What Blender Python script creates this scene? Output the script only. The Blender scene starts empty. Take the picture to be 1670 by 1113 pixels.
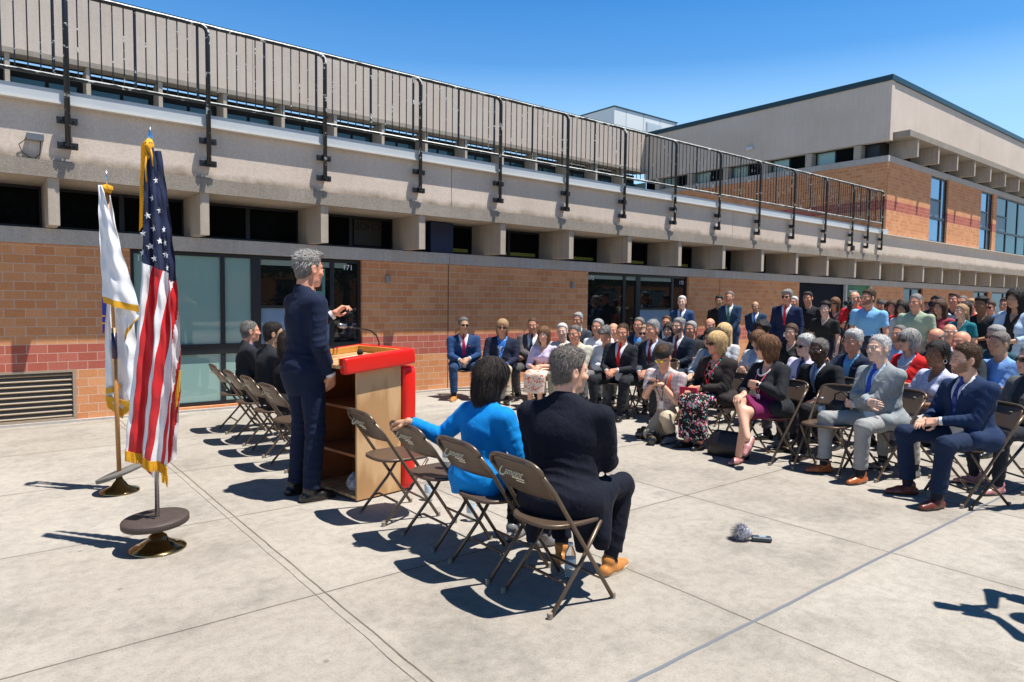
import bpy, math, random, time
import numpy as np
from mathutils import Matrix, Vector
T0 = time.time()
R = math.radians
S = bpy.context.scene
C = S.collection

# ------------------------------------------------------------------ camera
cam_d = bpy.data.cameras.new('camera'); cam = bpy.data.objects.new('camera', cam_d); C.objects.link(cam)
M3 = Matrix(((0.78313, 0.02709, -0.62127), (-0.62174, 0.05374, -0.78138), (0.01222, 0.99819, 0.05893)))
cam.matrix_world = Matrix.Translation((0, 0, 1.55)) @ M3.to_4x4()
cam_d.sensor_width = 36; cam_d.lens = 23.98; cam_d.clip_start = 0.05; cam_d.clip_end = 2000
S.camera = cam

# ------------------------------------------------------------------ world, sun, exposure
SUN = Vector((-0.205, 0.285, -1.0)).normalized()          # direction the light travels
el = math.asin(-SUN.z); az = math.atan2(-SUN.x, -SUN.y)
W = bpy.data.worlds.new('World'); S.world = W; W.use_nodes = True
nt = W.node_tree; bg = nt.nodes['Background']
sky = nt.nodes.new('ShaderNodeTexSky'); sky.sky_type = 'NISHITA'; sky.sun_disc = False
sky.sun_elevation = el; sky.sun_rotation = az; sky.air_density = 1.0; sky.dust_density = 0.6; sky.ozone_density = 2.2
sat = nt.nodes.new('ShaderNodeHueSaturation'); sat.inputs['Saturation'].default_value = 1.5; sat.inputs['Value'].default_value = 1.0; sat.inputs['Hue'].default_value = 0.487
nt.links.new(sky.outputs[0], sat.inputs['Color'])
# the air low over the horizon is paler and brighter
tcw = nt.nodes.new('ShaderNodeTexCoord'); sxw = nt.nodes.new('ShaderNodeSeparateXYZ'); nt.links.new(tcw.outputs['Generated'], sxw.inputs[0])
rw = nt.nodes.new('ShaderNodeValToRGB'); nt.links.new(sxw.outputs[2], rw.inputs[0])
for i_, (p_, v_) in enumerate([(0.0, 0.9), (0.14, 0.75), (0.25, 0.5), (0.32, 0.17), (0.45, 0.03)]):
    e_ = rw.color_ramp.elements[i_] if i_ < 2 else rw.color_ramp.elements.new(p_)
    e_.position = p_; e_.color = (v_, v_, v_, 1)
mw = nt.nodes.new('ShaderNodeMix'); mw.data_type = 'RGBA'; nt.links.new(rw.outputs[0], mw.inputs[0]); tint = nt.nodes.new('ShaderNodeMix'); tint.data_type = 'RGBA'; tint.blend_type = 'MULTIPLY'; tint.inputs[0].default_value = 1.0; tint.inputs[7].default_value = (0.28, 1.02, 1.42, 1)
nt.links.new(sat.outputs[0], tint.inputs[6]); nt.links.new(tint.outputs[2], mw.inputs[6]); mw.inputs[7].default_value = (5.6, 8.4, 10.8, 1)
# sky overhead, out of view, darkened to weaken its fill light
rz = nt.nodes.new('ShaderNodeValToRGB'); nt.links.new(sxw.outputs[2], rz.inputs[0])
for e_, (p_, v_) in zip(rz.color_ramp.elements, [(0.42, 1.0), (0.7, 0.3)]): e_.position = p_; e_.color = (v_, v_, v_, 1)
mz = nt.nodes.new('ShaderNodeMix'); mz.data_type = 'RGBA'; mz.blend_type = 'MULTIPLY'; mz.inputs[0].default_value = 1.0
nt.links.new(mw.outputs[2], mz.inputs[6]); nt.links.new(rz.outputs[0], mz.inputs[7]); nt.links.new(mz.outputs[2], bg.inputs[0])
bg.inputs[1].default_value = 0.08
sl = bpy.data.lights.new('sun', 'SUN'); sl.energy = 5.0; sl.angle = R(0.55); sl.color = (1.0, 0.95, 0.87)
so = bpy.data.objects.new('sun', sl); C.objects.link(so); so.rotation_euler = SUN.to_track_quat('-Z', 'Y').to_euler(); so.location = (0, -10, 40)
S.view_settings.view_transform = 'Standard'; S.view_settings.look = 'None'
S.view_settings.exposure = 0.6; S.view_settings.gamma = 1.0
S.render.engine = 'CYCLES'
S.cycles.max_bounces = 6; S.cycles.diffuse_bounces = 3; S.cycles.glossy_bounces = 3; S.cycles.transmission_bounces = 4
S.cycles.use_denoising = True

# ------------------------------------------------------------------ material helpers
MATS = {}
class NT:
    def __init__(s, m): s.t = m.node_tree; s.n = s.t.nodes; s.b = s.n['Principled BSDF']
    def add(s, ty, **kw):
        n = s.n.new(ty)
        for k, v in kw.items():
            if k in n.inputs: n.inputs[k].default_value = v
            else: setattr(n, k, v)
        return n
    def link(s, a, b): s.t.links.new(a, b)
    def coord(s, kind='Object', scale=None, rot=None):
        c = s.add('ShaderNodeTexCoord'); o = c.outputs[kind]
        if scale or rot:
            m = s.add('ShaderNodeMapping')
            if scale: m.inputs['Scale'].default_value = scale
            if rot: m.inputs['Rotation'].default_value = rot
            s.link(o, m.inputs[0]); o = m.outputs[0]
        return o
    def noise(s, vec, scale, detail=4, rough=0.55):
        n = s.add('ShaderNodeTexNoise'); n.inputs['Scale'].default_value = scale
        n.inputs['Detail'].default_value = detail; n.inputs['Roughness'].default_value = rough
        s.link(vec, n.inputs['Vector']); return n.outputs['Fac']
    def ramp(s, fac, stops):
        r = s.add('ShaderNodeValToRGB'); e = r.color_ramp.elements
        while len(e) < len(stops): e.new(0.5)
        for i, (p, c) in enumerate(stops):
            e[i].position = p; e[i].color = (c, c, c, 1) if isinstance(c, (int, float)) else (*c, 1)
        s.link(fac, r.inputs[0]); return r.outputs[0]
    def mix(s, fac, a, b, mode='MIX'):
        m = s.add('ShaderNodeMix', data_type='RGBA', blend_type=mode)
        for v, i in ((fac, 0), (a, 6), (b, 7)):
            if isinstance(v, (int, float)): m.inputs[i].default_value = v
            elif isinstance(v, tuple): m.inputs[i].default_value = (*v, 1)
            else: s.link(v, m.inputs[i])
        return m.outputs[2]
    def math(s, op, a, b=0.0, c=None):
        m = s.add('ShaderNodeMath', operation=op)
        for i, v in enumerate((a, b) if c is None else (a, b, c)):
            if isinstance(v, (int, float)): m.inputs[i].default_value = v
            else: s.link(v, m.inputs[i])
        return m.outputs[0]
    def bump(s, h, strength=0.3, dist=0.01, prev=None):
        b = s.add('ShaderNodeBump'); b.inputs['Strength'].default_value = strength; b.inputs['Distance'].default_value = dist
        s.link(h, b.inputs['Height'])
        if prev is not None: s.link(prev, b.inputs['Normal'])
        s.link(b.outputs[0], s.b.inputs['Normal']); return b.outputs[0]
def newmat(name, col=(0.5, 0.5, 0.5), rough=0.6, metal=0.0, spec=0.5):
    m = bpy.data.materials.new(name); m.use_nodes = True; t = NT(m)
    t.b.inputs['Base Color'].default_value = (*col, 1); t.b.inputs['Roughness'].default_value = rough
    t.b.inputs['Metallic'].default_value = metal; t.b.inputs['Specular IOR Level'].default_value = spec
    MATS[name] = m; return m, t
def simple(name, col, rough=0.5, metal=0.0, spec=0.5, var=0.15, nscale=20, bump=0.0):
    if name in MATS: return MATS[name]
    m, t = newmat(name, col, rough, metal, spec)
    c = t.coord(); n = t.noise(c, nscale)
    t.link(t.mix(n, tuple(x*(1-var) for x in col), tuple(min(1, x*(1+var)) for x in col)), t.b.inputs['Base Color'])
    if bump: t.bump(n, bump, 0.01)
    return m
def cloth(name, col, rough=0.85, weave=900, var=0.2):
    key = 'cloth_' + name
    if key in MATS: return MATS[key]
    m, t = newmat(key, col, rough, 0, 0.25)
    c = t.coord(); n = t.noise(c, 9, 5); f = t.noise(c, weave, 2)
    t.link(t.mix(n, tuple(x*(1-var) for x in col), tuple(min(1, x*(1+var)) for x in col)), t.b.inputs['Base Color'])
    rg_ = t.noise(t.coord('Object', (1, 1, 0.6)), 11, 3, 0.5); rg_ = t.math('ABSOLUTE', t.math('SUBTRACT', rg_, 0.5)); b1 = t.bump(t.math('POWER', rg_, 0.6), 0.28, 0.03); t.bump(f, 0.08, 0.002, b1)
    t.b.inputs['Sheen Weight'].default_value = 0.02; t.b.inputs['Sheen Roughness'].default_value = 0.4
    return m

def concrete(name, c1, c2, scale=1.0, streak=0.0, speck=0.25, bump=0.25):
    m, t = newmat(name, c1, 0.9, 0, 0.2)
    c = t.coord('Object')
    big = t.ramp(t.noise(c, 0.7*scale, 6, 0.6), [(0.3, 0.0), (0.75, 1.0)])
    col = t.mix(big, c1, c2)
    fine = t.noise(c, 60*scale, 3, 0.7)
    col = t.mix(speck, col, t.ramp(fine, [(0.32, 0.25), (0.5, 0.75), (0.7, 1.0)]), 'MULTIPLY')
    if streak:
        st = t.noise(t.coord('Object', (6, 6, 0.35)), 2.2, 5, 0.6)
        col = t.mix(streak, col, t.ramp(st, [(0.35, 0.45), (0.62, 1.0)]), 'MULTIPLY')
    t.link(col, t.b.inputs['Base Color'])
    b = t.bump(fine, bump, 0.006); t.bump(t.noise(c, 7*scale, 4), 0.12, 0.03, b)
    return m

# ------------------------------------------------------------------ mesh helpers
def link_mesh(name, verts, faces, mat, parent=None, smooth=False, mats=None, midx=None):
    me = bpy.data.meshes.new(name); me.from_pydata([tuple(v) for v in verts], [], [tuple(f) for f in faces]); me.update()
    for m in (mats or [mat]): me.materials.append(m)
    if midx is not None: me.polygons.foreach_set('material_index', np.asarray(midx, dtype=np.int32))
    if smooth: me.shade_smooth()
    o = bpy.data.objects.new(name, me); C.objects.link(o)
    if parent is not None: o.parent = parent
    return o
class MB:
    def __init__(s): s.v = []; s.f = []; s.m = []; s.cur = 0
    def add(s, v, f):
        n = len(s.v); s.v += [tuple(map(float, p)) for p in v]; s.f += [tuple(i+n for i in q) for q in f]; s.m += [s.cur]*len(f); return s
    def box(s, x0, x1, y0, y1, z0, z1):
        v = [(x, y, z) for x in (x0, x1) for y in (y0, y1) for z in (z0, z1)]
        return s.add(v, [(0, 1, 3, 2), (4, 6, 7, 5), (0, 4, 5, 1), (2, 3, 7, 6), (0, 2, 6, 4), (1, 5, 7, 3)])
    def bbox(s, x0, x1, y0, y1, z0, z1, b=0.004):
        # box with chamfered edges
        v = []; ax = ((x0, x1), (y0, y1), (z0, z1))
        idx = {}
        for i in range(2):
            for j in range(2):
                for k in range(2):
                    c = [ax[0][i], ax[1][j], ax[2][k]]; sg = [1-2*i, 1-2*j, 1-2*k]
                    for a in range(3):
                        p = [c[q] + (0 if q == a else sg[q]*b) for q in range(3)]
                        idx[(i, j, k, a)] = len(v); v.append(p)
        f = []
        for a in range(3):
            o = [q for q in range(3) if q != a]
            for sd in range(2):
                q4 = []
                for (u, w) in ((0, 0), (1, 0), (1, 1), (0, 1)):
                    key = [0, 0, 0]; key[a] = sd; key[o[0]] = u; key[o[1]] = w; q4.append(idx[(*key, a)])
                f.append(tuple(q4))
            for u in range(2):
                for w in range(2):
                    k0 = [0, 0, 0]; k1 = [0, 0, 0]; k0[a] = 0; k1[a] = 1
                    k0[o[0]] = k1[o[0]] = u; k0[o[1]] = k1[o[1]] = w
                    f.append((idx[(*k0, o[0])], idx[(*k1, o[0])], idx[(*k1, o[1])], idx[(*k0, o[1])]))
        for i in range(2):
            for j in range(2):
                for k in range(2): f.append((idx[(i, j, k, 0)], idx[(i, j, k, 1)], idx[(i, j, k, 2)]))
        return s.add(v, f)
    def prism(s, pts, ax, a, b):
        # polygon pts in the two other axes, extruded along axis ax from a to b
        n = len(pts); v = []
        for t in (a, b):
            for (p, q) in pts: v.append({0: (t, p, q), 1: (p, t, q), 2: (p, q, t)}[ax])
        return s.add(v, [tuple(range(n))[::-1], tuple(range(n, 2*n))] + [(i, (i+1) % n, n+(i+1) % n, n+i) for i in range(n)])
    def tube(s, pts, r, n=8, cap=True):
        pts = [np.array(p, float) for p in pts]; rs = r if isinstance(r, (list, tuple)) else [r]*len(pts)
        rings = []; prev = None
        for i, p in enumerate(pts):
            d = (pts[min(i+1, len(pts)-1)] - pts[max(i-1, 0)]); d /= (np.linalg.norm(d) + 1e-9)
            if prev is None:
                u = np.cross(d, (0, 0, 1) if abs(d[2]) < 0.9 else (1, 0, 0))
            else: u = prev - d*np.dot(prev, d)
            u /= (np.linalg.norm(u) + 1e-9); w = np.cross(d, u); prev = u
            rings.append([p + rs[i]*(math.cos(2*math.pi*k/n)*u + math.sin(2*math.pi*k/n)*w) for k in range(n)])
        v = [q for g in rings for q in g]; f = []
        for i in range(len(pts)-1):
            for k in range(n): f.append((i*n+k, i*n+(k+1) % n, (i+1)*n+(k+1) % n, (i+1)*n+k))
        if cap: f += [tuple(range(n))[::-1], tuple(range((len(pts)-1)*n, len(pts)*n))]
        return s.add(v, f)
    def lathe(s, prof, n=32, c=(0, 0, 0), ax=2):
        v = []; f = []
        for (r, h) in prof:
            for k in range(n):
                a = 2*math.pi*k/n; p = (r*math.cos(a), r*math.sin(a), h)
                if ax == 0: p = (p[2], p[0], p[1])
                if ax == 1: p = (p[0], p[2], p[1])
                v.append((c[0]+p[0], c[1]+p[1], c[2]+p[2]))
        for i in range(len(prof)-1):
            for k in range(n): f.append((i*n+k, i*n+(k+1) % n, (i+1)*n+(k+1) % n, (i+1)*n+k))
        f += [tuple(range(n))[::-1], tuple(range((len(prof)-1)*n, len(prof)*n))]
        return s.add(v, f)
    def build(s, name, mat, parent=None, smooth=False, mats=None):
        return link_mesh(name, s.v, s.f, mat, parent, smooth, mats, s.m if mats else None)
def empty(name, label, cat, loc=(0, 0, 0), rz=0, group=None, kind=None):
    o = bpy.data.objects.new(name, None); C.objects.link(o); o.location = loc; o.rotation_euler = (0, 0, rz); o.empty_display_size = 0.1
    return tag(o, label, cat, group, kind)
def tag(o, label=None, cat=None, group=None, kind=None):
    for k, v in (('label', label), ('category', cat), ('group', group), ('kind', kind)):
        if v: o[k] = v
    return o
def copy_tree(o, parent=None):
    c = o.copy(); C.objects.link(c); c.parent = parent
    for ch in o.children: copy_tree(ch, c)
    return c
def text(name, body, size, mat, parent, loc, rot, ext=0.001, mirror=False):
    cu = bpy.data.curves.new(name, 'FONT'); cu.body = body; cu.size = size; cu.extrude = ext
    cu.align_x = 'CENTER'; cu.align_y = 'CENTER'; cu.materials.append(mat); cu.resolution_u = 3
    o = bpy.data.objects.new(name, cu); C.objects.link(o); o.parent = parent; o.location = loc; o.rotation_euler = rot
    if mirror: o.scale = (-1, 1, 1)
    return o
# ------------------------------------------------------------------ ground: one concrete sheet with joints
m, t = newmat('plaza_concrete', (0.5, 0.46, 0.41), 0.88, 0, 0.25)
c = t.coord('Object'); sep = t.add('ShaderNodeSeparateXYZ'); t.link(c, sep.inputs[0])
wob = t.math('MULTIPLY', t.math('SUBTRACT', t.noise(c, 3.0, 3), 0.5), 0.02)
def joint(axis, spacing, off, width):
    v = t.math('ADD', sep.outputs[axis], wob)
    u = t.math('FRACT', t.math('ADD', t.math('DIVIDE', t.math('SUBTRACT', v, off), spacing), 100.5))
    d = t.math('MULTIPLY', t.math('ABSOLUTE', t.math('SUBTRACT', u, 0.5)), spacing)
    return t.math('LESS_THAN', d, width), d
def single(axis, off, width):
    v = t.math('ADD', sep.outputs[axis], wob)
    d = t.math('ABSOLUTE', t.math('SUBTRACT', v, off))
    return t.math('LESS_THAN', d, width), d
jx, dx = joint(0, 1.53, 1.43, 0.005); jy, dy = joint(1, 1.565, 3.36, 0.005)
sx1, sdx1 = single(0, 1.43-0.05, 0.003); _, sdx2 = single(0, 1.43, 0.045); band = t.math('LESS_THAN', sdx2, 0.05)
seal, _ = single(1, 1.80, 0.011)
slab = t.add('ShaderNodeTexVoronoi')    # slab to slab tone
cell = t.add('ShaderNodeCombineXYZ')
t.link(t.math('FLOOR', t.math('DIVIDE', t.math('SUBTRACT', sep.outputs[0], 1.43), 1.53)), cell.inputs[0])
t.link(t.math('FLOOR', t.math('DIVIDE', t.math('SUBTRACT', sep.outputs[1], 3.36), 1.565)), cell.inputs[1])
wn = t.add('ShaderNodeTexWhiteNoise', noise_dimensions='3D'); t.link(cell.outputs[0], wn.inputs[0])
big = t.ramp(t.noise(c, 0.55, 7, 0.62), [(0.3, 0.0), (0.7, 1.0)])
col = t.mix(big, (0.30, 0.268, 0.228), (0.425, 0.388, 0.338))
stn = t.ramp(t.noise(c, 1.4, 8, 0.72), [(0.36, 0.55), (0.5, 1.0)]); col = t.mix(0.6, col, stn, 'MULTIPLY')
col = t.mix(0.12, col, t.mix(wn.outputs[0], (0.35, 0.33, 0.3), (0.75, 0.72, 0.68)))
fine = t.noise(c, 95, 3, 0.75)
col = t.mix(0.55, col, t.ramp(fine, [(0.30, 0.35), (0.43, 0.85), (0.56, 1.0)]), 'MULTIPLY')
mid = t.noise(c, 14, 6, 0.7); col = t.mix(0.4, col, t.ramp(mid, [(0.32, 0.5), (0.58, 1.0)]), 'MULTIPLY')
spots = t.add('ShaderNodeTexVoronoi'); spots.inputs['Scale'].default_value = 2.3; t.link(c, spots.inputs['Vector'])
spot = t.math('LESS_THAN', spots.outputs['Distance'], t.math('MULTIPLY', t.noise(c, 1.7), 0.06))
col = t.mix(t.math('MULTIPLY', spot, 0.55), col, (0.12, 0.11, 0.10))
col = t.mix(t.math('MULTIPLY', band, 0.10), col, (0.5, 0.46, 0.40))
dark = t.math('MAXIMUM', t.math('MAXIMUM', jx, jy), sx1)
soft = t.math('SUBTRACT', 1.0, t.math('MINIMUM', t.math('MULTIPLY', t.math('MINIMUM', dx, dy), 18), 1.0))
col = t.mix(t.math('MULTIPLY', soft, t.math('MULTIPLY', mid, 0.45)), col, (0.25, 0.22, 0.18))
crk = t.math('MULTIPLY', dark, t.math('ADD', 0.35, t.math('MULTIPLY', t.noise(c, 5), 0.9)))
col = t.mix(crk, col, (0.07, 0.06, 0.05)); col = t.mix(t.math('MULTIPLY', seal, 0.9), col, (0.15, 0.165, 0.19))
t.link(col, t.b.inputs['Base Color'])
b = t.bump(fine, 0.35, 0.004); b = t.bump(t.math('SUBTRACT', 1.0, dark), 0.6, 0.006, b); t.bump(mid, 0.25, 0.01, b)
g = MB(); g.add([(-300, -300, 0), (300, -300, 0), (300, 300, 0), (-300, 300, 0)], [(0, 1, 2, 3)])
tag(g.build('ground', m), kind='structure')

# ------------------------------------------------------------------ building materials
m, t = newmat('brick', (0.4, 0.2, 0.1), 0.85, 0, 0.25)
c = t.coord('Object'); sep = t.add('ShaderNodeSeparateXYZ'); t.link(c, sep.inputs[0])
geo = t.add('ShaderNodeNewGeometry'); sn = t.add('ShaderNodeSeparateXYZ'); t.link(geo.outputs['True Normal'], sn.inputs[0])
isx = t.math('GREATER_THAN', t.math('ABSOLUTE', sn.outputs[0]), 0.5)
uu = t.math('ADD', t.math('MULTIPLY', isx, sep.outputs[1]), t.math('MULTIPLY', t.math('SUBTRACT', 1.0, isx), sep.outputs[0]))
cmb = t.add('ShaderNodeCombineXYZ'); t.link(uu, cmb.inputs[0]); t.link(sep.outputs[2], cmb.inputs[1])
def bricknode(c1, c2, mo):
    b = t.add('ShaderNodeTexBrick'); t.link(cmb.outputs[0], b.inputs['Vector'])
    b.inputs['Color1'].default_value = (*c1, 1); b.inputs['Color2'].default_value = (*c2, 1); b.inputs['Mortar'].default_value = (*mo, 1)
    b.inputs['Scale'].default_value = 1.0; b.inputs['Brick Width'].default_value = 0.205; b.inputs['Row Height'].default_value = 0.1065
    b.inputs['Mortar Size'].default_value = 0.0042; b.inputs['Mortar Smooth'].default_value = 0.15; b.inputs['Bias'].default_value = -0.15
    b.offset = 0.5; return b
b1 = bricknode((0.66, 0.27, 0.115), (0.78, 0.38, 0.18), (0.70, 0.54, 0.42)); b2 = bricknode((0.46, 0.12, 0.08), (0.54, 0.17, 0.12), (0.62, 0.42, 0.33))
z = sep.outputs[2]
def zone(a, bb): return t.math('MULTIPLY', t.math('GREATER_THAN', z, a), t.math('LESS_THAN', z, bb))
red = t.math('MAXIMUM', zone(0.642, 0.961), zone(4.475, 4.795))
col = t.mix(red, b1.outputs[0], b2.outputs[0])
col = t.mix(0.35, col, t.ramp(t.noise(c, 38, 5, 0.75), [(0.3, 0.45), (0.6, 1.0)]), 'MULTIPLY')
col = t.mix(0.35, col, t.ramp(t.noise(c, 0.9, 4), [(0.3, 0.75), (0.7, 1.0)]), 'MULTIPLY')
jt = t.math('LESS_THAN', t.math('ABSOLUTE', t.math('SUBTRACT', t.math('FRACT', t.math('DIVIDE', t.math('SUBTRACT', uu, 6.43-3.91), 7.82)), 0.5)), 0.0012)
col = t.mix(t.math('MULTIPLY', jt, t.math('SUBTRACT', 1, isx)), col, (0.12, 0.05, 0.04))
t.link(col, t.b.inputs['Base Color'])
bb_ = t.bump(t.math('SUBTRACT', 1.0, b1.outputs['Fac']), 0.6, 0.006); t.bump(t.noise(c, 60, 3), 0.3, 0.004, bb_)
BRICK = m
PREC = concrete('precast_panel', (0.64, 0.53, 0.44), (0.74, 0.63, 0.54), 1.0, 0.10, 0.3)
# dirt that collects along the foot of the panels
t = NT(PREC); c = t.coord('Object'); sep = t.add('ShaderNodeSeparateXYZ'); t.link(c, sep.inputs[0])
old = t.b.inputs['Base Color'].links[0].from_socket
hgt = t.math('MULTIPLY', t.math('SUBTRACT', sep.outputs[2], 3.06), 5.5)
dn = t.math('MULTIPLY', t.noise(c, 2.4, 6, 0.7), 1.5)
msk = t.math('MULTIPLY', t.math('MAXIMUM', 0, t.math('SUBTRACT', t.math('SUBTRACT', dn, 0.15), t.math('MAXIMUM', hgt, 0))), t.math('LESS_THAN', sep.outputs[2], 3.6))
t.link(t.mix(t.math('MINIMUM', msk, 0.85), old, (0.12, 0.085, 0.04)), t.b.inputs['Base Color'])
AGG = concrete('exposed_aggregate', (0.36, 0.31, 0.255), (0.47, 0.41, 0.35), 2.2, 0.15, 0.8, 0.6)
LINT = concrete('lintel_stone', (0.52, 0.48, 0.44), (0.6, 0.56, 0.52), 1.4, 0.2, 0.5)
FIN = concrete('fin_concrete', (0.5, 0.41, 0.33), (0.58, 0.5, 0.41), 1.5, 0.25, 0.5)
DARK = simple('window_frame_black', (0.012, 0.014, 0.018), 0.4, 0, 0.5)
CAP = simple('parapet_flashing', (0.50, 0.53, 0.55), 0.4, 0.0, 0.5, 0.08, 3)
TEALCAP = simple('roof_edge_green', (0.008, 0.035, 0.045), 0.35, 0.0, 0.5, 0.1, 3)
DRIP = simple('drip_edge', (0.62, 0.6, 0.55), 0.5)
def glass(name, col, spec=0.7, rough=0.02):
    m, t = newmat(name, col, rough, 0, spec); t.b.inputs['IOR'].default_value = 1.6 if spec > 0.2 else 1.15
    n = t.noise(t.coord(), 1.1, 2); t.bump(n, 0.03, 0.02)
    return m
GD = glass('glass_dark_room', (0.006, 0.008, 0.009)); GT = glass('glass_over_teal_blind', (0.24, 0.38, 0.35))
GM, t = newmat('glass_mirror_blue', (0.22, 0.34, 0.48), 0.03, 0.85, 0.8)
GU = glass('glass_upper_teal', (0.01, 0.06, 0.075), 0.5)
GB = glass('glass_over_board', (0.20, 0.30, 0.42)); GG = glass('glass_clerestory', (0.006, 0.007, 0.007), 0.12)
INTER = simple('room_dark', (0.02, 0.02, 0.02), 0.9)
LITE = simple('room_desk_light', (0.35, 0.33, 0.05), 0.7)

# ------------------------------------------------------------------ main building (ground-floor wing and the two-storey block on its right)
YW, YF, YG = 9.86, 9.36, 10.25        # brick face, fin fronts, clerestory glass
B = empty('school_building', 'long tan brick school building with concrete fins and parapet along the plaza', 'building', (0, YW, 0))
def bp(mb, name, mat, parent=None, mats=None, label=None):
    mb.v = [(x, y-YW, z) for x, y, z in mb.v]
    o = mb.build(name, mat, parent or B, mats=mats)
    if label: o['label'] = label
    return o
# openings in the brick: (x0,x1,z0)
opens = [(1.615, 4.83, 0.06), (9.78, 13.05, 0.06), (17.95, 22.3, 0.0), (24.7, 26.3, 0.0), (31.2, 32.9, 0.0), (33.3, 44, 0.0)]
w = MB(); x = -12.0
louv = (-2.4, 1.0, 0.03, 0.645)
for (a, b_, z0) in opens:
    if x < 0:
        w.box(x, louv[0], YW, YW+0.4, 0, 2.155); w.box(louv[0], louv[1], YW, YW+0.4, louv[3], 2.155); w.box(louv[1], a, YW, YW+0.4, 0, 2.155)
    else: w.box(x, a, YW, YW+0.4, 0, 2.155)
    if z0: w.box(a, b_, YW-0.004, YW+0.4, -0.05, z0-0.002)
    x = b_; bp(w, 'brick_wall', BRICK); w = MB()
w.box(44, 60, YW, YW+0.4, 0, 2.155)
o = bp(w, 'brick_wall', BRICK)
k = MB(); k.box(-12, 60, YW-0.05, YW+0.02, 0, 0.028); bp(k, 'wall_kerb', LINT)
# lintel pieces
k = MB(); xs = [-12] + [6.43+7.82*i for i in range(-2, 6)] + [60]; xs = [v for v in xs if -12 <= v <= 60]
xs = sorted(set(xs))
for a, b_ in zip(xs, xs[1:]): k.box(a+0.004, b_-0.004, YW-0.04, YG+0.1, 2.157, 2.34)
bp(k, 'lintel', LINT)
# clerestory: black frame, glass behind the fins
k = MB(); k.box(-12, 60, YG-0.02, YG+0.06, 2.342, 2.40); k.box(-12, 60, YG-0.02, YG+0.06, 2.84, 2.90)
FX = [0.78 + 1.61*i for i in range(-4, 25)]
for fx in FX:
    k.box(fx-0.08, fx+0.08, YG-0.03, YG+0.06, 2.40, 2.84); k.box(fx+0.78, fx+0.84, YG-0.02, YG+0.05, 2.40, 2.84)
fr = bp(k, 'clerestory_frame', DARK)
for i, fx in enumerate(FX):
    for a, b_ in ((fx+0.08, fx+0.78), (fx+0.84, fx+1.53)):
        g = MB(); g.box(a, b_, YG+0.01, YG+0.03, 2.40, 2.84); bp(g, 'window_pane', GG)
for fx in (5.6, 7.2, 8.8, 10.4, 12.0, 13.6): k = MB(); k.box(fx+0.5, fx+1.5, YG-0.004, YG+0.005, 2.41, 2.47); bp(k, 'inside_worktop', LITE)
k = MB(); k.box(4.87, 5.36, YG-0.006, YG+0.004, 2.42, 2.83); bp(k, 'painted_reflection', simple('painted_reflection_brown', (0.022, 0.02, 0.015), 0.4))  # reflection of the sign opposite, painted as a brown panel on the glass
text('lettering', 'CHOL', 0.17, simple('reflected_letters_black', (0.002, 0.002, 0.002), 0.6), B, (5.11, YG-YW-0.012, 2.72), (R(90), 0, 0), 0.001, True)  # mirrored letters belonging to the painted sign reflection
k = MB(); k.box(6.1, 6.55, YG-0.35, YG-0.03, 2.35, 2.86); bp(k, 'blue_panel', simple('navy_panel', (0.012, 0.02, 0.06), 0.5))
# fins
for fx in FX:
    k = MB(); ww = 0.055
    # profile in (y,z): square front, foot sloping up to the back, slight taper in width
    k.prism([(YF, 2.345), (YF, 2.875), (YG-0.03, 2.875), (YG-0.03, 2.352), (YF+0.3, 2.35)], 0, fx-ww, fx+ww)
    bp(k, 'fin', FIN)
# soffit slab, edge beam, parapet panels, flashing
k = MB(); k.box(-12, 60, YF+0.02, YG+0.3, 2.877, 3.0); bp(k, 'soffit', FIN)
k = MB(); k.box(-12, 60, YF-0.035, YF+0.018, 2.875, 3.06); bp(k, 'edge_beam', AGG)
PX = [-7.9, -1.66, 6.16, 13.98, 21.8, 29.6, 37.4, 45.2, 60]
for a, b_ in zip(PX, PX[1:]):
    k = MB(); k.box(a+0.006, b_-0.006, YF+0.01, YF+0.25, 3.062, 3.70); bp(k, 'parapet_panel', PREC)
k = MB(); k.box(-12, 21.98, YF-0.07, YF+0.35, 3.715, 3.85); k.box(-12, 60, YF-0.004, YF+0.28, 3.701, 3.714); bp(k, 'parapet_flashing', CAP)
k = MB(); k.box(-12, 60, YF-0.085, YF+0.0, 3.695, 3.716); bp(k, 'drip_edge', DRIP)
k = MB(); k.box(-12, 22.04, YF+0.3, 19.0, 3.3, 3.6); k.box(22.04, 60, YG+0.35, 24, 3.0, 3.6); bp(k, 'roof_deck', simple('roof_membrane', (0.25, 0.24, 0.22), 0.9))
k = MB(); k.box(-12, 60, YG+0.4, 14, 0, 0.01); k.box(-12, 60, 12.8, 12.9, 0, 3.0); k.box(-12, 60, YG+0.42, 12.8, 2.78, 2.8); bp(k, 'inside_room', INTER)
# ground-floor windows
def window(x0, x1, z0, z1, vbars, hbars, panes, parent=None, y=None, d=0.06):
    y = YW+0.09 if y is None else y
    f = MB(); e = 0.05
    f.box(x0, x1, y-d/2, y+d/2, z0, z0+e); f.box(x0, x1, y-d/2, y+d/2, z1-e, z1)
    f.box(x0, x0+e, y-d/2-.002, y+d/2, z0+e, z1-e); f.box(x1-e, x1, y-d/2-.002, y+d/2, z0+e, z1-e)
    for (a, b_) in vbars: f.box(a, b_, y-d/2-.004, y+d/2, z0+e, z1-e)
    for (a, b_, za, zb) in hbars: f.box(a, b_, y-d/2-.01, y+d/2+.002, za, zb)
    fo = bp(f, 'window', DARK)
    for (a, b_, za, zb, m_) in panes:
        g = MB(); g.box(a, b_, y-.004, y+.004, za, zb); o = bp(g, 'pane', m_, fo)
    return fo
TW = simple('white_signwriting', (0.75, 0.8, 0.8), 0.6)
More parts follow.
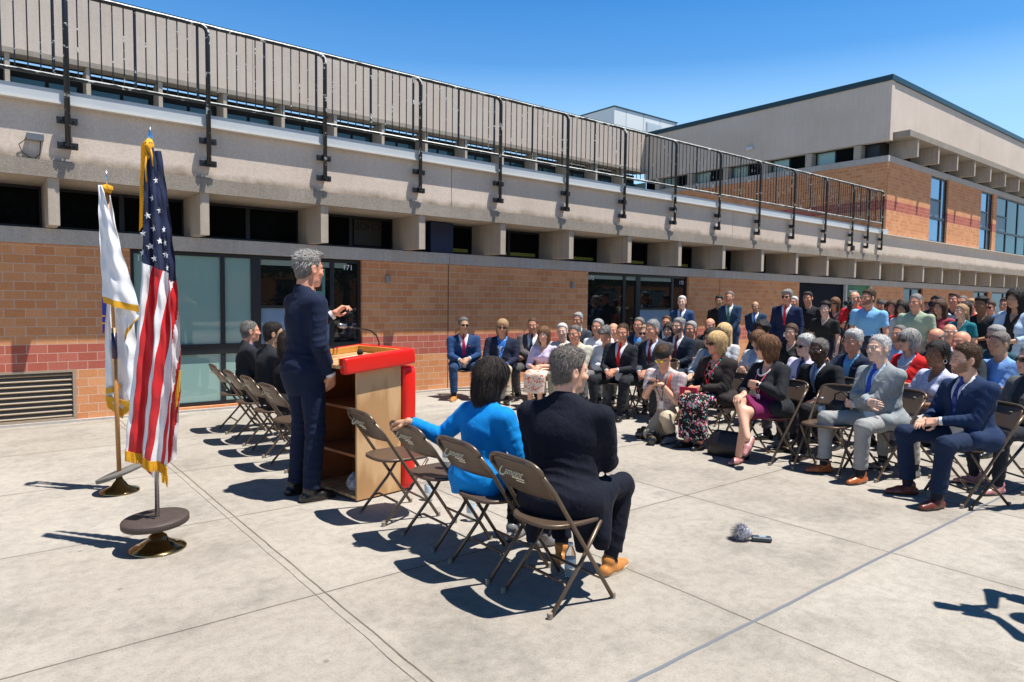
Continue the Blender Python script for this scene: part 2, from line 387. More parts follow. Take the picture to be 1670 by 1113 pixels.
wx = window(1.615, 4.83, 0.062, 2.15, [(2.725, 2.783), (3.14, 3.275), (4.322, 4.389)], [(1.665, 3.14, 0.765, 0.905), (3.275, 4.78, 0.74, 0.88), (3.275, 4.322, 1.40, 1.44)],
       [(1.665, 2.725, 0.905, 2.1, GT), (2.783, 3.14, 0.905, 2.1, GT), (1.665, 2.725, 0.11, 0.765, GT), (2.783, 3.14, 0.11, 0.765, GT),
        (3.275, 4.322, 1.44, 2.1, GD), (3.275, 4.322, 0.88, 1.40, GB), (4.389, 4.78, 0.88, 2.1, GD), (3.275, 4.322, 0.11, 0.74, GD), (4.389, 4.78, 0.11, 0.74, GD)])
wy = window(9.78, 13.05, 0.062, 2.15, [(10.886, 10.969), (11.30, 11.434), (12.493, 12.564)], [(9.83, 11.3, 0.765, 0.905), (11.434, 13.0, 0.74, 0.88), (11.434, 12.493, 1.39, 1.43)],
       [(9.83, 10.886, 0.905, 2.1, GD), (10.969, 11.30, 0.905, 2.1, GD), (9.83, 10.886, 0.11, 0.765, GD), (10.969, 11.30, 0.11, 0.765, GD),
        (11.434, 12.493, 1.43, 2.1, GD), (11.434, 12.493, 0.88, 1.39, GB), (12.564, 13.0, 0.88, 2.1, GD), (11.434, 12.493, 0.11, 0.74, GD), (12.564, 13.0, 0.11, 0.74, GD)])
for a, b_ in ((3.277, 4.32), (4.391, 4.60), (9.832, 10.884), (10.971, 11.298), (11.436, 12.491)): k = MB(); k.box(a, b_, YW+0.076, YW+0.084, 2.02, 2.098); bp(k, 'blind', simple('blind_grey', (0.22, 0.27, 0.24), 0.7))
for txt, xx, zz in (('171', 1.78, 2.04), ('171', 4.62, 2.03), ('172', 9.94, 2.03), ('172', 12.87, 2.01)):
    text('room_number', txt, 0.115, TW, B, (xx, 0.075, zz), (R(90), 0, 0), 0.001)
# shop-notice visible inside window 171
k = MB(); k.box(4.0, 4.25, YW+0.078, YW+0.084, 1.55, 2.0); no = bp(k, 'notice', simple('notice_paper', (0.10, 0.22, 0.22), 0.7))
k = MB(); k.box(4.02, 4.2, YW+0.074, YW+0.0775, 1.66, 1.78); bp(k, 'notice_panel', simple('notice_dark', (0.03, 0.01, 0.01), 0.7))
# louvred vent
f = MB(); x0, x1, z0, z1 = louv
f.box(x0, x1, YW-0.01, YW+0.1, z1-0.03, z1); f.box(x0, x1, YW-0.01, YW+0.1, z0, z0+0.03); f.box(x1-0.035, x1, YW-0.012, YW+0.1, z0+0.03, z1-0.03)
fo = bp(f, 'louvred_vent', simple('louvre_tan', (0.34, 0.27, 0.2), 0.5))
f = MB()
for i in range(9):
    zz = z0+0.05+i*0.063; f.prism([(YW+0.0, zz), (YW+0.07, zz+0.045), (YW+0.08, zz+0.038), (YW+0.01, zz-0.012)], 0, x0+0.01, x1-0.035)
bp(f, 'slats', simple('louvre_tan', (0.34, 0.27, 0.2)), fo)
f = MB(); f.box(x0, x1-0.02, YW+0.1, YW+0.12, z0, z1); bp(f, 'vent_back', INTER, fo)
# doors: dark recess with an open green door
f = MB(); f.box(17.95, 20.6, YW+0.06, YW+0.12, 0, 2.15); bp(f, 'dark_door', simple('door_navy', (0.004, 0.006, 0.014), 0.7, 0, 0.1))
f = MB(); f.box(20.6, 20.68, YW-0.02, YW+0.14, 0, 2.15); f.box(22.22, 22.3, YW-0.02, YW+0.14, 0, 2.15); bp(f, 'door_frame', simple('frame_pale', (0.5, 0.52, 0.5), 0.5))
f = MB(); f.box(20.68, 22.22, YW+0.05, YW+0.1, 0, 2.15); gd = bp(f, 'green_door', simple('door_green', (0.02, 0.16, 0.055), 0.5, var=0.1))
f = MB(); f.bbox(20.8, 21.3, YW-0.03, YW+0.048, 1.93, 2.0); bp(f, 'door_closer', simple('closer_grey', (0.45, 0.48, 0.46), 0.4, 0.3), gd)
window(24.7, 26.3, 0.03, 2.15, [(25.45, 25.53)], [(24.75, 26.25, 0.8, 0.9)], [(24.75, 25.45, 0.9, 2.1, GD), (25.53, 26.25, 0.9, 2.1, GD), (24.75, 26.25, 0.08, 0.8, GD)])
window(31.2, 32.9, 0.03, 2.15, [(32.0, 32.08)], [(31.25, 32.85, 0.8, 0.9)], [(31.25, 32.85, 0.9, 2.1, GD), (31.25, 32.85, 0.08, 0.8, GD)])
window(33.3, 44, 0.03, 2.15, [(34.9, 35), (37, 37.1), (39, 39.1), (41, 41.1)], [(33.35, 43.95, 0.8, 0.9)], [(33.35, 43.95, 0.9, 2.1, GD), (33.35, 43.95, 0.08, 0.8, GD)])
# small wall lights
for xx, zz in ((5.26, 1.87), (9.33, 1.87)):
    f = MB(); f.bbox(xx-0.035, xx+0.035, YW-0.06, YW-0.002, zz-0.06, zz+0.06, 0.008); bp(f, 'wall_light', simple('fixture_grey', (0.3, 0.3, 0.3), 0.4, 0.4))
# junction box with cable on the parapet
f = MB(); f.bbox(0.54, 0.70, YF-0.06, YF+0.008, 3.26, 3.34, 0.006); jb = bp(f, 'junction_box', simple('fixture_steel', (0.2, 0.21, 0.22), 0.4, 0.5))
f = MB(); f.tube([(0.55, YF-0.03, 3.28), (0.47, YF-0.02, 3.2), (0.50, YF-0.01, 3.12), (0.60, YF, 3.05), (0.66, YF-0.01, 3.12), (0.67, YF-0.03, 3.26)], 0.005, 5); bp(f, 'cable', DARK, jb)
f = MB(); f.bbox(19.78, 19.88, YF-0.07, YF+0.008, 2.98+0.12, 3.24, 0.006); bp(f, 'junction_box', DARK)
# upper two-storey block, brick face at y 9.41, shaded side at x 22.04
Y2, Y2F, X2 = 9.41, 8.95, 22.04
f = MB(); ops = [(25.35, 26.86), (30.08, 31.42), (31.83, 36.0), (38, 42), (44, 48)]; x = X2
for a, b_ in ops:
    f.box(x, a, Y2, Y2+0.35, 3.72, 5.93); x = b_; bp(f, 'upper_brick_wall', BRICK); f = MB()
f.box(x, 60, Y2, Y2+0.35, 3.72, 5.93); bp(f, 'upper_brick_wall', BRICK); f = MB(); f.box(X2, X2+0.35, Y2+0.35, 19.0, 3.62, 5.93)
bp(f, 'upper_brick_wall', BRICK)
f = MB(); f.box(X2-0.012, 60, Y2-0.012, Y2+0.5, 5.932, 6.12); f.box(X2-0.012, X2+0.5, Y2+0.5, 19.0, 5.932, 6.12); bp(f, 'upper_lintel', LINT)
f = MB(); f.box(X2+0.3, 60, Y2+0.4, Y2+0.45, 6.122, 6.70); f.box(X2+0.3, X2+0.35, Y2+0.45, 19, 6.122, 6.62); bp(f, 'upper_clerestory_frame', DARK)
yy = 9.55
for i in range(6):
    y0 = 10.0+1.6*i
    f = MB(); f.box(X2+0.01, X2+0.3, y0+0.25, y0+0.47, 6.122, 6.56); bp(f, 'column', FIN)
    f = MB(); f.box(X2+0.27, X2+0.296, y0+0.55, y0+1.15, 6.18, 6.56); bp(f, 'window_pane', GG); f = MB(); f.box(X2+0.27, X2+0.296, y0+1.2, y0+1.78, 6.18, 6.56); bp(f, 'window_pane', GT)
for i in range(24):
    fx = 23.0 + 1.61*i
    f = MB(); f.prism([(Y2F, 6.13), (Y2F, 6.66), (Y2+0.38, 6.66), (Y2+0.38, 6.14)], 0, fx-0.055, fx+0.055); bp(f, 'upper_fin', FIN)
f = MB(); f.box(22.3, 60, Y2F-0.03, Y2+0.4, 6.662, 6.84); bp(f, 'upper_edge_beam', AGG)
f = MB(); f.box(X2, X2+0.2, Y2-0.02, 19.0, 6.58, 8.36); bp(f, 'side_parapet_panel', PREC)
f = MB()
for a, b_ in ((X2+0.202, 29.6), (29.612, 37.4), (37.412, 45.2), (45.212, 60)): f.box(a, b_, Y2, Y2+0.3, 6.842, 8.36)
bp(f, 'upper_parapet_panel', PREC)
f = MB(); f.box(X2-0.06, 60, Y2-0.06, Y2+0.35, 8.362, 8.52); f.box(X2-0.06, X2+0.3, Y2+0.35, 19.5, 8.362, 8.52); bp(f, 'roof_edge', TEALCAP)
f = MB(); f.box(X2+0.3, 60, Y2+0.35, 19.5, 8.2, 8.3); bp(f, 'roof', simple('roof_membrane', (0.25, 0.24, 0.22)))
f = MB(); f.bbox(X2-0.12, X2-0.003, 14.0, 14.25, 7.02, 7.14, 0.01); bp(f, 'flood_light', simple('fixture_white', (0.6, 0.62, 0.65), 0.4))
def upwin(x0, x1, split, gm=None):
    gm = gm or GM
    fr = window(x0, x1, 3.73, 5.92, split, [(x0+0.05, x1-0.05, 4.5, 4.58), (x0+0.05, split[0][0], 5.14, 5.19)], [], y=Y2+0.09)
    xs_ = [x0+0.05] + [v for s_ in split for v in s_] + [x1-0.05]
    for a, b_ in zip(xs_[::2], xs_[1::2]):
        g = MB(); g.box(a, b_, Y2+0.086, Y2+0.094, 4.58, 5.87); bp(g, 'pane', gm, fr); g = MB(); g.box(a, b_, Y2+0.086, Y2+0.094, 3.78, 4.5); bp(g, 'pane', gm, fr)
    g = MB(); g.box(x0+0.055, split[0][0]-0.005, Y2+0.078, Y2+0.084, 4.585, 5.135); bp(g, 'blind', simple('blind_slate', (0.10, 0.14, 0.2), 0.4), fr)
upwin(25.35, 26.86, [(26.35, 26.42)]); upwin(30.08, 31.42, [(30.95, 31.02)]); upwin(31.83, 36.0, [(33.2, 33.28), (34.6, 34.68)], GU); upwin(38, 42, [(39.3, 39.38), (40.6, 40.68)], GU)
# set-back upper storey on the left
U = empty('upper_storey', 'set-back concrete upper storey with a strip of windows behind the roof railing', 'building', (0, 19, 3.6))
def up(mb, name, mat):
    mb.v = [(x, y-19, z-3.6) for x, y, z in mb.v]; return mb.build(name, mat, U)
f = MB()
for a, b_ in ((-14, -1.7), (-1.69, 6.1), (6.11, 14.1), (14.11, 22.03)): f.box(a, b_, 18.98, 19.3, 6.98, 8.5)
up(f, 'parapet_panel', concrete('upper_panel', (0.54, 0.45, 0.38), (0.62, 0.53, 0.46), 1.0, 0.12, 0.3))
f = MB(); f.box(-14, 22.03, 18.9, 19.3, 6.86, 6.978); up(f, 'edge_beam', AGG)
f = MB(); f.box(-14, 22.03, 18.96, 19.32, 8.502, 8.55); up(f, 'roof_edge', TEALCAP)
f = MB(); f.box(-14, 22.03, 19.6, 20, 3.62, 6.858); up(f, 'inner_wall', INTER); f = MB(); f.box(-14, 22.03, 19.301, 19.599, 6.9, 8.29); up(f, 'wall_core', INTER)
f = MB(); f.box(-14, 22.03, 19.3, 24, 8.3, 8.4); up(f, 'roof', simple('roof_membrane', (0.25, 0.24, 0.22)))
for i in range(23):
    xx = 0.79 + 1.53*i - 13.77
    f = MB(); f.box(xx-0.045, xx+0.045, 18.95, 19.58, 3.62, 6.858); up(f, 'column', FIN)
    f = MB(); f.box(xx+0.09, xx+0.72, 19.5, 19.52, 5.6, 6.5); f.box(xx+0.80, xx+1.35, 19.5, 19.52, 5.6, 6.5); up(f, 'window_pane', GU)
# rooftop penthouse
m, t = newmat('penthouse_panel', (0.62, 0.68, 0.7), 0.5, 0.0, 0.5)
c = t.coord('Object'); bw = t.add('ShaderNodeTexBrick'); t.link(t.coord('Object', (1, 1, 1), (R(90), 0, 0)), bw.inputs['Vector'])
bw.inputs['Scale'].default_value = 1; bw.inputs['Brick Width'].default_value = 1.2; bw.inputs['Row Height'].default_value = 3.0; bw.inputs['Mortar Size'].default_value = 0.02
bw.inputs['Color1'].default_value = (0.72, 0.74, 0.73, 1); bw.inputs['Color2'].default_value = (0.8, 0.81, 0.79, 1); bw.inputs['Mortar'].default_value = (0.3, 0.35, 0.38, 1)
t.link(bw.outputs[0], t.b.inputs['Base Color'])
PH = empty('rooftop_penthouse', 'pale metal plant room on the roof behind the railing', 'plant room', (25.3, 23, 8.4))
f = MB(); f.box(-2.0, 2.5, -1, 3, 0, 2.05); f.build('panel_wall', m, PH)
f = MB(); f.box(-2.04, 2.54, -1.04, 3.04, 2.052, 2.10); f.build('roof_edge', TEALCAP, PH)
f = MB(); f.box(0.2, 1.3, -1.03, -1.003, 0, 1.75); f.box(0.25, 1.25, -1.045, -1.031, 0.1, 1.68); f.build('door', simple('penthouse_door', (0.5, 0.56, 0.6), 0.4), PH)

# ------------------------------------------------------------------ roof railing
RL = empty('roof_railing', 'black roof railing with peeling white paint bolted along the parapet', 'railing', (0, 9.26, 3.85))
m, t = newmat('peeling_paint', (0.012, 0.013, 0.016), 0.4, 0, 0.5)
c = t.coord('Object', (1.0, 1, 1.4)); geo = t.add('ShaderNodeNewGeometry'); sn = t.add('ShaderNodeSeparateXYZ'); t.link(geo.outputs['Normal'], sn.inputs[0])
n = t.noise(c, 5.5, 5, 0.75); thr = t.math('SUBTRACT', 0.60, t.math('MULTIPLY', t.math('MAXIMUM', sn.outputs[2], 0), 0.40))
t.link(t.mix(t.math('GREATER_THAN', n, thr), (0.012, 0.013, 0.016), (0.62, 0.64, 0.60)), t.b.inputs['Base Color']); t.bump(n, 0.4, 0.005)
PEEL = m
BLK = simple('black_rail_paint', (0.01, 0.011, 0.014), 0.45)
posts = [-5.1, -3.6, -2.1, -0.6, 0.92, 2.42, 3.96, 5.5, 7.05, 8.59, 10.12, 11.69, 13.26, 14.87, 16.43, 18.05, 19.58, 20.53, 21.45]
ZT, ZB, Z0 = 4.93, 3.99, 3.85
zr = lambda z: z - Z0
for i, px in enumerate(posts):
    f = MB(); f.tube([(px, -0.02, zr(3.22)), (px, -0.02, zr(4.82)), (px-0.01, -0.015, zr(4.88)), (px-0.04, -0.005, zr(4.915)), (px-0.09, 0, zr(ZT))], 0.029, 8); po = f.build('post', PEEL, RL, True)
    for zz in (3.24, 3.52):
        f = MB(); f.bbox(px-0.1, px+0.1, 0.0, 0.055, zr(zz-0.038), zr(zz+0.038), 0.006); f.box(px-0.03, px+0.03, -0.04, 0.0, zr(zz-0.02), zr(zz+0.02))
        for q in (-0.06, 0.06): f.lathe([(0.012, -0.014), (0.012, 0.001)], 6, (px+q, 0, zr(zz)), 1)
        f.build('bracket', BLK, po)
    if i+1 < len(posts):
        nx = posts[i+1]; span = nx-px; n = max(2, round(span/0.1175)); f = MB()
        for j in range(1, n):
            xx = px + span*j/n; rr = 0.017 if (j == n//2 or j == n-1) else 0.0075
            f.tube([(xx, 0, zr(ZB)), (xx, 0, zr(ZT))], rr, 6, False)
        f.build('baluster_panel', PEEL, RL, True)
f = MB(); f.tube([(posts[0], 0, zr(ZT))] + [(p-0.09, 0, zr(ZT)) for p in posts[1:]], 0.027, 8); f.build('top_rail', PEEL, RL, True)
f = MB(); f.tube([(posts[0], 0, zr(ZB)), (posts[-1], 0, zr(ZB))], 0.022, 8); f.build('bottom_rail', PEEL, RL, True)
f = MB(); f.tube([(posts[-1], -0.02, zr(3.5)), (posts[-1], -0.02, zr(4.82)), (posts[-1]-0.05, 0, zr(ZT))], 0.02, 8); f.build('end_post', PEEL, RL, True)
# ------------------------------------------------------------------ folding chairs
CH_M = simple('chair_brown_metal', (0.115, 0.078, 0.055), 0.38, 0.35, 0.5, 0.12, 30)
CH_T = simple('chair_tube_brown', (0.15, 0.11, 0.08), 0.35, 0.5, 0.5, 0.12, 30)
CH_L = simple('chair_print_cream', (0.85, 0.76, 0.5), 0.7)
RUB = simple('rubber_foot', (0.28, 0.24, 0.2), 0.8)
def text_mesh(name, body, size, mat, parent, loc, rot, ext=0.001, mirror=False):
    o = text(name, body, size, mat, None, (0, 0, 0), (0, 0, 0), ext)
    bpy.context.view_layer.update()
    me = bpy.data.meshes.new_from_object(o.evaluated_get(bpy.context.evaluated_depsgraph_get()))
    bpy.data.objects.remove(o)
    r = bpy.data.objects.new(name, me); C.objects.link(r); r.parent = parent; r.location = loc; r.rotation_euler = rot
    if mirror: r.scale = (-1, 1, 1)
    return r
for o in [o for o in C.objects if o.type == 'FONT']:
    me = bpy.data.meshes.new_from_object(o.evaluated_get(bpy.context.evaluated_depsgraph_get()))
    r = bpy.data.objects.new('tmp', me); C.objects.link(r); r.parent = o.parent; r.location = o.location; r.rotation_euler = o.rotation_euler; r.scale = o.scale
    nm = o.name; bpy.data.objects.remove(o); r.name = nm
def make_chair():
    r = empty('folding_chair', 'brown metal folding chair', 'chair', (0, 0, 0))
    f = MB()
    for s in (-1, 1):
        pts = [(s*0.205, 0.215, 0.0), (s*0.205, -0.02, 0.345), (s*0.205, -0.215, 0.63), (s*0.20, -0.285, 0.715)]
        f.tube(pts, 0.0115, 8)
    arc = [(0.20*math.cos(a), -0.285-0.035*math.sin(a), 0.715+0.065*math.sin(a)**0.8 if math.sin(a) > 0 else 0.715) for a in [math.pi*i/12 for i in range(13)]]
    arc = [(0.2*(abs(math.cos(a))**0.5)*(1 if math.cos(a) >= 0 else -1), y, z) for (a, (x, y, z)) in zip([math.pi*i/12 for i in range(13)], arc)]
    f.tube(arc, 0.0115, 8); f.tube([(-0.205, 0.13, 0.125), (0.205, 0.13, 0.125)], 0.008, 6)
    f.build('back_frame', CH_T, r, True)
    for s in (-1, 1):
        f = MB(); f.tube([(s*0.18, 0.135, 0.425), (s*0.18, 0.0, 0.235), (s*0.185, -0.215, 0.0)], 0.011, 8); f.build('rear_leg', CH_T, r, True)
        f = MB(); f.lathe([(0.014, 0), (0.014, 0.03), (0.01, 0.032)], 8, (s*0.185, -0.213, 0)); f.build('rubber_foot', RUB, r); f = MB(); f.lathe([(0.014, 0), (0.014, 0.03), (0.01, 0.032)], 8, (s*0.205, 0.212, 0)); f.build('rubber_foot', RUB, r)
    f = MB(); f.tube([(-0.18, -0.10, 0.118), (-0.14, -0.085, 0.135), (0.14, -0.085, 0.135), (0.18, -0.10, 0.118)], 0.008, 6); f.build('cross_bar', CH_T, r, True)
    # seat pan: rounded, slightly dished
    f = MB(); n = 40; rings = []
    def outline(k, sc):
        a = 2*math.pi*k/n; c_, s_ = math.cos(a), math.sin(a)
        x = 0.195*abs(c_)**0.62*(1 if c_ > 0 else -1); y = 0.205*abs(s_)**0.62*(1 if s_ > 0 else -1)
        return x*sc*(1.0-0.07*(-s_)), y*sc - 0.015
    for (sc, dz) in ((0.02, -0.012), (0.5, -0.012), (0.82, -0.008), (0.96, 0.0), (1.0, -0.004), (1.0, -0.02), (0.96, -0.022), (0.5, -0.026), (0.02, -0.026)):
        for k in range(n):
            x, y = outline(k, sc); f.v.append((x, y, 0.45+dz+0.02*max(0, y)*0))
    for i in range(8):
        for k in range(n): f.f.append((i*n+k, i*n+(k+1) % n, (i+1)*n+(k+1) % n, (i+1)*n+k)); f.m.append(0)
    f.build('seat', CH_M, r, True)
    # curved back panel
    f = MB(); nu, nv = 16, 8
    for side in (0, 1):
        for j in range(nv+1):
            for i in range(nu+1):
                u = -1+2*i/nu; v = j/nv
                hw = 0.195*(1 - 0.10*max(0, v-0.7)**2*8)
                z = 0.585 + v*(0.195 - 0.035*abs(u)**4); yb = -0.19-(z-0.585)*0.62 - 0.028*(1-u*u)
                f.v.append((u*hw, yb-0.006+0.012*side, z))
    N = (nu+1)*(nv+1)
    for side in (0, 1):
        for j in range(nv):
            for i in range(nu):
                a = side*N + j*(nu+1)+i; q = (a, a+1, a+nu+2, a+nu+1); f.f.append(q if side == 0 else q[::-1]); f.m.append(0)
    edge = [(j*(nu+1)) for j in range(nv+1)] + [nv*(nu+1)+i for i in range(1, nu+1)] + [(j*(nu+1)+nu) for j in range(nv-1, -1, -1)] + [i for i in range(nu-1, 0, -1)]
    for a, b_ in zip(edge, edge[1:]+edge[:1]): f.f.append((a, b_, b_+N, a+N)); f.m.append(0)
    bk = f.build('backrest', CH_M, r, True)
    rot = (R(90-31.5), 0, 0)
    yb = lambda dz: -0.19-(dz-0.585)*0.62-0.028-0.0165
    text_mesh('lettering', 'C', 0.085, CH_L, bk, (-0.085, yb(0.698), 0.698), (R(90-32), 0, 0), 0.0006)
    text_mesh('lettering', 'amelot', 0.05, CH_L, bk, (0.005, yb(0.70), 0.70), (R(90-32), 0, 0), 0.0006)
    f = MB(); rg = random.Random(9)
    for dz, x0, x1 in ((0.672, -0.03, 0.065), (0.658, -0.005, 0.06)):
        x = x0
        while x < x1: w_ = rg.uniform(0.003, 0.008); f.box(x, x+w_, yb(dz)-0.0006, yb(dz)+0.0006, dz-0.003, dz+0.003); x += w_+0.0018
    f.build('small_lettering', CH_L, bk)
    return r
CHAIR = make_chair()
CH_USED = [False]
def chair(x, y, rz, label, group):
    o = CHAIR if not CH_USED[0] else copy_tree(CHAIR)
    CH_USED[0] = True
    o.location = (x, y, 0); o.rotation_euler = (0, 0, rz); o['label'] = label; o['group'] = group
    return o
E_ = R(-90); W_ = R(90)
ROWP = 'folding chairs in the speakers\' row'
chair(2.39, 2.60, E_, 'brown folding chair under the man in the navy suit, nearest the camera', ROWP)
chair(2.39, 3.11, E_, 'brown folding chair under the woman in the bright blue jacket', ROWP)
chair(2.40, 3.69, E_, 'empty brown folding chair with a water bottle on its seat', ROWP)
chair(2.39, 4.30, E_-0.02, 'empty brown folding chair standing beside the wooden lectern', ROWP)
chair(2.36, 6.10, E_+0.04, 'brown folding chair just behind the standing speaker, its seat hidden by him', ROWP)
chair(2.40, 6.78, E_, 'brown folding chair of the person with dark wavy hair beyond the speaker', ROWP)
chair(2.42, 7.42, E_-0.03, 'brown folding chair under the dark-haired man beside the window', ROWP)
chair(2.46, 8.16, E_-0.05, 'brown folding chair nearest the window of room 171, under the man facing the lectern', ROWP)
chair(6.22, 3.10, W_+0.05, 'empty brown folding chair in the front row between the purple skirt and the grey suit', 'audience folding chairs')

# ------------------------------------------------------------------ flags
GOLD = simple('gold_fringe', (0.72, 0.36, 0.02), 0.6, 0, 0.3, 0.35, 160)
BRASS = simple('brass_base', (0.42, 0.31, 0.14), 0.16, 1.0, 0.5, 0.1, 4)
CHROME = simple('pole_metal', (0.62, 0.64, 0.66), 0.25, 1.0)
WOODP = simple('pole_wood', (0.45, 0.22, 0.07), 0.45, 0, 0.5, 0.25, 30)
IRON = simple('weight_iron', (0.075, 0.055, 0.048), 0.6, 0.2, 0.5, 0.25, 25)
STONE = simple('weight_grey', (0.16, 0.15, 0.135), 0.8, 0, 0.3, 0.3, 25, 0.3)
def satin(name, col):
    m, t = newmat(name, col, 0.42, 0, 0.4); c = t.coord(); t.bump(t.noise(t.coord('Object', (1, 1, 0.35)), 22, 4), 0.5, 0.012)
    t.b.inputs['Sheen Weight'].default_value = 0.3
    t.b.inputs['Subsurface Weight'].default_value = 0.0; return m
F_RED = satin('flag_red', (0.62, 0.008, 0.015)); F_WHT = satin('flag_white', (0.82, 0.82, 0.84)); F_BLU = satin('flag_blue', (0.006, 0.012, 0.055)); F_SEAL = satin('flag_seal_blue', (0.01, 0.02, 0.35))
def interp(y, tab): return np.interp(y, [p[0] for p in tab], [p[1] for p in tab])
class Sheet:
    # a cloth sheet hanging by a pole: local x = sideways (camera-right), y = away, z = up; tables give left/right edges (m) against height
    def __init__(s, zt, zb_fn, L, Rr, depth, folds, amp, ph, nu=44, nv=220):
        s.nu, s.nv = nu, nv; V = []
        for j in range(nv+1):
            for i in range(nu+1):
                u = i/nu
                zb = zb_fn(u); z = zt + (zb-zt)*j/nv
                xl = interp(-z, L); xr = interp(-z, Rr); w = xr-xl; x = xl + w*u
                tt = j/nv
                a = amp*min(1, 0.25+tt*1.3)
                d = depth + a*math.sin(2*math.pi*(folds*u+ph+0.45*tt)) + 0.35*a*math.sin(2*math.pi*(2.3*folds*u+1.7*ph-0.6*tt)) + 0.004*math.sin(31*z+9*u) - 0.06*w*(1-(2*u-1)**2)
                V.append((x, d, z))
        s.V = V
    def faces(s, colfn):
        f = []; m = []
        for j in range(s.nv):
            for i in range(s.nu):
                a = j*(s.nu+1)+i; q = (a, a+1, a+s.nu+2, a+s.nu+1)
                cx = sum(s.V[k][0] for k in q)/4; cz = sum(s.V[k][2] for k in q)/4
                f.append(q); m.append(colfn(cx, cz, (i+.5)/s.nu, (j+.5)/s.nv))
        return f, m
    def at(s, x, z):
        best = min(s.V, key=lambda v: (v[0]-x)**2+(v[2]-z)**2); return best
FR = math.atan2(-0.622, 0.783)    # local x axis points to camera right
PXU = 271.0
def ux(px): return (px-256)/PXU
def uz(py): return (897-py)/271.5*1.003
US = empty('us_flag', 'American flag hanging from a silver pole with gold fringe on a brass stand', 'flag', (0.868, 4.57, 0), FR)
f = MB(); f.tube([(0, 0, 0.05), (0, 0, 2.42)], 0.0135, 12); f.build('pole', CHROME, US, True)
f = MB(); f.lathe([(0.0165, 2.40), (0.0165, 2.44), (0.014, 2.445), (0.014, 2.47), (0.016, 2.475), (0.016, 2.50), (0.008, 2.53), (0.002, 2.56)], 12); f.build('finial', CHROME, US, True)
f = MB(); f.lathe([(0.158, 0.0), (0.162, 0.006), (0.158, 0.012), (0.13, 0.024), (0.10, 0.034), (0.095, 0.042), (0.07, 0.052), (0.055, 0.07), (0.05, 0.085), (0.03, 0.10), (0.022, 0.12), (0.02, 0.145)], 48); f.build('stand', BRASS, US, True)
f = MB(); f.lathe([(0.028, 0.168), (0.17, 0.16), (0.186, 0.158), (0.19, 0.164), (0.19, 0.192), (0.186, 0.198), (0.12, 0.196), (0.04, 0.196), (0.028, 0.198)], 56); wgt = f.build('round_weight', IRON, US, True); wgt.rotation_euler = (R(2), R(-3), 0)
Lt = [(-uz(y), ux(x)) for y, x in ((225, 251), (260, 249), (330, 246), (421, 242), (480, 238), (560, 230), (640, 221), (700, 214), (745, 211))]
Rt = [(-uz(y), ux(x)) for y, x in ((225, 262), (260, 268), (330, 276), (421, 285), (480, 289), (560, 292.5), (640, 291), (700, 286), (775, 281))]
zb = lambda u: uz(731+28*u)
sh = Sheet(uz(232), zb, Lt, Rt, -0.035, 2.2, 0.022, 0.1, 120, 340)
QB = [318.4, 337.4, 347.5, 359, 370.5, 377.5, 386]
def uscol(x, z, u, v):
    px = x*PXU+256; py = 897-z/1.003*271.5
    if py < 421.7 + 0.4*(px-242): return 2
    q = px + 0.138*py; k = sum(q > b for b in QB)
    return 1 if k % 2 == 0 else 0
USM = satin('us_flag_cloth', (0.8, 0.8, 0.8)); t = NT(USM)
qa = t.add('ShaderNodeAttribute', attribute_name='q'); ca = t.add('ShaderNodeAttribute', attribute_name='canton')
edges = [0.0] + [(b-300)/100 for b in QB]
rp = t.ramp(qa.outputs['Fac'], [(e, (0.80, 0.80, 0.82) if i % 2 == 0 else (0.60, 0.008, 0.015)) for i, e in enumerate(edges)]); rp.node.color_ramp.interpolation = 'CONSTANT'
t.link(t.mix(t.math('GREATER_THAN', ca.outputs['Fac'], 0.5), rp, (0.006, 0.012, 0.055)), t.b.inputs['Base Color'])
ff, mm = sh.faces(lambda x, z, u, v: 0)
fl = link_mesh('flag_cloth', sh.V, ff, USM, US, True)
PX_ = np.array([(v[0]*PXU+256, 897-v[2]/1.003*271.5) for v in sh.V])
aq = fl.data.attributes.new('q', 'FLOAT', 'POINT'); aq.data.foreach_set('value', ((PX_[:, 0]+0.138*PX_[:, 1]-300)/100).astype(np.float32))
ac = fl.data.attributes.new('canton', 'FLOAT', 'POINT'); ac.data.foreach_set('value', np.clip(0.5+(421.7+0.4*(PX_[:, 0]-242)-PX_[:, 1])/20, 0, 1).astype(np.float32))
def fringe(name, a, b_, n, length, parent, mat=GOLD, dx=0.0, hang=True):
    # short hanging threads along a polyline a->b
    f = MB(); a = np.array(a, float); b_ = np.array(b_, float); rg = random.Random(n)
    for i in range(n):
        p = a + (b_-a)*(i+.5)/n; w = np.linalg.norm(b_-a)/n*0.62
        q = p + np.array((dx+rg.uniform(-1, 1)*0.004, rg.uniform(-1, 1)*0.004, -length*rg.uniform(0.86, 1.05)))
        f.tube([p+np.array((0, 0, 0.006)), (p+q)/2, q], [w, w*0.9, w*0.5], 4)
    return f.build(name, mat, parent, False)
bl = sh.V[-(sh.nu+1):]
f = MB(); rg = random.Random(3)
for i in range(sh.nu):
    for q in range(2):
        p = np.array(bl[i])*(1-q/2)+np.array(bl[i+1])*(q/2)
        e = p + np.array((rg.uniform(-1, 1)*0.003, rg.uniform(-1, 1)*0.003, -0.052*rg.uniform(0.85, 1.05))); f.tube([p+np.array((0, 0, 0.012)), (p+e)/2, e], [0.0032, 0.003, 0.0018], 4)
f.build('bottom_fringe', GOLD, US)
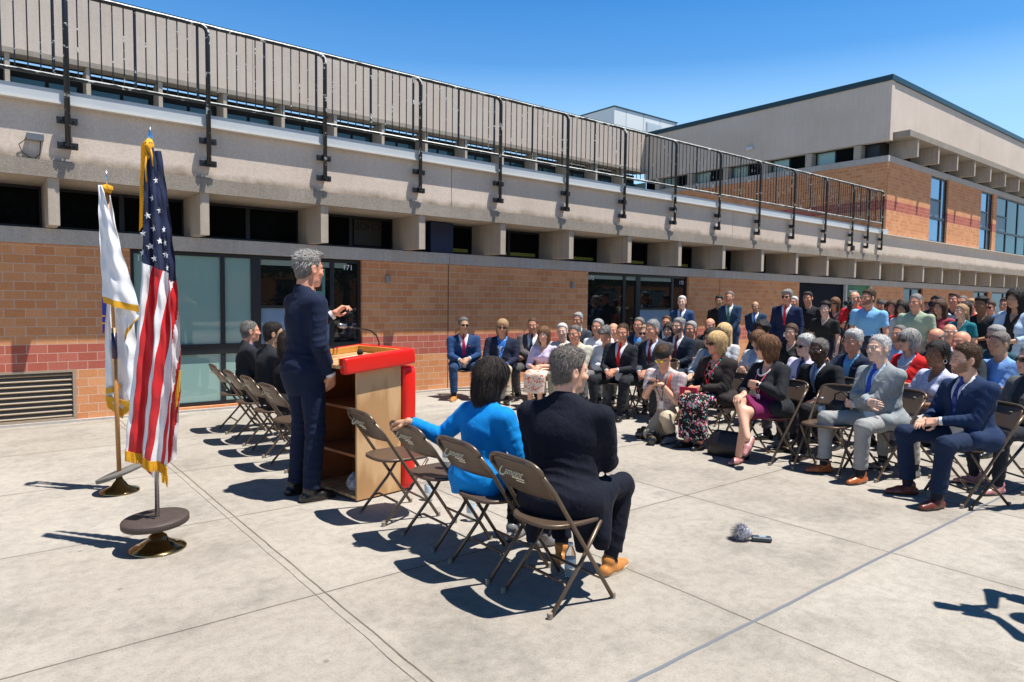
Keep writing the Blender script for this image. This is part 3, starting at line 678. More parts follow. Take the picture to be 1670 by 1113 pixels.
# inner folds hanging behind the front fold
L2 = [(-z_, x+0.01) for z_, x in [(-a, b) for a, b in Lt]]
sh2 = Sheet(uz(240), lambda u: uz(765+15*math.sin(u*5)), [(a, b+0.004+0.05*min(1, max(0, (a+2.3)))) for a, b in Lt], [(a, b-0.002) for a, b in Rt], 0.06, 1.7, 0.015, 0.55, 30, 150)
def uscol2(x, z, u, v):
    px = x*PXU+256; py = 897-z/1.003*271.5
    if py < 452: return 2
    return 0 if int((px*0.9+0.16*py)/13) % 2 else 1
ff, mm = sh2.faces(uscol2); link_mesh('inner_fold', sh2.V, ff, None, US, True, [F_RED, F_WHT, F_BLU], mm)
fringe('inner_fringe', (ux(262), 0.02, uz(768)), (ux(272), 0.02, uz(776)), 7, 0.07, US)
fringe('side_fringe', (ux(284), 0.05, uz(640)), (ux(291), 0.05, uz(600)), 14, 0.10, US, dx=-0.004)
f = MB(); rg = random.Random(5)
pl = [(252, 232), (251, 260), (249, 290), (248, 330), (246.5, 368)]
for (xa, ya), (xb, yb_) in zip(pl, pl[1:]):
    for i in range(14):
        s_ = i/14; p = np.array((ux(xa+(xb-xa)*s_), -0.045, uz(ya+(yb_-ya)*s_))); e = p+np.array((-0.016, -0.004, -0.03)); f.tube([p+np.array((0.006, 0, 0)), p, e], [0.003, 0.004, 0.0018], 4)
f.build('hoist_fringe', GOLD, US)
f = MB()
for i in range(16):
    a = 2*math.pi*i/16; f.tube([(0.008*math.cos(a), 0.008*math.sin(a)-0.01, uz(226)), (0.026*math.cos(a), 0.022*math.sin(a)-0.02, uz(236)), (0.022*math.cos(a*1.3), 0.02*math.sin(a)-0.03, uz(252-8*math.sin(3*a)))], [0.006, 0.0075, 0.003], 5)
f.tube([(0.0, -0.03, uz(240)), (-0.005, -0.055, uz(270)), (0.002, -0.055, uz(295))], [0.007, 0.006, 0.003], 6)
f.tube([(0.012, -0.03, uz(238)), (0.03, -0.045, uz(252)), (0.036, -0.045, uz(270))], [0.007, 0.006, 0.003], 6)
f.build('cord_tassel', GOLD, US, True)
for (zx, zy) in ((398, 283), (382, 372), (411, 434), (360, 461), (392, 521), (431, 527), (338, 547), (415, 582), (438, 590), (368, 608), (322, 640), (432, 645), (443, 655), (393, 668), (447, 714)):
    px, py = 140+zx*.3237, 200+zy*.3237; c0 = sh.at(ux(px), uz(py)); pts = []
    sq = 1.0 if ux(px) < interp(-uz(py), Rt)-0.03 else 0.5
    for k in range(10):
        a = math.pi/2+0.15+k*math.pi/5; r_ = 0.0215 if k % 2 == 0 else 0.009
        pts.append((c0[0]+r_*math.cos(a)*sq, c0[2]+r_*math.sin(a)))
    f = MB(); vv = []
    for (x, z) in pts: q = sh.at(x, z); vv.append((x, min(q[1], c0[1]+0.004)-0.005, z))
    f.add([(c0[0], c0[1]-0.006, c0[2])]+vv, [(0, k+1, (k+1) % 10+1) for k in range(10)]); f.build('star', F_WHT, fl)

# white state flag
PX2 = 209.0
def wx_(px): return (px-188)/PX2
def wz_(py): return (800-py)/PX2
SF = empty('state_flag', 'white flag with gold fringe folded round a wooden pole, left of the American flag', 'flag', (0.893, 6.10, 0), FR)
f = MB(); f.tube([(0.0, 0, 0.09), (-0.02, 0.0, 1.3)], 0.017, 10); f.build('lower_pole', WOODP, SF, True)
f = MB(); f.tube([(-0.021, 0, 1.302), (-0.045, 0, 2.38)], 0.012, 10); f.build('upper_pole', WOODP, SF, True)
f = MB(); f.tube([(-0.016, 0, 1.06), (-0.019, 0, 1.26)], 0.0195, 12); f.build('ferrule', simple('ferrule_dark', (0.06, 0.05, 0.09), 0.3, 0.7), SF, True)
f = MB(); f.tube([(-0.045, 0, 2.38), (-0.048, 0, 2.46), (-0.05, 0, 2.52)], [0.008, 0.006, 0.001], 8); f.build('finial', CHROME, SF, True)
f = MB(); f.lathe([(0.138, 0.0), (0.142, 0.006), (0.138, 0.014), (0.11, 0.026), (0.085, 0.036), (0.06, 0.05), (0.045, 0.075), (0.028, 0.095), (0.02, 0.12)], 48); f.build('stand', BRASS, SF, True)
f = MB(); f.lathe([(0.02, -0.014), (0.17, -0.016), (0.185, -0.012), (0.185, 0.012), (0.18, 0.016), (0.02, 0.014)], 56); wgt = f.build('round_weight', STONE, SF, True); wgt.location = (0.015, 0, 0.155); wgt.rotation_euler = (R(0), R(-21), R(8))
tab = lambda l: [(-wz_(y), wx_(x)) for y, x in l]
bk = Sheet(wz_(312), lambda u: wz_(655+27*(1-abs(2*u-0.85))), tab([(312, 170), (459, 164.5), (540, 163.5), (643, 165), (690, 170)]), tab([(312, 178), (350, 184), (420, 198), (490, 210), (545, 213), (600, 217), (660, 217), (690, 212)]), 0.05, 1.6, 0.022, 0.2, 30, 150)
ff, mm = bk.faces(lambda x, z, u, v: 1 if (v > 0.955) else 0)
wf = link_mesh('flag_cloth', bk.V, ff, None, SF, True, [F_WHT, GOLD], mm)
fr_ = Sheet(wz_(300), lambda u: wz_(487+15*u), tab([(300, 174), (330, 173.5), (420, 174.5), (502, 175.5)]), tab([(300, 179), (312, 184), (350, 193), (400, 206), (450, 220), (490, 231.5), (503, 232)]), -0.075, 1.1, 0.018, 0.75, 30, 110)
ff, mm = fr_.faces(lambda x, z, u, v: 1 if (v > 0.945) else 0)
link_mesh('front_fold', fr_.V, ff, None, SF, True, [F_WHT, GOLD], mm)
rb = Sheet(wz_(490), lambda u: wz_(552-42*u), tab([(490, 200), (560, 206)]), tab([(490, 231), (512, 230.5), (530, 222), (560, 208)]), -0.02, 1.0, 0.01, 0.3, 16, 50)
ff, mm = rb.faces(lambda x, z, u, v: 1 if (v > 0.80) else 0)
link_mesh('side_fold', rb.V, ff, None, SF, True, [F_WHT, GOLD], mm)
def ribbon(name, pts, wd, y, parent):
    f = MB()
    for (xa, ya), (xb, yb_) in zip(pts, pts[1:]):
        a = (wx_(xa), y, wz_(ya)); b_ = (wx_(xb), y-0.01, wz_(yb_)); f.add([a, b_, (b_[0], b_[1], b_[2]-wd), (a[0], a[1], a[2]-wd), (a[0], y+0.006, a[2]), (b_[0], y-0.004, b_[2]), (b_[0], y-0.004, b_[2]-wd), (a[0], y+0.006, a[2]-wd)], [(0, 1, 2, 3), (4, 7, 6, 5), (0, 4, 5, 1), (3, 2, 6, 7)])
    f.build(name, GOLD, parent)
ribbon('gold_edge', [(166, 629), (179, 625), (191, 619)], 0.045, 0.02, SF); ribbon('gold_edge', [(166, 640), (190, 646), (215, 655)], 0.04, 0.018, SF)
f = MB()
for (xa, ya, xb, yb_) in ((164.5, 466, 172, 463), (164, 470, 171.5, 468)): pass
f.add([(wx_(164.3), 0.012, wz_(474)), (wx_(173), 0.012, wz_(470)), (wx_(171), 0.012, wz_(500)), (wx_(167), 0.012, wz_(535)), (wx_(164), 0.012, wz_(540))], [(0, 1, 2, 3, 4)])
f.build('seal_emblem', F_SEAL, SF)
f = MB()
for y_ in (463, 476, 508, 520): f.box(wx_(164.5), wx_(172-max(0, y_-480)*0.08), 0.004, 0.009, wz_(y_+2.2), wz_(y_))
f.build('seal_lines', GOLD, SF)
f = MB(); rg = random.Random(8)
for i in range(26):
    a = 2*math.pi*i/26; h0 = wz_(303); r1 = 0.042
    f.tube([(-0.044+0.012*math.cos(a), 0.012*math.sin(a)-0.01, h0+0.02), (-0.044+r1*math.cos(a), r1*math.sin(a)-0.02, h0+rg.uniform(-.01, .012)), (-0.044+0.03*math.cos(a+.4), 0.03*math.sin(a+.4)-0.02, h0-0.035)], [0.008, 0.01, 0.006], 5)
f.build('gold_rosette', GOLD, SF, True)

# ------------------------------------------------------------------ lectern
m, t = newmat('lectern_maple', (0.62, 0.42, 0.24), 0.4, 0, 0.4)
c = t.coord('Object', (1, 1, 0.14)); wv = t.add('ShaderNodeTexWave', wave_type='RINGS', bands_direction='Y'); wv.inputs['Scale'].default_value = 3.4; wv.inputs['Distortion'].default_value = 5.5; wv.inputs['Detail'].default_value = 3; wv.inputs['Detail Scale'].default_value = 1.4
t.link(c, wv.inputs[0]); g_ = t.noise(t.coord('Object', (60, 60, 1.5)), 3, 4)
t.link(t.mix(0.25, t.mix(t.ramp(wv.outputs['Fac'], [(0.2, 0.0), (0.8, 1.0)]), (0.50, 0.28, 0.125), (0.68, 0.43, 0.22)), t.ramp(g_, [(0.3, 0.6), (0.7, 1.0)]), 'MULTIPLY'), t.b.inputs['Base Color'])
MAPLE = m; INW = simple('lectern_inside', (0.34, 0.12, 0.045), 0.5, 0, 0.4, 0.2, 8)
VIN, t = newmat('red_vinyl', (0.78, 0.014, 0.008), 0.28, 0, 0.5); t.bump(t.noise(t.coord(), 7, 3), 0.25, 0.02)
LC = empty('lectern', 'wooden lectern with red padded edges and front and open shelves', 'lectern', (2.27, 4.73, 0), R(9))
f = MB(); f.bbox(0, 0.42, 0, 0.02, 0.012, 1.03, 0.002); f.build('side_panel', MAPLE, LC)
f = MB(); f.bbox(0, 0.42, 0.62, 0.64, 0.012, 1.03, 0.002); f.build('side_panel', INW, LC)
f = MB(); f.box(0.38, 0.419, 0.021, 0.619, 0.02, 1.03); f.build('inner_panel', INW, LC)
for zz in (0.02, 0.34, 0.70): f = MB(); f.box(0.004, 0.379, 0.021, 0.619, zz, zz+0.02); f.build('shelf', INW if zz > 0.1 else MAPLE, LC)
def pillow_box(x0, x1, y0, y1, z0, z1, r=0.035):
    # padded bar: superellipse cross-sections along its longest axis
    f = MB(); d = [x1-x0, y1-y0, z1-z0]; ax = d.index(max(d)); c0 = [(x0+x1)/2, (y0+y1)/2, (z0+z1)/2]; o = [i for i in range(3) if i != ax]
    rings = [(-.5, .90), (-.495, .96), (-.48, .98), (-.45, 1.0), (-.2, 1.012), (0, 1.0), (.2, 1.012), (.45, 1.0), (.48, .98), (.495, .96), (.5, .90)]; n = 28
    for (tt, sc) in rings:
        for k in range(n):
            a = 2*math.pi*k/n; cc, ss = math.cos(a), math.sin(a)
            p = [0, 0, 0]; p[ax] = c0[ax]+tt*d[ax]
            p[o[0]] = c0[o[0]] + sc*d[o[0]]/2*abs(cc)**0.3*(1 if cc > 0 else -1); p[o[1]] = c0[o[1]] + sc*d[o[1]]/2*abs(ss)**0.3*(1 if ss > 0 else -1)
            f.v.append(tuple(p))
    for i in range(len(rings)-1):
        for k in range(n): f.f.append((i*n+k, i*n+(k+1) % n, (i+1)*n+(k+1) % n, (i+1)*n+k)); f.m.append(0)
    f.f += [tuple(range(n))[::-1], tuple(range((len(rings)-1)*n, len(rings)*n))]; f.m += [0, 0]
    return f
pillow_box(0.422, 0.565, -0.03, 0.67, 0.02, 1.015).build('front_pad', VIN, LC, True)
# sloping top tray with padded rim
top = MB(); top.bbox(-0.05, 0.56, -0.02, 0.66, 1.035, 1.062, 0.003); tp = top.build('top', MAPLE, LC); tp.rotation_euler = (0, R(-4.5), 0); tp.location = (0, 0, 0)
f = MB()
for (a, b_, c_, d_) in ((-0.045, 0.54, 0.03, 0.045), (-0.045, 0.54, 0.60, 0.615), (0.52, 0.535, 0.045, 0.60)): f.bbox(a, b_, c_, d_, 1.064, 1.115, 0.002)
f.build('inner_rim', simple('rim_wood', (0.62, 0.30, 0.06), 0.45), tp)
pillow_box(-0.05, 0.60, -0.06, 0.028, 0.995, 1.118).build('near_pad', VIN, tp, True)
pillow_box(-0.05, 0.60, 0.617, 0.69, 1.03, 1.115).build('far_pad', VIN, tp, True)
pillow_box(0.54, 0.605, -0.05, 0.685, 1.03, 1.118).build('front_rim_pad', VIN, tp, True)
MC = LC.matrix_basis.copy() if False else Matrix.Translation((2.27, 4.73, 0)) @ Matrix.Rotation(R(9), 4, 'Z')
def lp(u, v, z): return tuple(MC @ Vector((u, v, z)))
p0 = lp(0.47, 0.36, 0); GN = empty('gooseneck_microphone', 'thin black gooseneck microphone curving up from the lectern towards the speaker', 'microphone', (p0[0], p0[1], 1.098), R(9))
f = MB(); f.lathe([(0.022, 0.0), (0.022, 0.012), (0.012, 0.02)], 16); f.build('base', simple('mic_black', (0.02, 0.02, 0.022), 0.35, 0.4), GN, True)
f = MB(); f.tube([(0, 0, 0.01), (0.0, 0, 0.09), (-0.02, 0.01, 0.15), (-0.07, 0.02, 0.19), (-0.14, 0.03, 0.205), (-0.22, 0.04, 0.215), (-0.29, 0.05, 0.225)], 0.006, 8); f.build('neck', simple('mic_black', (0, 0, 0)), GN, True)
f = MB(); f.tube([(-0.28, 0.05, 0.222), (-0.3, 0.052, 0.228), (-0.34, 0.058, 0.236), (-0.36, 0.06, 0.24)], [0.008, 0.019, 0.021, 0.015], 12); f.build('capsule', simple('mic_grille', (0.25, 0.26, 0.28), 0.35, 0.8), GN, True)
p0 = lp(0.10, 0.10, 0); BM = empty('round_microphone', 'small black round foam microphone standing low on the lectern top', 'microphone', (p0[0], p0[1], 1.07), 0)
f = MB(); f.tube([(0.02, 0, 0), (0.0, 0, 0.03), (-0.005, 0, 0.05)], 0.005, 6); f.build('stem', simple('mic_black', (0, 0, 0)), BM, True)
f = MB(); f.lathe([(0.004, 0.04), (0.018, 0.048), (0.025, 0.062), (0.025, 0.07), (0.018, 0.086), (0.004, 0.093)], 16); f.build('foam_ball', simple('mic_foam', (0.012, 0.012, 0.012), 0.95), BM, True)
p0 = lp(0.20, 0.20, 0); f = MB(); f.bbox(-0.11, 0.11, -0.15, 0.15, 0, 0.004, 0.0015); pp = f.build('speech_papers', simple('paper_white', (0.75, 0.74, 0.7), 0.8, var=0.04)); pp.location = (p0[0], p0[1], 1.086); pp.rotation_euler = (0, R(-4.5), R(14)); tag(pp, 'sheets of white paper lying on the lectern top', 'papers')
# crumpled clear plastic bag on the bottom shelf
f = MB(); f.lathe([(0.02, 0.0), (0.12, 0.005), (0.14, 0.05), (0.12, 0.10), (0.09, 0.13), (0.02, 0.14)], 26)
rg = random.Random(4); f.v = [(x*rg.uniform(.8, 1.1), y*rg.uniform(.8, 1.1), z*rg.uniform(.75, 1.05)) for x, y, z in f.v]
pb = f.build('plastic_bag', simple('bag_plastic', (0.35, 0.34, 0.36), 0.25, 0, 0.8, 0.4, 30, 0.6)); p0 = lp(0.17, 0.16, 0); pb.location = (p0[0], p0[1], 0.041); tag(pb, 'crumpled plastic bag on the bottom shelf of the lectern', 'bag')

# ------------------------------------------------------------------ water bottles
BOT, t = newmat('bottle_clear', (0.85, 0.93, 0.97), 0.06, 0, 0.6); t.b.inputs['Transmission Weight'].default_value = 0.85; t.b.inputs['IOR'].default_value = 1.2
LBL = simple('bottle_label', (0.55, 0.68, 0.82), 0.5); CAPW = simple('bottle_cap', (0.8, 0.82, 0.85), 0.4)
def bottle(x, y, z, label, tilt=(0, 0, 0)):
    r = empty('water_bottle', label, 'bottle', (x, y, z), 0, 'half-litre water bottles'); r.rotation_euler = tilt
    f = MB(); f.lathe([(0.022, 0.0), (0.031, 0.004), (0.032, 0.02), (0.029, 0.035), (0.032, 0.05), (0.032, 0.12), (0.030, 0.14), (0.018, 0.172), (0.012, 0.18), (0.012, 0.185)], 20); f.build('bottle_body', BOT, r, True)
    f = MB(); f.lathe([(0.0325, 0.065), (0.0327, 0.067), (0.0327, 0.115), (0.0325, 0.117)], 20); f.build('paper_label', LBL, r, True)
    f = MB(); f.lathe([(0.0145, 0.184), (0.0145, 0.2), (0.013, 0.202)], 14); f.build('cap', CAPW, r, True)
bottle(2.44, 3.74, 0.452, 'clear water bottle standing on the seat of the empty chair')
bottle(2.74, 4.46, 0.0, 'clear water bottle on the concrete in front of the chair by the lectern')
bottle(2.72, 3.86, 0.0, 'clear water bottle on the concrete beyond the blue-jacketed woman\'s feet')
bottle(2.60, 2.72, 0.0, 'clear water bottle on the concrete by the seated man\'s tan shoe')
bottle(6.45, 3.27, 0.452, 'clear water bottle beside the black handbag on the empty front-row chair')

# ------------------------------------------------------------------ furry microphone on the concrete
FM = empty('furry_recorder', 'grey handheld recorder with a furry windscreen lying on the concrete', 'recorder', (3.95, 2.47, 0.0), R(-50))
f = MB(); f.bbox(0.03, 0.155, -0.026, 0.026, 0.004, 0.034, 0.006); rc = f.build('recorder_body', simple('recorder_slate', (0.06, 0.075, 0.095), 0.4, 0.3), FM)
f = MB(); f.bbox(0.075, 0.12, -0.018, 0.018, 0.0345, 0.037, 0.001); f.build('screen', simple('screen_grey', (0.3, 0.38, 0.45), 0.2), rc)
rg = random.Random(11); v = []; fcs = []
for i in range(1500):
    d = Vector((rg.gauss(0, 1), rg.gauss(0, 1), rg.gauss(0, 1))).normalized(); ctr = Vector((-0.03, 0, 0.052))
    a = ctr + Vector((d.x*0.045, d.y*0.04, d.z*0.04)); L_ = rg.uniform(0.025, 0.05); e = a + d*L_*0.8 + Vector((-0.012, 0.005, -0.008)) + Vector((rg.uniform(-1, 1), rg.uniform(-1, 1), rg.uniform(-1, 1)))*0.01
    e.z = max(0.003, e.z); s_ = d.cross(Vector((0.3, 0.5, 0.81))).normalized()*0.0013; n = len(v); v += [tuple(a-s_), tuple(a+s_), tuple(e)]; fcs.append((n, n+1, n+2))
link_mesh('windscreen_fur', v, fcs, simple('fur_grey', (0.36, 0.36, 0.42), 0.9, 0, 0.2, 0.4, 90), FM)
f = MB(); f.lathe([(0.005, -0.075), (0.032, -0.06), (0.042, -0.03), (0.038, 0.0), (0.02, 0.03)], 16, (0, 0, 0.048), 0); f.build('windscreen_core', simple('fur_grey', (0, 0, 0)), FM, True)

# ------------------------------------------------------------------ cameras
CBLK = simple('camera_black', (0.016, 0.016, 0.018), 0.45, 0.1); LGL = simple('lens_glass', (0.01, 0.012, 0.02), 0.05, 0.0, 0.9)
def photo_camera(x, y, z, rz, lens, label, grp='cameras on the concrete by the kneeling photographer', tilt=0):
    r = empty('photo_camera', label, 'camera', (x, y, z), rz, grp); r.rotation_euler = (0, tilt, rz)
    f = MB(); f.bbox(-0.035, 0.035, -0.075, 0.075, 0.0, 0.10, 0.008); f.bbox(-0.03, 0.05, 0.045, 0.078, 0.002, 0.098, 0.01); f.bbox(-0.025, 0.03, -0.028, 0.028, 0.096, 0.13, 0.01); f.build('camera_body', CBLK, r)
    f = MB(); f.lathe([(0.036, 0.03), (0.038, 0.05), (0.036, 0.07), (0.042, 0.075), (0.042, lens*0.6), (0.046, lens*0.62), (0.046, lens), (0.04, lens+0.002)], 24, (0, 0, 0.05), 0); l = f.build('lens', CBLK, r, True)
    f = MB(); f.lathe([(0.0465, lens*0.7), (0.0470, lens*0.71), (0.047, lens*0.75), (0.0465, lens*0.76)], 24, (0, 0, 0.05), 0); f.build('lens_ring', simple('lens_ring', (0.28, 0.2, 0.03), 0.5), l, True)
    f = MB(); f.lathe([(0.038, lens+0.001), (0.03, lens+0.006), (0.005, lens+0.008)], 20, (0, 0, 0.05), 0); f.build('front_glass', LGL, l, True)
    return r
photo_camera(6.02, 5.12, 0.0, R(195), 0.13, 'black camera lying on the concrete, the farther of the photographer\'s two')
photo_camera(5.92, 4.90, 0.0, R(215), 0.22, 'black camera with a long lens on the concrete by the photographer\'s knee')
f = MB()   # camera strap
f.tube([(5.98, 4.95, 0.05), (6.15, 4.85, 0.012), (6.3, 4.95, 0.012), (6.2, 5.1, 0.012), (6.03, 5.15, 0.06)], 0.008, 6); st = f.build('camera_strap', CBLK, None, True); tag(st, 'black camera strap looped on the concrete behind the cameras', 'strap')
def tripod(x, y, h, feet, label, head=True):
    r = empty('camera_tripod', label, 'tripod', (x, y, 0), 0, 'camera tripods')
    for (fx, fy) in feet:
        f = MB(); a = Vector((0, 0, h)); b_ = Vector((fx-x, fy-y, 0.02)); mid = a.lerp(b_, 0.45)
        f.tube([a, mid], 0.017, 8); f.tube([mid, b_], 0.011, 8); f.lathe([(0.016, 0), (0.018, 0.02), (0.01, 0.035)], 8, (b_.x, b_.y, 0)); f.build('leg', CBLK, r, True)
    f = MB(); f.tube([(0, 0, h-0.25), (0, 0, h+0.12)], 0.014, 8); f.lathe([(0.04, h-0.03), (0.045, h+0.03), (0.02, h+0.04)], 12); f.build('column', CBLK, r, True)
    f = MB(); f.bbox(-0.04, 0.04, -0.035, 0.035, h+0.121, h+0.18, 0.008); f.tube([(0, 0, h+0.15), (0.25, 0.05, h+0.02)], 0.008, 6); f.build('pan_head', CBLK, r)
    return r
tripod(6.62, 1.22, 1.25, [(5.92, 1.815), (7.2, 1.5), (6.5, 0.5)], 'black tripod with one leg reaching in at the right end of the audience')
def video_camera(x, y, z, rz, label, s=1.0):
    r = empty('video_camera', label, 'video camera', (x, y, z), rz, 'video cameras'); r.scale = (s, s, s)
    f = MB(); f.bbox(-0.12, 0.12, -0.045, 0.045, 0, 0.12, 0.01); f.bbox(-0.16, -0.12, -0.035, 0.035, 0.01, 0.10, 0.008); f.build('camera_body', CBLK, r)
    f = MB(); f.lathe([(0.04, 0.12), (0.045, 0.14), (0.042, 0.2), (0.05, 0.21), (0.055, 0.26), (0.05, 0.262)], 20, (0, 0, 0.06), 0); f.build('lens', CBLK, r, True)
    f = MB(); f.tube([(-0.08, 0, 0.12), (-0.06, 0, 0.17), (0.08, 0, 0.17), (0.1, 0, 0.12)], 0.01, 8); f.build('handle', CBLK, r, True)
    f = MB(); f.bbox(-0.02, 0.10, 0.05, 0.065, 0.04, 0.12, 0.003); f.build('viewfinder_screen', LGL, r); f = MB(); f.tube([(0.0, 0, 0.18), (0.16, 0.0, 0.2)], [0.012, 0.014], 8); f.build('microphone', simple('mic_foam', (0, 0, 0)), r, True)
    return r
video_camera(6.62, 1.22, 1.435, R(160), 'black video camera on the tripod at the right edge')

# ------------------------------------------------------------------ bags
def handbag(x, y, z, rz, w, d, h, label, mat, deco=None):
    r = empty('handbag', label, 'bag', (x, y, z), rz, None)
    f = MB(); n = 24
    prof = [(0, 0.9), (0.02, 1.0), (0.3, 1.05), (0.6, 1.0), (0.85, 0.85), (1.0, 0.62)]
    for (tt, sc) in prof:
        for k in range(n):
            a = 2*math.pi*k/n; cc, ss = math.cos(a), math.sin(a)
            f.v.append((w/2*sc*abs(cc)**0.55*(1 if cc > 0 else -1), d/2*(sc if tt < 0.8 else sc*0.4)*abs(ss)**0.7*(1 if ss > 0 else -1), h*tt))
    for i in range(len(prof)-1):
        for k in range(n): f.f.append((i*n+k, i*n+(k+1) % n, (i+1)*n+(k+1) % n, (i+1)*n+k)); f.m.append(0)
    f.f += [tuple(range(n))[::-1], tuple(range((len(prof)-1)*n, len(prof)*n))]; f.m += [0, 0]
    f.build('bag_body', mat, r, True)
    f = MB(); f.tube([(-w*.28, 0, h*.9), (-w*.25, 0, h*1.25), (0, 0, h*1.42), (w*.25, 0, h*1.25), (w*.28, 0, h*.9)], 0.007, 6); f.build('handle', mat, r, True)
    if deco:
        f = MB(); rg = random.Random(2)
        for i in range(40):
            a = rg.uniform(0, 6.28); tt = rg.uniform(0.15, 0.85); sc = np.interp(tt, [p[0] for p in prof], [p[1] for p in prof]); cc, ss = math.cos(a), math.sin(a)
            f.lathe([(0.001, -0.004), (0.009, 0), (0.001, 0.004)], 6, (w/2*sc*abs(cc)**0.55*(1 if cc > 0 else -1)*1.01, d/2*sc*abs(ss)**0.7*(1 if ss > 0 else -1)*1.02, h*tt))
        f.build('printed_dots', deco, r)
LEA = simple('leather_black', (0.012, 0.012, 0.014), 0.45, 0, 0.5)
handbag(5.98, 3.98, 0.0, R(100), 0.42, 0.16, 0.26, 'large soft black bag on the concrete under the woman in the floral dress', LEA)
handbag(6.40, 3.06, 0.452, R(80), 0.26, 0.13, 0.2, 'small black handbag with cream dots on the empty front-row chair', LEA, simple('cream_dots', (0.7, 0.65, 0.5), 0.6))
handbag(6.55, 7.15, 0.0, R(60), 0.3, 0.14, 0.24, 'cream tote bag on the concrete beside the woman in the orange skirt', simple('canvas_cream', (0.62, 0.6, 0.5), 0.8))
# ------------------------------------------------------------------ signed-distance bodies turned into meshes
f32 = np.float32
def V_(*a): return np.array(a, dtype=np.float64)
def nrm(v): v = np.asarray(v, float); return v/(np.linalg.norm(v)+1e-9)
def s_cap(p, a, b, ra, rb):
    a = np.asarray(a, f32); b = np.asarray(b, f32); ba = b-a; l2 = float(ba@ba)+1e-9
    h = np.clip(((p-a)@ba)/l2, 0, 1).astype(f32)
    q = p-a-h[:, None]*ba
    return np.sqrt(np.einsum('ij,ij->i', q, q)) - (ra+(rb-ra)*h)
def s_ell(p, c, r, M=None):
    q = p-np.asarray(c, f32)
    if M is not None: q = q@np.asarray(M, f32)
    r = np.asarray(r, f32); k0 = np.sqrt(np.einsum('ij,ij->i', q/r, q/r)); k1 = np.sqrt(np.einsum('ij,ij->i', q/(r*r), q/(r*r)))+1e-6
    return k0*(k0-1)/k1
def smin(a, b, k):
    h = np.clip(0.5+0.5*(b-a)/k, 0, 1); return b+(a-b)*h-k*h*(1-h)
def smax(a, b, k): return -smin(-a, -b, k)
def mesh_sdf(fn, lo, hi, h, pad=0.03):
    lo = np.asarray(lo, float)-pad; hi = np.asarray(hi, float)+pad
    Bn = 8; nb = np.ceil((hi-lo)/(h*Bn)).astype(int); n = nb*Bn+1
    bx = np.stack(np.meshgrid(*[np.arange(k) for k in nb], indexing='ij'), -1).reshape(-1, 3)
    cen = (lo + (bx+0.5)*Bn*h).astype(f32); d = fn(cen); rad = h*Bn*0.5*1.732*1.15+0.012
    F = np.empty(tuple(n), f32); F.fill(1.0)
    inside = bx[d < -rad]
    for off in [(0, 0, 0)]:
        for b in inside: F[b[0]*Bn:(b[0]+1)*Bn+1, b[1]*Bn:(b[1]+1)*Bn+1, b[2]*Bn:(b[2]+1)*Bn+1] = -1
    act = bx[np.abs(d) <= rad]
    if len(act) == 0: return np.zeros((0, 3)), np.zeros((0, 4), int)
    g = np.stack(np.meshgrid(*[np.arange(Bn+1)]*3, indexing='ij'), -1).reshape(-1, 3)
    for s in range(0, len(act), 800):
        A = act[s:s+800]; idx = (A[:, None, :]*Bn+g[None]).reshape(-1, 3)
        F[idx[:, 0], idx[:, 1], idx[:, 2]] = fn((lo+idx*h).astype(f32))
    return surf_nets(F, lo, h)
def surf_nets(F, lo, h):
    I = F < 0; nx, ny, nz = F.shape
    cnt = np.zeros((nx-1, ny-1, nz-1), np.int8)
    for dx in (0, 1):
        for dy in (0, 1):
            for dz in (0, 1): cnt += I[dx:nx-1+dx, dy:ny-1+dy, dz:nz-1+dz]
    cells = np.argwhere((cnt > 0) & (cnt < 8))
    if len(cells) == 0: return np.zeros((0, 3)), np.zeros((0, 4), int)
    vid = -np.ones(cnt.shape, np.int32); vid[cells[:, 0], cells[:, 1], cells[:, 2]] = np.arange(len(cells))
    acc = np.zeros((len(cells), 3)); num = np.zeros(len(cells))
    cs = [(0, 0, 0), (1, 0, 0), (0, 1, 0), (1, 1, 0), (0, 0, 1), (1, 0, 1), (0, 1, 1), (1, 1, 1)]
    vals = [F[cells[:, 0]+c[0], cells[:, 1]+c[1], cells[:, 2]+c[2]] for c in cs]
    for a in range(8):
        for b in range(a+1, 8):
            df = np.abs(np.array(cs[a])-np.array(cs[b]))
            if df.sum() != 1: continue
            fa, fb = vals[a], vals[b]; cr = (fa < 0) != (fb < 0)
            t = np.where(cr, fa/(fa-fb+1e-12), 0); pa = np.array(cs[a], float); pb = np.array(cs[b], float)
            acc += np.where(cr[:, None], pa+(pb-pa)*t[:, None], 0); num += cr
    V = lo + (cells + acc/num[:, None])*h
    Q = []
    for ax in range(3):
        sl0 = [slice(None)]*3; sl1 = [slice(None)]*3; sl0[ax] = slice(0, -1); sl1[ax] = slice(1, None)
        A = I[tuple(sl0)]; Bq = I[tuple(sl1)]; e = np.argwhere(A != Bq)
        o1, o2 = [(1, 2), (2, 0), (0, 1)][ax]
        ok = (e[:, o1] > 0) & (e[:, o2] > 0) & (e[:, o1] < F.shape[o1]-1) & (e[:, o2] < F.shape[o2]-1); e = e[ok]
        def c(d1, d2):
            q = e.copy(); q[:, o1] += d1; q[:, o2] += d2; return vid[q[:, 0], q[:, 1], q[:, 2]]
        q = np.stack([c(-1, -1), c(0, -1), c(0, 0), c(-1, 0)], 1)
        flip = ~A[e[:, 0], e[:, 1], e[:, 2]]; q[flip] = q[flip][:, ::-1]; Q.append(q)
    Q = np.concatenate(Q); return V, Q[(Q >= 0).all(1)]
_rs = np.random.RandomState(5); WD = _rs.normal(size=(9, 3)); WD /= np.linalg.norm(WD, axis=1)[:, None]; WP = _rs.uniform(0, 6.28, 9)
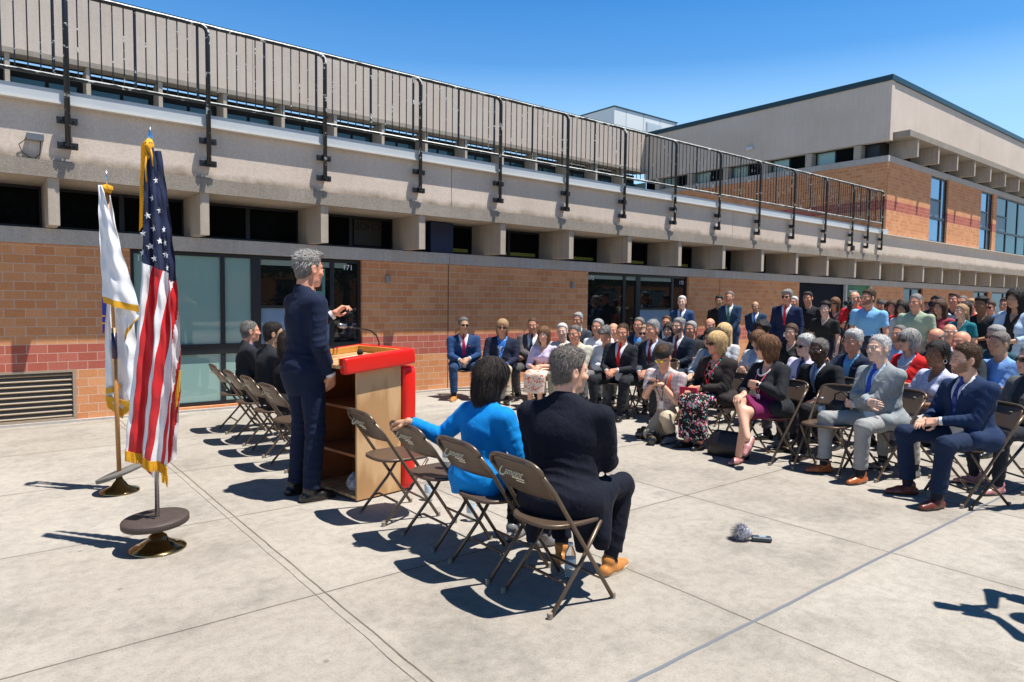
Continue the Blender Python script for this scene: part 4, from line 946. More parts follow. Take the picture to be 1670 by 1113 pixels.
def wrinkle(P, freq, seed=0):
    P = P + 0.05*np.sin(P[:, [1, 2, 0]]*9+seed); r = np.zeros(len(P))
    for i in range(9):
        fr = freq*(0.6+0.22*i); r += (1-2*np.abs(np.sin(0.5*(P@WD[i]*fr+WP[i]+seed*1.7))))/(1+0.5*i)
    return r/3.2
def vnormals(V, Q):
    n = np.cross(V[Q[:, 2]]-V[Q[:, 0]], V[Q[:, 3]]-V[Q[:, 1]]); N = np.zeros_like(V)
    for k in range(4): np.add.at(N, Q[:, k], n)
    return N/(np.linalg.norm(N, axis=1)[:, None]+1e-12)
def creases(V, lst, seed):
    d = np.zeros(len(V))
    for (pos, ax, sig, wl, amp) in lst:
        q = V-pos; r2 = (q*q).sum(1); ax = nrm(ax); w = np.sin(q[:, 0]*23+seed)*0.5+np.sin(q[:, 1]*19+2*seed)*0.5+np.sin(q[:, 2]*17+seed*3)*0.5
        d += amp*(1-2*np.abs(np.sin(math.pi*(q@ax)/wl+w+seed)))*np.exp(-r2/(sig*sig))
    return d
def put_mesh(name, parts, mat, parent, cols=None, noise=0.0, nf=30, seed=0, cr=None):
    Vs = []; Qs = []; n = 0
    for V, Q in parts:
        if len(V) == 0: continue
        if noise: V = V + vnormals(V, Q)*(noise*wrinkle(V, nf, seed)+(creases(V, cr, seed) if cr else 0))[:, None]
        Vs.append(V); Qs.append(Q+n); n += len(V)
    if not Vs: return None
    V = np.concatenate(Vs); Q = np.concatenate(Qs)
    me = bpy.data.meshes.new(name); me.vertices.add(len(V)); me.vertices.foreach_set('co', V.astype(f32).ravel())
    me.loops.add(len(Q)*4); me.loops.foreach_set('vertex_index', Q.astype(np.int32).ravel())
    me.polygons.add(len(Q)); me.polygons.foreach_set('loop_start', np.arange(0, len(Q)*4, 4, dtype=np.int32)); me.polygons.foreach_set('loop_total', np.full(len(Q), 4, np.int32))
    me.polygons.foreach_set('use_smooth', np.ones(len(Q), bool)); me.update(calc_edges=True)
    if cols is not None:
        a = me.color_attributes.new('Col', 'FLOAT_COLOR', 'POINT'); c = np.ones((len(V), 4), f32); c[:, :3] = cols(V); a.data.foreach_set('color', c.ravel())
    me.materials.append(mat)
    o = bpy.data.objects.new(name, me); C.objects.link(o); o.parent = parent; return o
SKINM, t = newmat('skin', (0.6, 0.4, 0.3), 0.48, 0, 0.35)
at = t.add('ShaderNodeAttribute', attribute_name='Col'); c = t.coord(); n = t.noise(c, 55, 4)
t.link(t.mix(0.5, at.outputs['Color'], t.ramp(n, [(0.3, 0.82), (0.65, 1.0)]), 'MULTIPLY'), t.b.inputs['Base Color']); t.bump(t.noise(c, 170, 3), 0.12, 0.003)
def hairmat(name, col, col2):
    k = 'hair_'+name
    if k in MATS: return MATS[k]
    m, t = newmat(k, col, 0.55, 0, 0.3); c = t.coord('Object', (60, 60, 14)); n = t.noise(c, 2.2, 5, 0.7)
    t.link(t.mix(t.ramp(n, [(0.35, 0.0), (0.62, 1.0)]), col, col2), t.b.inputs['Base Color']); t.bump(n, 0.8, 0.012); return m
HAIR = {'white': ((0.36, 0.35, 0.34), (0.72, 0.71, 0.69)), 'silver': ((0.13, 0.125, 0.12), (0.46, 0.45, 0.44)), 'grey': ((0.05, 0.045, 0.04), (0.27, 0.25, 0.235)), 'salt': ((0.055, 0.045, 0.04), (0.26, 0.23, 0.21)),
        'brown': ((0.035, 0.018, 0.01), (0.11, 0.06, 0.032)), 'dark': ((0.008, 0.006, 0.006), (0.04, 0.028, 0.024)), 'black': ((0.004, 0.004, 0.005), (0.02, 0.018, 0.02)), 'blond': ((0.42, 0.24, 0.09), (0.78, 0.55, 0.28)),
        'auburn': ((0.06, 0.025, 0.012), (0.27, 0.13, 0.06)), 'sandy': ((0.25, 0.14, 0.07), (0.5, 0.32, 0.18))}
SKINS = {'fair': (0.74, 0.42, 0.29), 'pale': (0.78, 0.50, 0.38), 'ruddy': (0.70, 0.33, 0.21), 'tan': (0.52, 0.29, 0.18), 'brown': (0.28, 0.13, 0.07), 'deep': (0.075, 0.035, 0.022)}
PAT = {}
def pattern(name, kind, cols, scale=40):
    if name in PAT: return PAT[name]
    m, t = newmat('fabric_'+name, cols[0], 0.8, 0, 0.25); c = t.coord()
    if kind == 'floral':
        v = t.add('ShaderNodeTexVoronoi'); v.inputs['Scale'].default_value = scale; t.link(c, v.inputs['Vector'])
        wn = t.add('ShaderNodeTexWhiteNoise'); t.link(v.outputs['Position'], wn.inputs['Vector'])
        r = t.ramp(wn.outputs['Value'], [(i/len(cols), k) for i, k in enumerate(cols)]); r.node.color_ramp.interpolation = 'CONSTANT'
        big = t.noise(c, scale*0.28, 3, 0.7); msk = t.ramp(t.math('ADD', t.math('MULTIPLY', big, 1.0), t.math('MULTIPLY', v.outputs['Distance'], -0.35)), [(0.34, 0.0), (0.37, 1.0)])
        col = t.mix(msk, cols[0], r)
    elif kind == 'plaid':
        sp = t.add('ShaderNodeSeparateXYZ'); t.link(c, sp.inputs[0]); col = cols[0]
        for ax, w in ((0, 0.2), (2, 0.2), (1, 0.2)):
            ln = t.math('LESS_THAN', t.math('ABSOLUTE', t.math('SUBTRACT', t.math('FRACT', t.math('MULTIPLY', sp.outputs[ax], scale)), 0.5)), w*0.5); col = t.mix(t.math('MULTIPLY', ln, 0.5), col, cols[1])
    elif kind == 'dots':
        v = t.add('ShaderNodeTexVoronoi'); v.inputs['Scale'].default_value = scale; v.inputs['Randomness'].default_value = 0.25; t.link(c, v.inputs['Vector'])
        col = t.mix(t.math('LESS_THAN', v.outputs['Distance'], 0.25), cols[0], cols[1])
    elif kind == 'stripe':
        sp = t.add('ShaderNodeSeparateXYZ'); t.link(c, sp.inputs[0]); ln = t.math('LESS_THAN', t.math('FRACT', t.math('MULTIPLY', t.math('ADD', sp.outputs[0], sp.outputs[2]), scale)), 0.45); col = t.mix(ln, cols[0], cols[1])
    t.link(col, t.b.inputs['Base Color']) if not isinstance(col, tuple) else None
    t.bump(t.noise(c, 26, 4), 0.3, 0.02); PAT[name] = m; return m
SHOE = lambda n, c: simple('shoe_'+n, c, 0.3, 0, 0.6, 0.25, 18)
SHOES = {'black': (0.012, 0.012, 0.014), 'tan': (0.55, 0.22, 0.05), 'cognac': (0.42, 0.11, 0.03), 'oxblood': (0.16, 0.035, 0.022), 'white': (0.7, 0.7, 0.7), 'grey': (0.2, 0.2, 0.21), 'pink': (0.5, 0.22, 0.22)}
GLB = simple('sunglass_lens', (0.006, 0.006, 0.008), 0.08, 0, 0.9); GLF = simple('glasses_frame', (0.02, 0.015, 0.015), 0.3, 0.3); GLY, _t = newmat('yellow_lens', (0.85, 0.62, 0.0), 0.1, 0, 0.8)
_t.b.inputs['Emission Strength'].default_value = 0.0
GLW = simple('glasses_silver', (0.4, 0.4, 0.42), 0.25, 0.9)

# head in its own frame: x right, y forward, z up, origin between the ears
def head_sdf(p, fem=0.0, fat=0.0, neck=None):
    w = 1+0.06*fat
    d = s_ell(p, (0, -0.012, 0.032), (0.076, 0.097, 0.088))
    d = smin(d, s_ell(p, (0, 0.028, -0.03), (0.060*w, 0.066, 0.082)), 0.02)
    d = smin(d, s_ell(p, (0, 0.03, -0.072), (0.052*w, 0.052, 0.036)), 0.018)
    d = smin(d, s_ell(p, (0, 0.071, -0.094), (0.022, 0.018, 0.017)), 0.016)
    ax = np.abs(p[:, 0]); q = p.copy(); q[:, 0] = ax
    d = smin(d, s_cap(q, (0.0, 0.088, 0.026), (0.044, 0.070, 0.026), 0.010, 0.008), 0.012)
    d = smin(d, s_ell(q, (0.042, 0.062, -0.022), (0.022, 0.022, 0.02)), 0.014)
    d = smax(d, -s_ell(q, (0.031, 0.101, 0.004), (0.021, 0.017, 0.013)), 0.010)
    d = smin(d, s_ell(q, (0.031, 0.079, 0.004), (0.014, 0.0125, 0.0115)), 0.002)
    d = smin(d, s_cap(p, (0, 0.086, 0.016), (0, 0.1055, -0.024), 0.0075, 0.0108), 0.011)
    d = smin(d, s_ell(q, (0.011, 0.096, -0.030), (0.009, 0.011, 0.008)), 0.007)
    d = smin(d, s_cap(q, (0, 0.0925, -0.057), (0.019, 0.084, -0.059), 0.0062, 0.003), 0.006)
    d = smin(d, s_cap(q, (0, 0.0915, -0.069), (0.016, 0.084, -0.068), 0.0068, 0.003), 0.006)
    d = smax(d, -s_cap(q, (0, 0.101, -0.0628), (0.022, 0.090, -0.0622), 0.0022, 0.0016), 0.004)
    e = s_ell(q, (0.079, -0.008, -0.004), (0.009, 0.020, 0.032)); e = smax(e, -s_ell(q, (0.088, -0.004, 0.0), (0.007, 0.011, 0.018)), 0.006)
    d = smin(d, e, 0.008)
    return d
def head_cols(P, skin, hair, beard, lips, brow):
    x, y, z = np.abs(P[:, 0]), P[:, 1], P[:, 2]; c = np.tile(np.array(skin), (len(P), 1))
    def blend(m, col):
        m = np.clip(m, 0, 1)[:, None]; c[:] = c*(1-m)+np.array(col)*m
    blend(0.35*np.exp(-((x-0.042)**2+(z+0.03)**2)/0.0004)*(y > 0.03), (skin[0]*0.95, skin[1]*0.6, skin[2]*0.55))
    blend(0.25*np.exp(-((x)**2+(z+0.03)**2)/0.0002)*(y > 0.09), (skin[0], skin[1]*0.65, skin[2]*0.6))
    if beard is not None:
        b, amt = beard; sm = lambda v, w: np.clip(0.5+v/w, 0, 1)
        m = sm(-0.047+1.1*np.maximum(0, x-0.034)-z, 0.022)*sm(y-0.008-np.maximum(0, -0.08-z)*2.2, 0.03)*(1-((x/0.021)**2+((z+0.0632)/0.0115)**2 < 1))
        m = m*(0.8+0.2*np.sin(x*900)*np.sin(z*700)); blend(m*amt, b)
    blend((((x/0.022)**2+((z+0.0632)/0.0105)**2) < 1)*(y > 0.07)*0.75, lips)
    dz = z-(0.0265+0.10*x-1.6*x*x); blend(((x > 0.012) & (x < 0.05) & (np.abs(dz) < 0.0045) & (y > 0.05))*0.75, brow)
    r2 = (x-0.031)**2+(z-0.004)**2; ey = (y > 0.082)
    blend((((x-0.031)/0.0108)**2+((z-0.0035)/0.0040)**2 < 1)*ey*1.0, (0.62, 0.6, 0.58)); blend(((r2 < 0.0050**2) & (np.abs(z-0.0035) < 0.0042))*ey*1.0, (0.03, 0.02, 0.015))
    blend(((np.abs(z-0.0035-np.sqrt(np.maximum(0, 1-((x-0.031)/0.0125)**2))*0.0045) < 0.0014) & (np.abs(x-0.031) < 0.014))*ey*0.8, (0.04, 0.025, 0.02))
    return c
def hair_sdf(p, style, sd=0):
    x, y, z = p[:, 0], p[:, 1], p[:, 2]; ax = np.abs(x)
    base = s_ell(p, (0, -0.012, 0.034), (0.076, 0.097, 0.088)); base = smin(base, s_ell(p, (0, -0.02, -0.03), (0.062, 0.07, 0.07)), 0.02)
    line = np.interp(y, [-0.12, -0.06, -0.02, 0.0, 0.02, 0.035, 0.06, 0.10], [-0.085, -0.072, -0.04, 0.012, -0.005, 0.036, 0.072, 0.088]).astype(f32)
    if style in ('short', 'wavy', 'curly', 'quiff', 'thin'):
        th = {'short': 0.013, 'wavy': 0.02, 'curly': 0.026, 'quiff': 0.011, 'thin': 0.007}[style]
        top = np.clip((z-0.03)/0.07, 0, 1); d = base - th*(0.40+0.8*top)*np.clip(0.25+(z-line)/0.035, 0.2, 1)
        if style == 'quiff': d = smin(d, s_ell(p, (0.01, 0.045, 0.104), (0.055, 0.05, 0.022)), 0.02)
        return smax(d, (line-z), 0.008)
    if style == 'bald_sides':
        d = base-0.008; return smax(smax(d, line-z, 0.006), z-0.045-0.25*np.maximum(0, -y-0.03), 0.01)
    if style == 'buzz': return smax(base-0.0035, line-z, 0.004)
    if style == 'bob':      # jaw-length
        d = base-0.016; s = s_ell(p, (0, -0.025, -0.035), (0.093, 0.088, 0.12)); d = smin(d, s, 0.02)
        face = s_ell(p, (0, 0.10, -0.035), (0.064, 0.10, 0.095)); face = np.minimum(face, s_ell(p, (0, 0.05, -0.12), (0.06, 0.09, 0.10))); d = smax(d, -face, 0.012); return smax(d, -0.125-z, 0.012)
    if style == 'long':
        d = base-0.022; q = p.copy(); q[:, 0] = ax; s = s_cap(q, (0.05, -0.03, 0.02), (0.072, -0.035, -0.22), 0.05, 0.035); d = smin(d, s, 0.02); d = smin(d, s_ell(p, (0, -0.06, -0.10), (0.085, 0.05, 0.17)), 0.02)
        face = s_ell(p, (0, 0.10, -0.03), (0.062, 0.105, 0.098)); face = np.minimum(face, s_cap(p, (0, 0.06, -0.12), (0, 0.06, -0.35), 0.055, 0.07)); return smax(d, -face, 0.01)
    if style == 'mid':      # shoulder length, layered (seen from behind)
        d = base-0.018; d = smin(d, s_ell(p, (0, -0.035, -0.045), (0.096, 0.09, 0.155)), 0.02); face = s_ell(p, (0, 0.11, -0.03), (0.062, 0.10, 0.10)); face = np.minimum(face, s_ell(p, (0, 0.07, -0.15), (0.06, 0.09, 0.09))); d = smax(d, -face, 0.01); return smax(d, -0.175-z, 0.02)
    if style == 'pony':
        d = smax(base-0.012, line-z, 0.008); return smin(d, s_cap(p, (0, -0.11, 0.02), (0.0, -0.14, -0.14), 0.035, 0.022), 0.02)
    if style == 'afro':
        d = s_ell(p, (0, -0.025, 0.05), (0.125, 0.125, 0.115)); return smax(d, -s_ell(p, (0, 0.11, -0.03), (0.065, 0.10, 0.095)), 0.01)
    return None
HB = {'bob': ((-.13, -.15, -.15), (.13, .12, .16)), 'long': ((-.13, -.15, -.28), (.13, .12, .16)), 'mid': ((-.14, -.16, -.21), (.14, .13, .17)), 'pony': ((-.1, -.18, -.18), (.1, .12, .15)), 'afro': ((-.14, -.16, -.08), (.14, .12, .18))}
def glasses(kind, parent):
    f = MB()
    lens = MB()
    for s in (-1, 1):
        n = 14; pts = []
        for k in range(n):
            a = 2*math.pi*k/n; rx, rz = (0.0235, 0.0165) if kind in ('sun', 'yellow') else (0.021, 0.0145)
            ca, sa = math.cos(a), math.sin(a)
            x = s*0.031+rx*abs(ca)**0.75*(1 if ca > 0 else -1); z = 0.003+rz*abs(sa)**0.75*(1 if sa > 0 else -1); y = 0.103-abs(x)**2*5.5; pts.append((x, y, z))
        f.tube(pts+[pts[0]], 0.0012 if kind != 'sun' else 0.0018, 5, False)
        if kind in ('sun', 'yellow'):
            lens.add([(s*0.031, 0.101-0.031**2*4.2, 0.003)]+[(x, y, z) for x, y, z in pts], [(0, k+1, (k+1) % n+1) for k in range(n)])
        f.tube([(s*0.054, 0.085, 0.008), (s*0.076, 0.06, 0.008), (s*0.081, -0.005, 0.008)], 0.0018, 5)
    f.tube([(-0.009, 0.104, 0.008), (0.009, 0.104, 0.008)], 0.0014, 5)
    o = f.build('sunglasses' if kind == 'sun' else 'glasses', GLF if kind != 'clear' else GLW, parent, True)
    if lens.v: lens.build('lens', GLB if kind == 'sun' else GLY, o)
    return o

def ik(Sp, Wp, L1, L2, hint):
    Sp = np.array(Sp, float); Wp = np.array(Wp, float); d = Wp-Sp; D_ = np.linalg.norm(d)
    if D_ > (L1+L2)*0.985: Wp = Sp+d/D_*(L1+L2)*0.985; d = Wp-Sp; D_ = np.linalg.norm(d)
    a = (L1*L1-L2*L2+D_*D_)/(2*D_); hh = math.sqrt(max(0.0004, L1*L1-a*a)); u = d/D_; hv = np.array(hint, float); hv = nrm(hv-u*np.dot(hv, u))
    return Sp+u*a+hv*hh, Wp
def Rz(a): c, s = math.cos(a), math.sin(a); return np.array([[c, -s, 0], [s, c, 0], [0, 0, 1]])
def Rx(a): c, s = math.cos(a), math.sin(a); return np.array([[1, 0, 0], [0, c, -s], [0, s, c]])
def Ry(a): c, s = math.cos(a), math.sin(a); return np.array([[c, 0, s], [0, 1, 0], [-s, 0, c]])

def hand_fn(wr, d, n, side, curl, spread=0.0, point=False):
    # wrist, direction to knuckles, palm normal (towards the palm side), side = direction to thumb
    d = nrm(d); n = nrm(n-d*np.dot(n, d)); s = nrm(np.cross(d, n)); 
    if np.dot(s, side) < 0: s = -s
    P = []
    k0 = wr + d*0.088
    offs = [0.030, 0.010, -0.010, -0.028]; lens = [0.070, 0.078, 0.073, 0.058]
    for i in range(4):
        b = k0 + s*offs[i] - d*0.004*abs(i-1); P.append(('c', wr+d*0.012+s*offs[i]*0.72, b, 0.0155, 0.0125, 0.012))
        cu = curl[i] if isinstance(curl, (list, tuple)) else curl
        a = 0.0; p = b; sd = s*spread*(1.5-i)*0.18
        for L_, r_ in ((0.45, 0.0092), (0.30, 0.0082), (0.25, 0.0072)):
            a += cu*(0.9 if L_ == 0.45 else 1.0); dr = nrm(d*math.cos(a)+n*math.sin(a)+sd); q = p+dr*lens[i]*L_; P.append(('c', p, q, r_, r_-0.0008, 0.004)); p = q
    tb = wr+d*0.03+s*0.026+n*0.006; t1 = tb+nrm(s*0.75+d*0.55+n*0.5)*0.035; tcu = curl[0] if isinstance(curl, (list, tuple)) else curl
    t2 = t1+nrm(d*0.9+s*(0.35-0.4*tcu)+n*(0.25+0.4*tcu))*0.03; t3 = t2+nrm(d*0.95-s*0.2*tcu+n*0.4*tcu)*0.024
    P += [('c', tb-s*0.008, t1, 0.0145, 0.0115, 0.01), ('c', t1, t2, 0.0105, 0.0095, 0.005), ('c', t2, t3, 0.0095, 0.008, 0.004)]
    def fn(p):
        r = None
        for (_, a, b, ra, rb, k) in P:
            x = s_cap(p, a, b, ra, rb); r = x if r is None else smin(r, x, k)
        return r
    pts = np.array([q for pr in P for q in (pr[1], pr[2])]); return fn, pts.min(0)-0.014, pts.max(0)+0.014
SKN = 0
def person(label, x, y, yaw, pose='sit', zc=1.15, hy=0, hp=0, hr=0, lean=6, roll=0, fem=0, fat=0, skin='fair', hair=('short', 'grey'), glass=None, beard=None,
           top='suit', tc=(0.02, 0.03, 0.07), shirt=(0.75, 0.77, 0.8), tie=None, legs=(0.02, 0.03, 0.06), shoes='black', arms='lap', lod=1, group=None, seed=0, wid=1.0, mat_top=None, mat_leg=None, mat_shirt=None, legpose='apart', extra=None, sleeve='long', skirt=False, collar=True, chair_label=None, hem=None, tail=False):
    rj = random.Random(seed*7+1)
    if lod: hr += rj.uniform(-5, 5); hp += rj.uniform(-4, 6); hy += rj.uniform(-9, 9); roll += rj.uniform(-3, 3); wid *= rj.uniform(1.04, 1.12)
    HS = 1.07 if lod else 1.05
    rt = empty('person', label, 'person', (x, y, 0), yaw, group)
    stand = pose == 'stand'
    if stand: s = zc/1.625; T = 0.55
    elif pose == 'kneel': s = 0.97; T = 0.53
    else:
        s = 0.955 if zc > 1.06 else 0.93
        T = float(np.clip((zc/s-0.155-0.545)/math.cos(R(lean)), 0.44, 0.60))
    rt.scale = (s, s, s)
    sw = (0.178 if not fem else 0.155)*wid
    pz = 0.93 if stand else (0.34 if pose == 'kneel' else 0.545)
    Pv = V_(0, 0, pz); TR = Rz(0)@Ry(R(roll))@Rx(-R(lean)); Uv = TR@V_(0, 0, 1); Fv = TR@V_(0, 1, 0); Rv = TR@V_(1, 0, 0)
    k = T/0.55
    def tw(a, b, c): return Pv + Rv*a + Fv*b + Uv*c*k
    neck = tw(0, -0.012, 0.55)
    HR = (Rz(R(hy))@Rx(-R(hp))@Ry(R(hr)))*HS; hc = neck + Uv*0.035 + V_(0, 0, 0.115) + HR@V_(0, 0.022, 0) + Fv*0.008
    # joints
    hipw = 0.095*(0.95+0.05*wid)
    J = {}
    for sd, nm in ((1, 'R'), (-1, 'L')):
        J['hip'+nm] = Pv + V_(sd*hipw, 0.0, -0.015 if stand else -0.01)
        if stand:
            J['kn'+nm] = V_(sd*0.10, 0.02, 0.50); J['an'+nm] = V_(sd*0.115, -0.02, 0.085); J['toe'+nm] = V_(sd*0.03, 1, 0)
        elif pose == 'kneel': pass
        else:
            kx, ax_, ay = {'apart': (0.19, 0.17, 0.42), 'mid': (0.13, 0.12, 0.44), 'together': (0.075, 0.07, 0.40), 'crossed': (0.08, 0.10, 0.38), 'wide': (0.24, 0.20, 0.44), 'tucked': (0.21, 0.17, 0.39)}[legpose]
            J['kn'+nm] = V_(sd*kx, 0.44, 0.525); J['an'+nm] = V_(sd*ax_, ay+0.03*sd*(1 if seed % 2 else -1), 0.085); J['toe'+nm] = V_(sd*0.25, 1, 0)
        J['sh'+nm] = tw(sd*sw, -0.008, 0.455)
    if pose == 'sit' and legpose == 'crossed':
        J['knR'] = V_(0.03, 0.45, 0.64); J['anR'] = V_(-0.20, 0.56, 0.30); J['toeR'] = V_(-0.3, 0.75, -0.55); J['knL'] = V_(-0.06, 0.43, 0.53); J['anL'] = V_(-0.01, 0.47, 0.085)
    if pose == 'kneel':
        J['knR'] = V_(0.10, 0.30, 0.07); J['anR'] = V_(0.12, -0.10, 0.07); J['toeR'] = V_(0, -1, 0.1); J['hipR'] = V_(0.09, -0.02, 0.32)
        J['knL'] = V_(-0.16, 0.36, 0.30); J['anL'] = V_(-0.17, 0.24, 0.085); J['toeL'] = V_(0, 1, 0); J['hipL'] = V_(-0.09, 0, 0.33)
    # arms
    A = {}; lapz = pz+0.10
    def setarm(nm, W, hint, hd=None, hn=None, curl=0.45, spread=0.0):
        sd = 1 if nm == 'R' else -1; el, W = ik(J['sh'+nm], W, 0.275, 0.25, hint)
        hd = nrm(W-el) if hd is None else nrm(hd); hn = V_(-sd, 0, 0) if hn is None else V_(*hn); A[nm] = (el, W, hd, hn, curl, spread)
    ho = lambda sd: V_(sd*0.8, -0.7, -0.5)
    if isinstance(arms, dict): pass
    elif arms == 'lap':
        setarm('R', (0.075, 0.33, lapz), ho(1), (-0.75, 0.6, -0.15), (-0.3, -0.6, -0.6), 0.62); setarm('L', (-0.065, 0.31, lapz+0.025), ho(-1), (0.75, 0.6, -0.2), (0.3, -0.7, -0.5), 0.55)
    elif arms == 'knees':
        for nm, sd in (('R', 1), ('L', -1)): setarm(nm, J['kn'+nm]+V_(-sd*0.02, -0.13, 0.085), ho(sd), (-sd*0.15, 1, -0.25), (0, -0.25, -1), 0.3)
    elif arms == 'mixed':
        setarm('R', (0.12, 0.33, lapz+0.02), ho(1), (-0.4, 0.9, -0.2), (0, -0.3, -1), 0.3); setarm('L', (-0.02, 0.33, lapz+0.03), ho(-1), (0.7, 0.7, -0.2), (0.2, -0.7, -0.6), 0.6)
    elif arms == 'cross':
        setarm('R', tw(-0.10, 0.235, 0.22), (1, 0.1, -0.5), (-1, 0.1, -0.05), (0, -1, -0.2), 0.35); setarm('L', tw(0.11, 0.215, 0.16), (-1, 0.1, -0.5), (1, 0.15, 0.05), (0, -1, 0), 0.5)
    elif arms == 'side':
        for nm, sd in (('R', 1), ('L', -1)): setarm(nm, J['sh'+nm]+V_(sd*0.06, 0.06, -0.51), (sd*0.3, -1, 0), (0, 0.1, -1), (-sd, 0, 0), 0.3)
    elif arms == 'front':
        setarm('R', (0.075, 0.22, pz-0.02), (0.8, -0.6, 0), (-0.8, 0.3, -0.5), (0, -1, 0), 0.5); setarm('L', (-0.07, 0.23, pz+0.0), (-0.8, -0.6, 0), (0.8, 0.2, -0.5), (0, -1, 0), 0.5)
    elif arms == 'phone':
        setarm('R', tw(0.07, 0.30, 0.20), ho(1), (-0.3, 0.7, 0.6), (-0.5, -0.6, 0.5), 0.75); setarm('L', tw(-0.06, 0.28, 0.17), ho(-1), (0.5, 0.7, 0.4), (0.4, -0.5, 0.7), 0.7)
    elif arms == 'phone_up':
        setarm('R', tw(0.10, 0.34, 0.42), ho(1), (-0.1, 0.5, 0.85), (-0.3, -0.9, 0.2), 0.8); setarm('L', tw(-0.10, 0.30, 0.30), ho(-1), (0.4, 0.6, 0.6), (0.4, -0.7, 0.4), 0.6)
    elif arms == 'behind':
        setarm('R', tw(0.10, -0.16, 0.02), (0.8, -0.5, 0), (-0.9, -0.1, -0.3), (0, 1, 0), 0.4); setarm('L', tw(-0.10, -0.17, 0.0), (-0.8, -0.5, 0), (0.9, -0.1, -0.3), (0, 1, 0), 0.4)
    elif arms == 'camera':
        setarm('R', tw(0.09, 0.22, 0.62), (0.9, -0.1, -0.6), (-0.4, 0.8, 0.4), (-0.8, -0.3, 0), 0.8); setarm('L', tw(-0.07, 0.25, 0.58), (-0.9, 0, -0.6), (0.3, 0.8, 0.5), (0.3, -0.3, 0.8), 0.8)
    if isinstance(arms, dict):
        for nm, a in arms.items(): setarm(nm, *a)
    hv, bv, cv, dv = {0: (0.0042, 0.011, 0.008, 0.004), 1: (0.0062, 0.016, 0.012, 0.0055), 2: (0.0085, 0.022, 0.017, 0.008)}[lod]
    tx = TR.T.astype(f32); Pf = Pv.astype(f32)
    def tors(p, i=0.0):
        q = (p-Pf)@TR.astype(f32); q[:, 2] /= k
        a = wid
        d = s_ell(q, (0, -0.012, 0.0), (0.165*a+i, 0.125+0.02*fat+i, 0.13+i))
        d = smin(d, s_ell(q, (0, 0.0+0.022*fat, 0.16), ((0.138-0.012*fem)*a+0.012*fat+i, 0.103+0.032*fat+i, 0.17+i)), 0.05)
        d = smin(d, s_ell(q, (0, 0.0, 0.34), ((0.162-0.018*fem)*a+i, 0.112+0.01*fat+i, 0.17+i)), 0.04)
        d = smin(d, s_cap(q, (-0.115*a, -0.012, 0.445), (0.115*a, -0.012, 0.445), 0.058+i, 0.058+i), 0.04)
        q2 = q.copy(); q2[:, 0] = np.abs(q2[:, 0])
        d = smin(d, s_cap(q2, (0.10*a, -0.02, 0.475), (0.0, -0.018, 0.545), 0.032+i, 0.045+i), 0.03)
        if fem: d = smin(d, s_ell(q2, (0.068, 0.085, 0.325), (0.062+i, 0.058+i, 0.062+i)), 0.03)
        return d
    def arm(p, nm, r0, r1, r2, t0=0.0):
        el, W = A[nm][:2]; d = s_cap(p, J['sh'+nm], el, r0, r1); return smin(d, s_cap(p, el, W, r1, r2), 0.02)
    def leg(p, nm, a, b, c):
        d = s_cap(p, J['hip'+nm], J['kn'+nm], a, b); return smin(d, s_cap(p, J['kn'+nm], J['an'+nm], b, c), 0.03)
    def calf(p, nm):
        m = J['kn'+nm]*0.68+J['an'+nm]*0.32; off = V_(0, -0.018, 0); return s_cap(p, m+off, J['kn'+nm]*0.4+J['an'+nm]*0.6+off, 0.042, 0.034)
    pts = [hc, neck]+[v for kk, v in J.items() if kk[:3] != 'toe'] + [A[n][i] for n in A for i in (0, 1)]
    lo = np.min(pts, 0)-0.16; hi = np.max(pts, 0)+0.16; lo[2] = max(0, lo[2])
    armpts = [J['shR'], J['shL'], Pv]+[A[n][i] for n in A for i in (0, 1)]; alo = np.min(armpts, 0)-0.14; ahi = np.max(armpts, 0)+0.14
    sk = np.array(SKINS[skin]); covered = top in ('suit', 'blazer', 'longshirt') 
    barelegs = skirt
    # ---- body (one skin surface): torso, arms, legs coarse; head and hands fine, all in one mesh
    def body(p):
        d = tors(p)
        for nm in ('R', 'L'):
            d = smin(d, arm(p, nm, 0.048, 0.038, 0.027), 0.03)
            d = smin(d, leg(p, nm, 0.078, 0.052, 0.036), 0.04); d = smin(d, calf(p, nm), 0.02)
        d = smin(d, s_cap(p, neck-Uv*0.02, hc-V_(0, 0, 0.05)+HR@V_(0, -0.02, 0), 0.056-0.008*fem, 0.054-0.008*fem), 0.02); return d
    res = bv if not (sleeve == 'short' or barelegs) else bv*0.72
    parts = [mesh_sdf(body, lo, hi, res)]
    HRf = HR.astype(f32); hcf = hc.astype(f32); nk = (neck-hc)@HR/(HS*HS); nk2 = nk*0.55+V_(0, -0.02, -0.02)
    def headf(p):
        q = p; d = head_sdf(q, fem, fat); return smin(d, s_cap(q, (0, -0.018, -0.05), nk, 0.055-0.009*fem, 0.06-0.008*fem), 0.022)
    nlo = np.minimum((-.095, -.115, -.12), nk-0.05); nhi = np.maximum((.095, .125, .125), nk+0.05)
    hV, hQ = mesh_sdf(headf, nlo, nhi, hv, 0.01); headlocal = hV.copy(); hVw = hV@HR.T+hc
    handp = []
    for nm, sd in (('R', 1), ('L', -1)):
        el, Wp, hd, hn, cu, spr = A[nm]
        th = np.cross(hd, hn)*(-sd)
        if isinstance(arms, str) and arms == 'side': th = V_(0, 1, 0)
        fnh, l2, h2 = hand_fn(Wp, hd, hn, th if np.linalg.norm(th) > 0.1 else V_(0, 0, 1), cu, spr)
        fa = lambda p, fnh=fnh, el=el, Wp=Wp: smin(fnh(p), s_cap(p, el*0.25+Wp*0.75, Wp+0.01*nrm(Wp-el), 0.029, 0.024), 0.015)
        l2 = np.minimum(l2, np.minimum(el*0.25+Wp*0.75, Wp)-0.03); h2 = np.maximum(h2, np.maximum(el*0.25+Wp*0.75, Wp)+0.03)
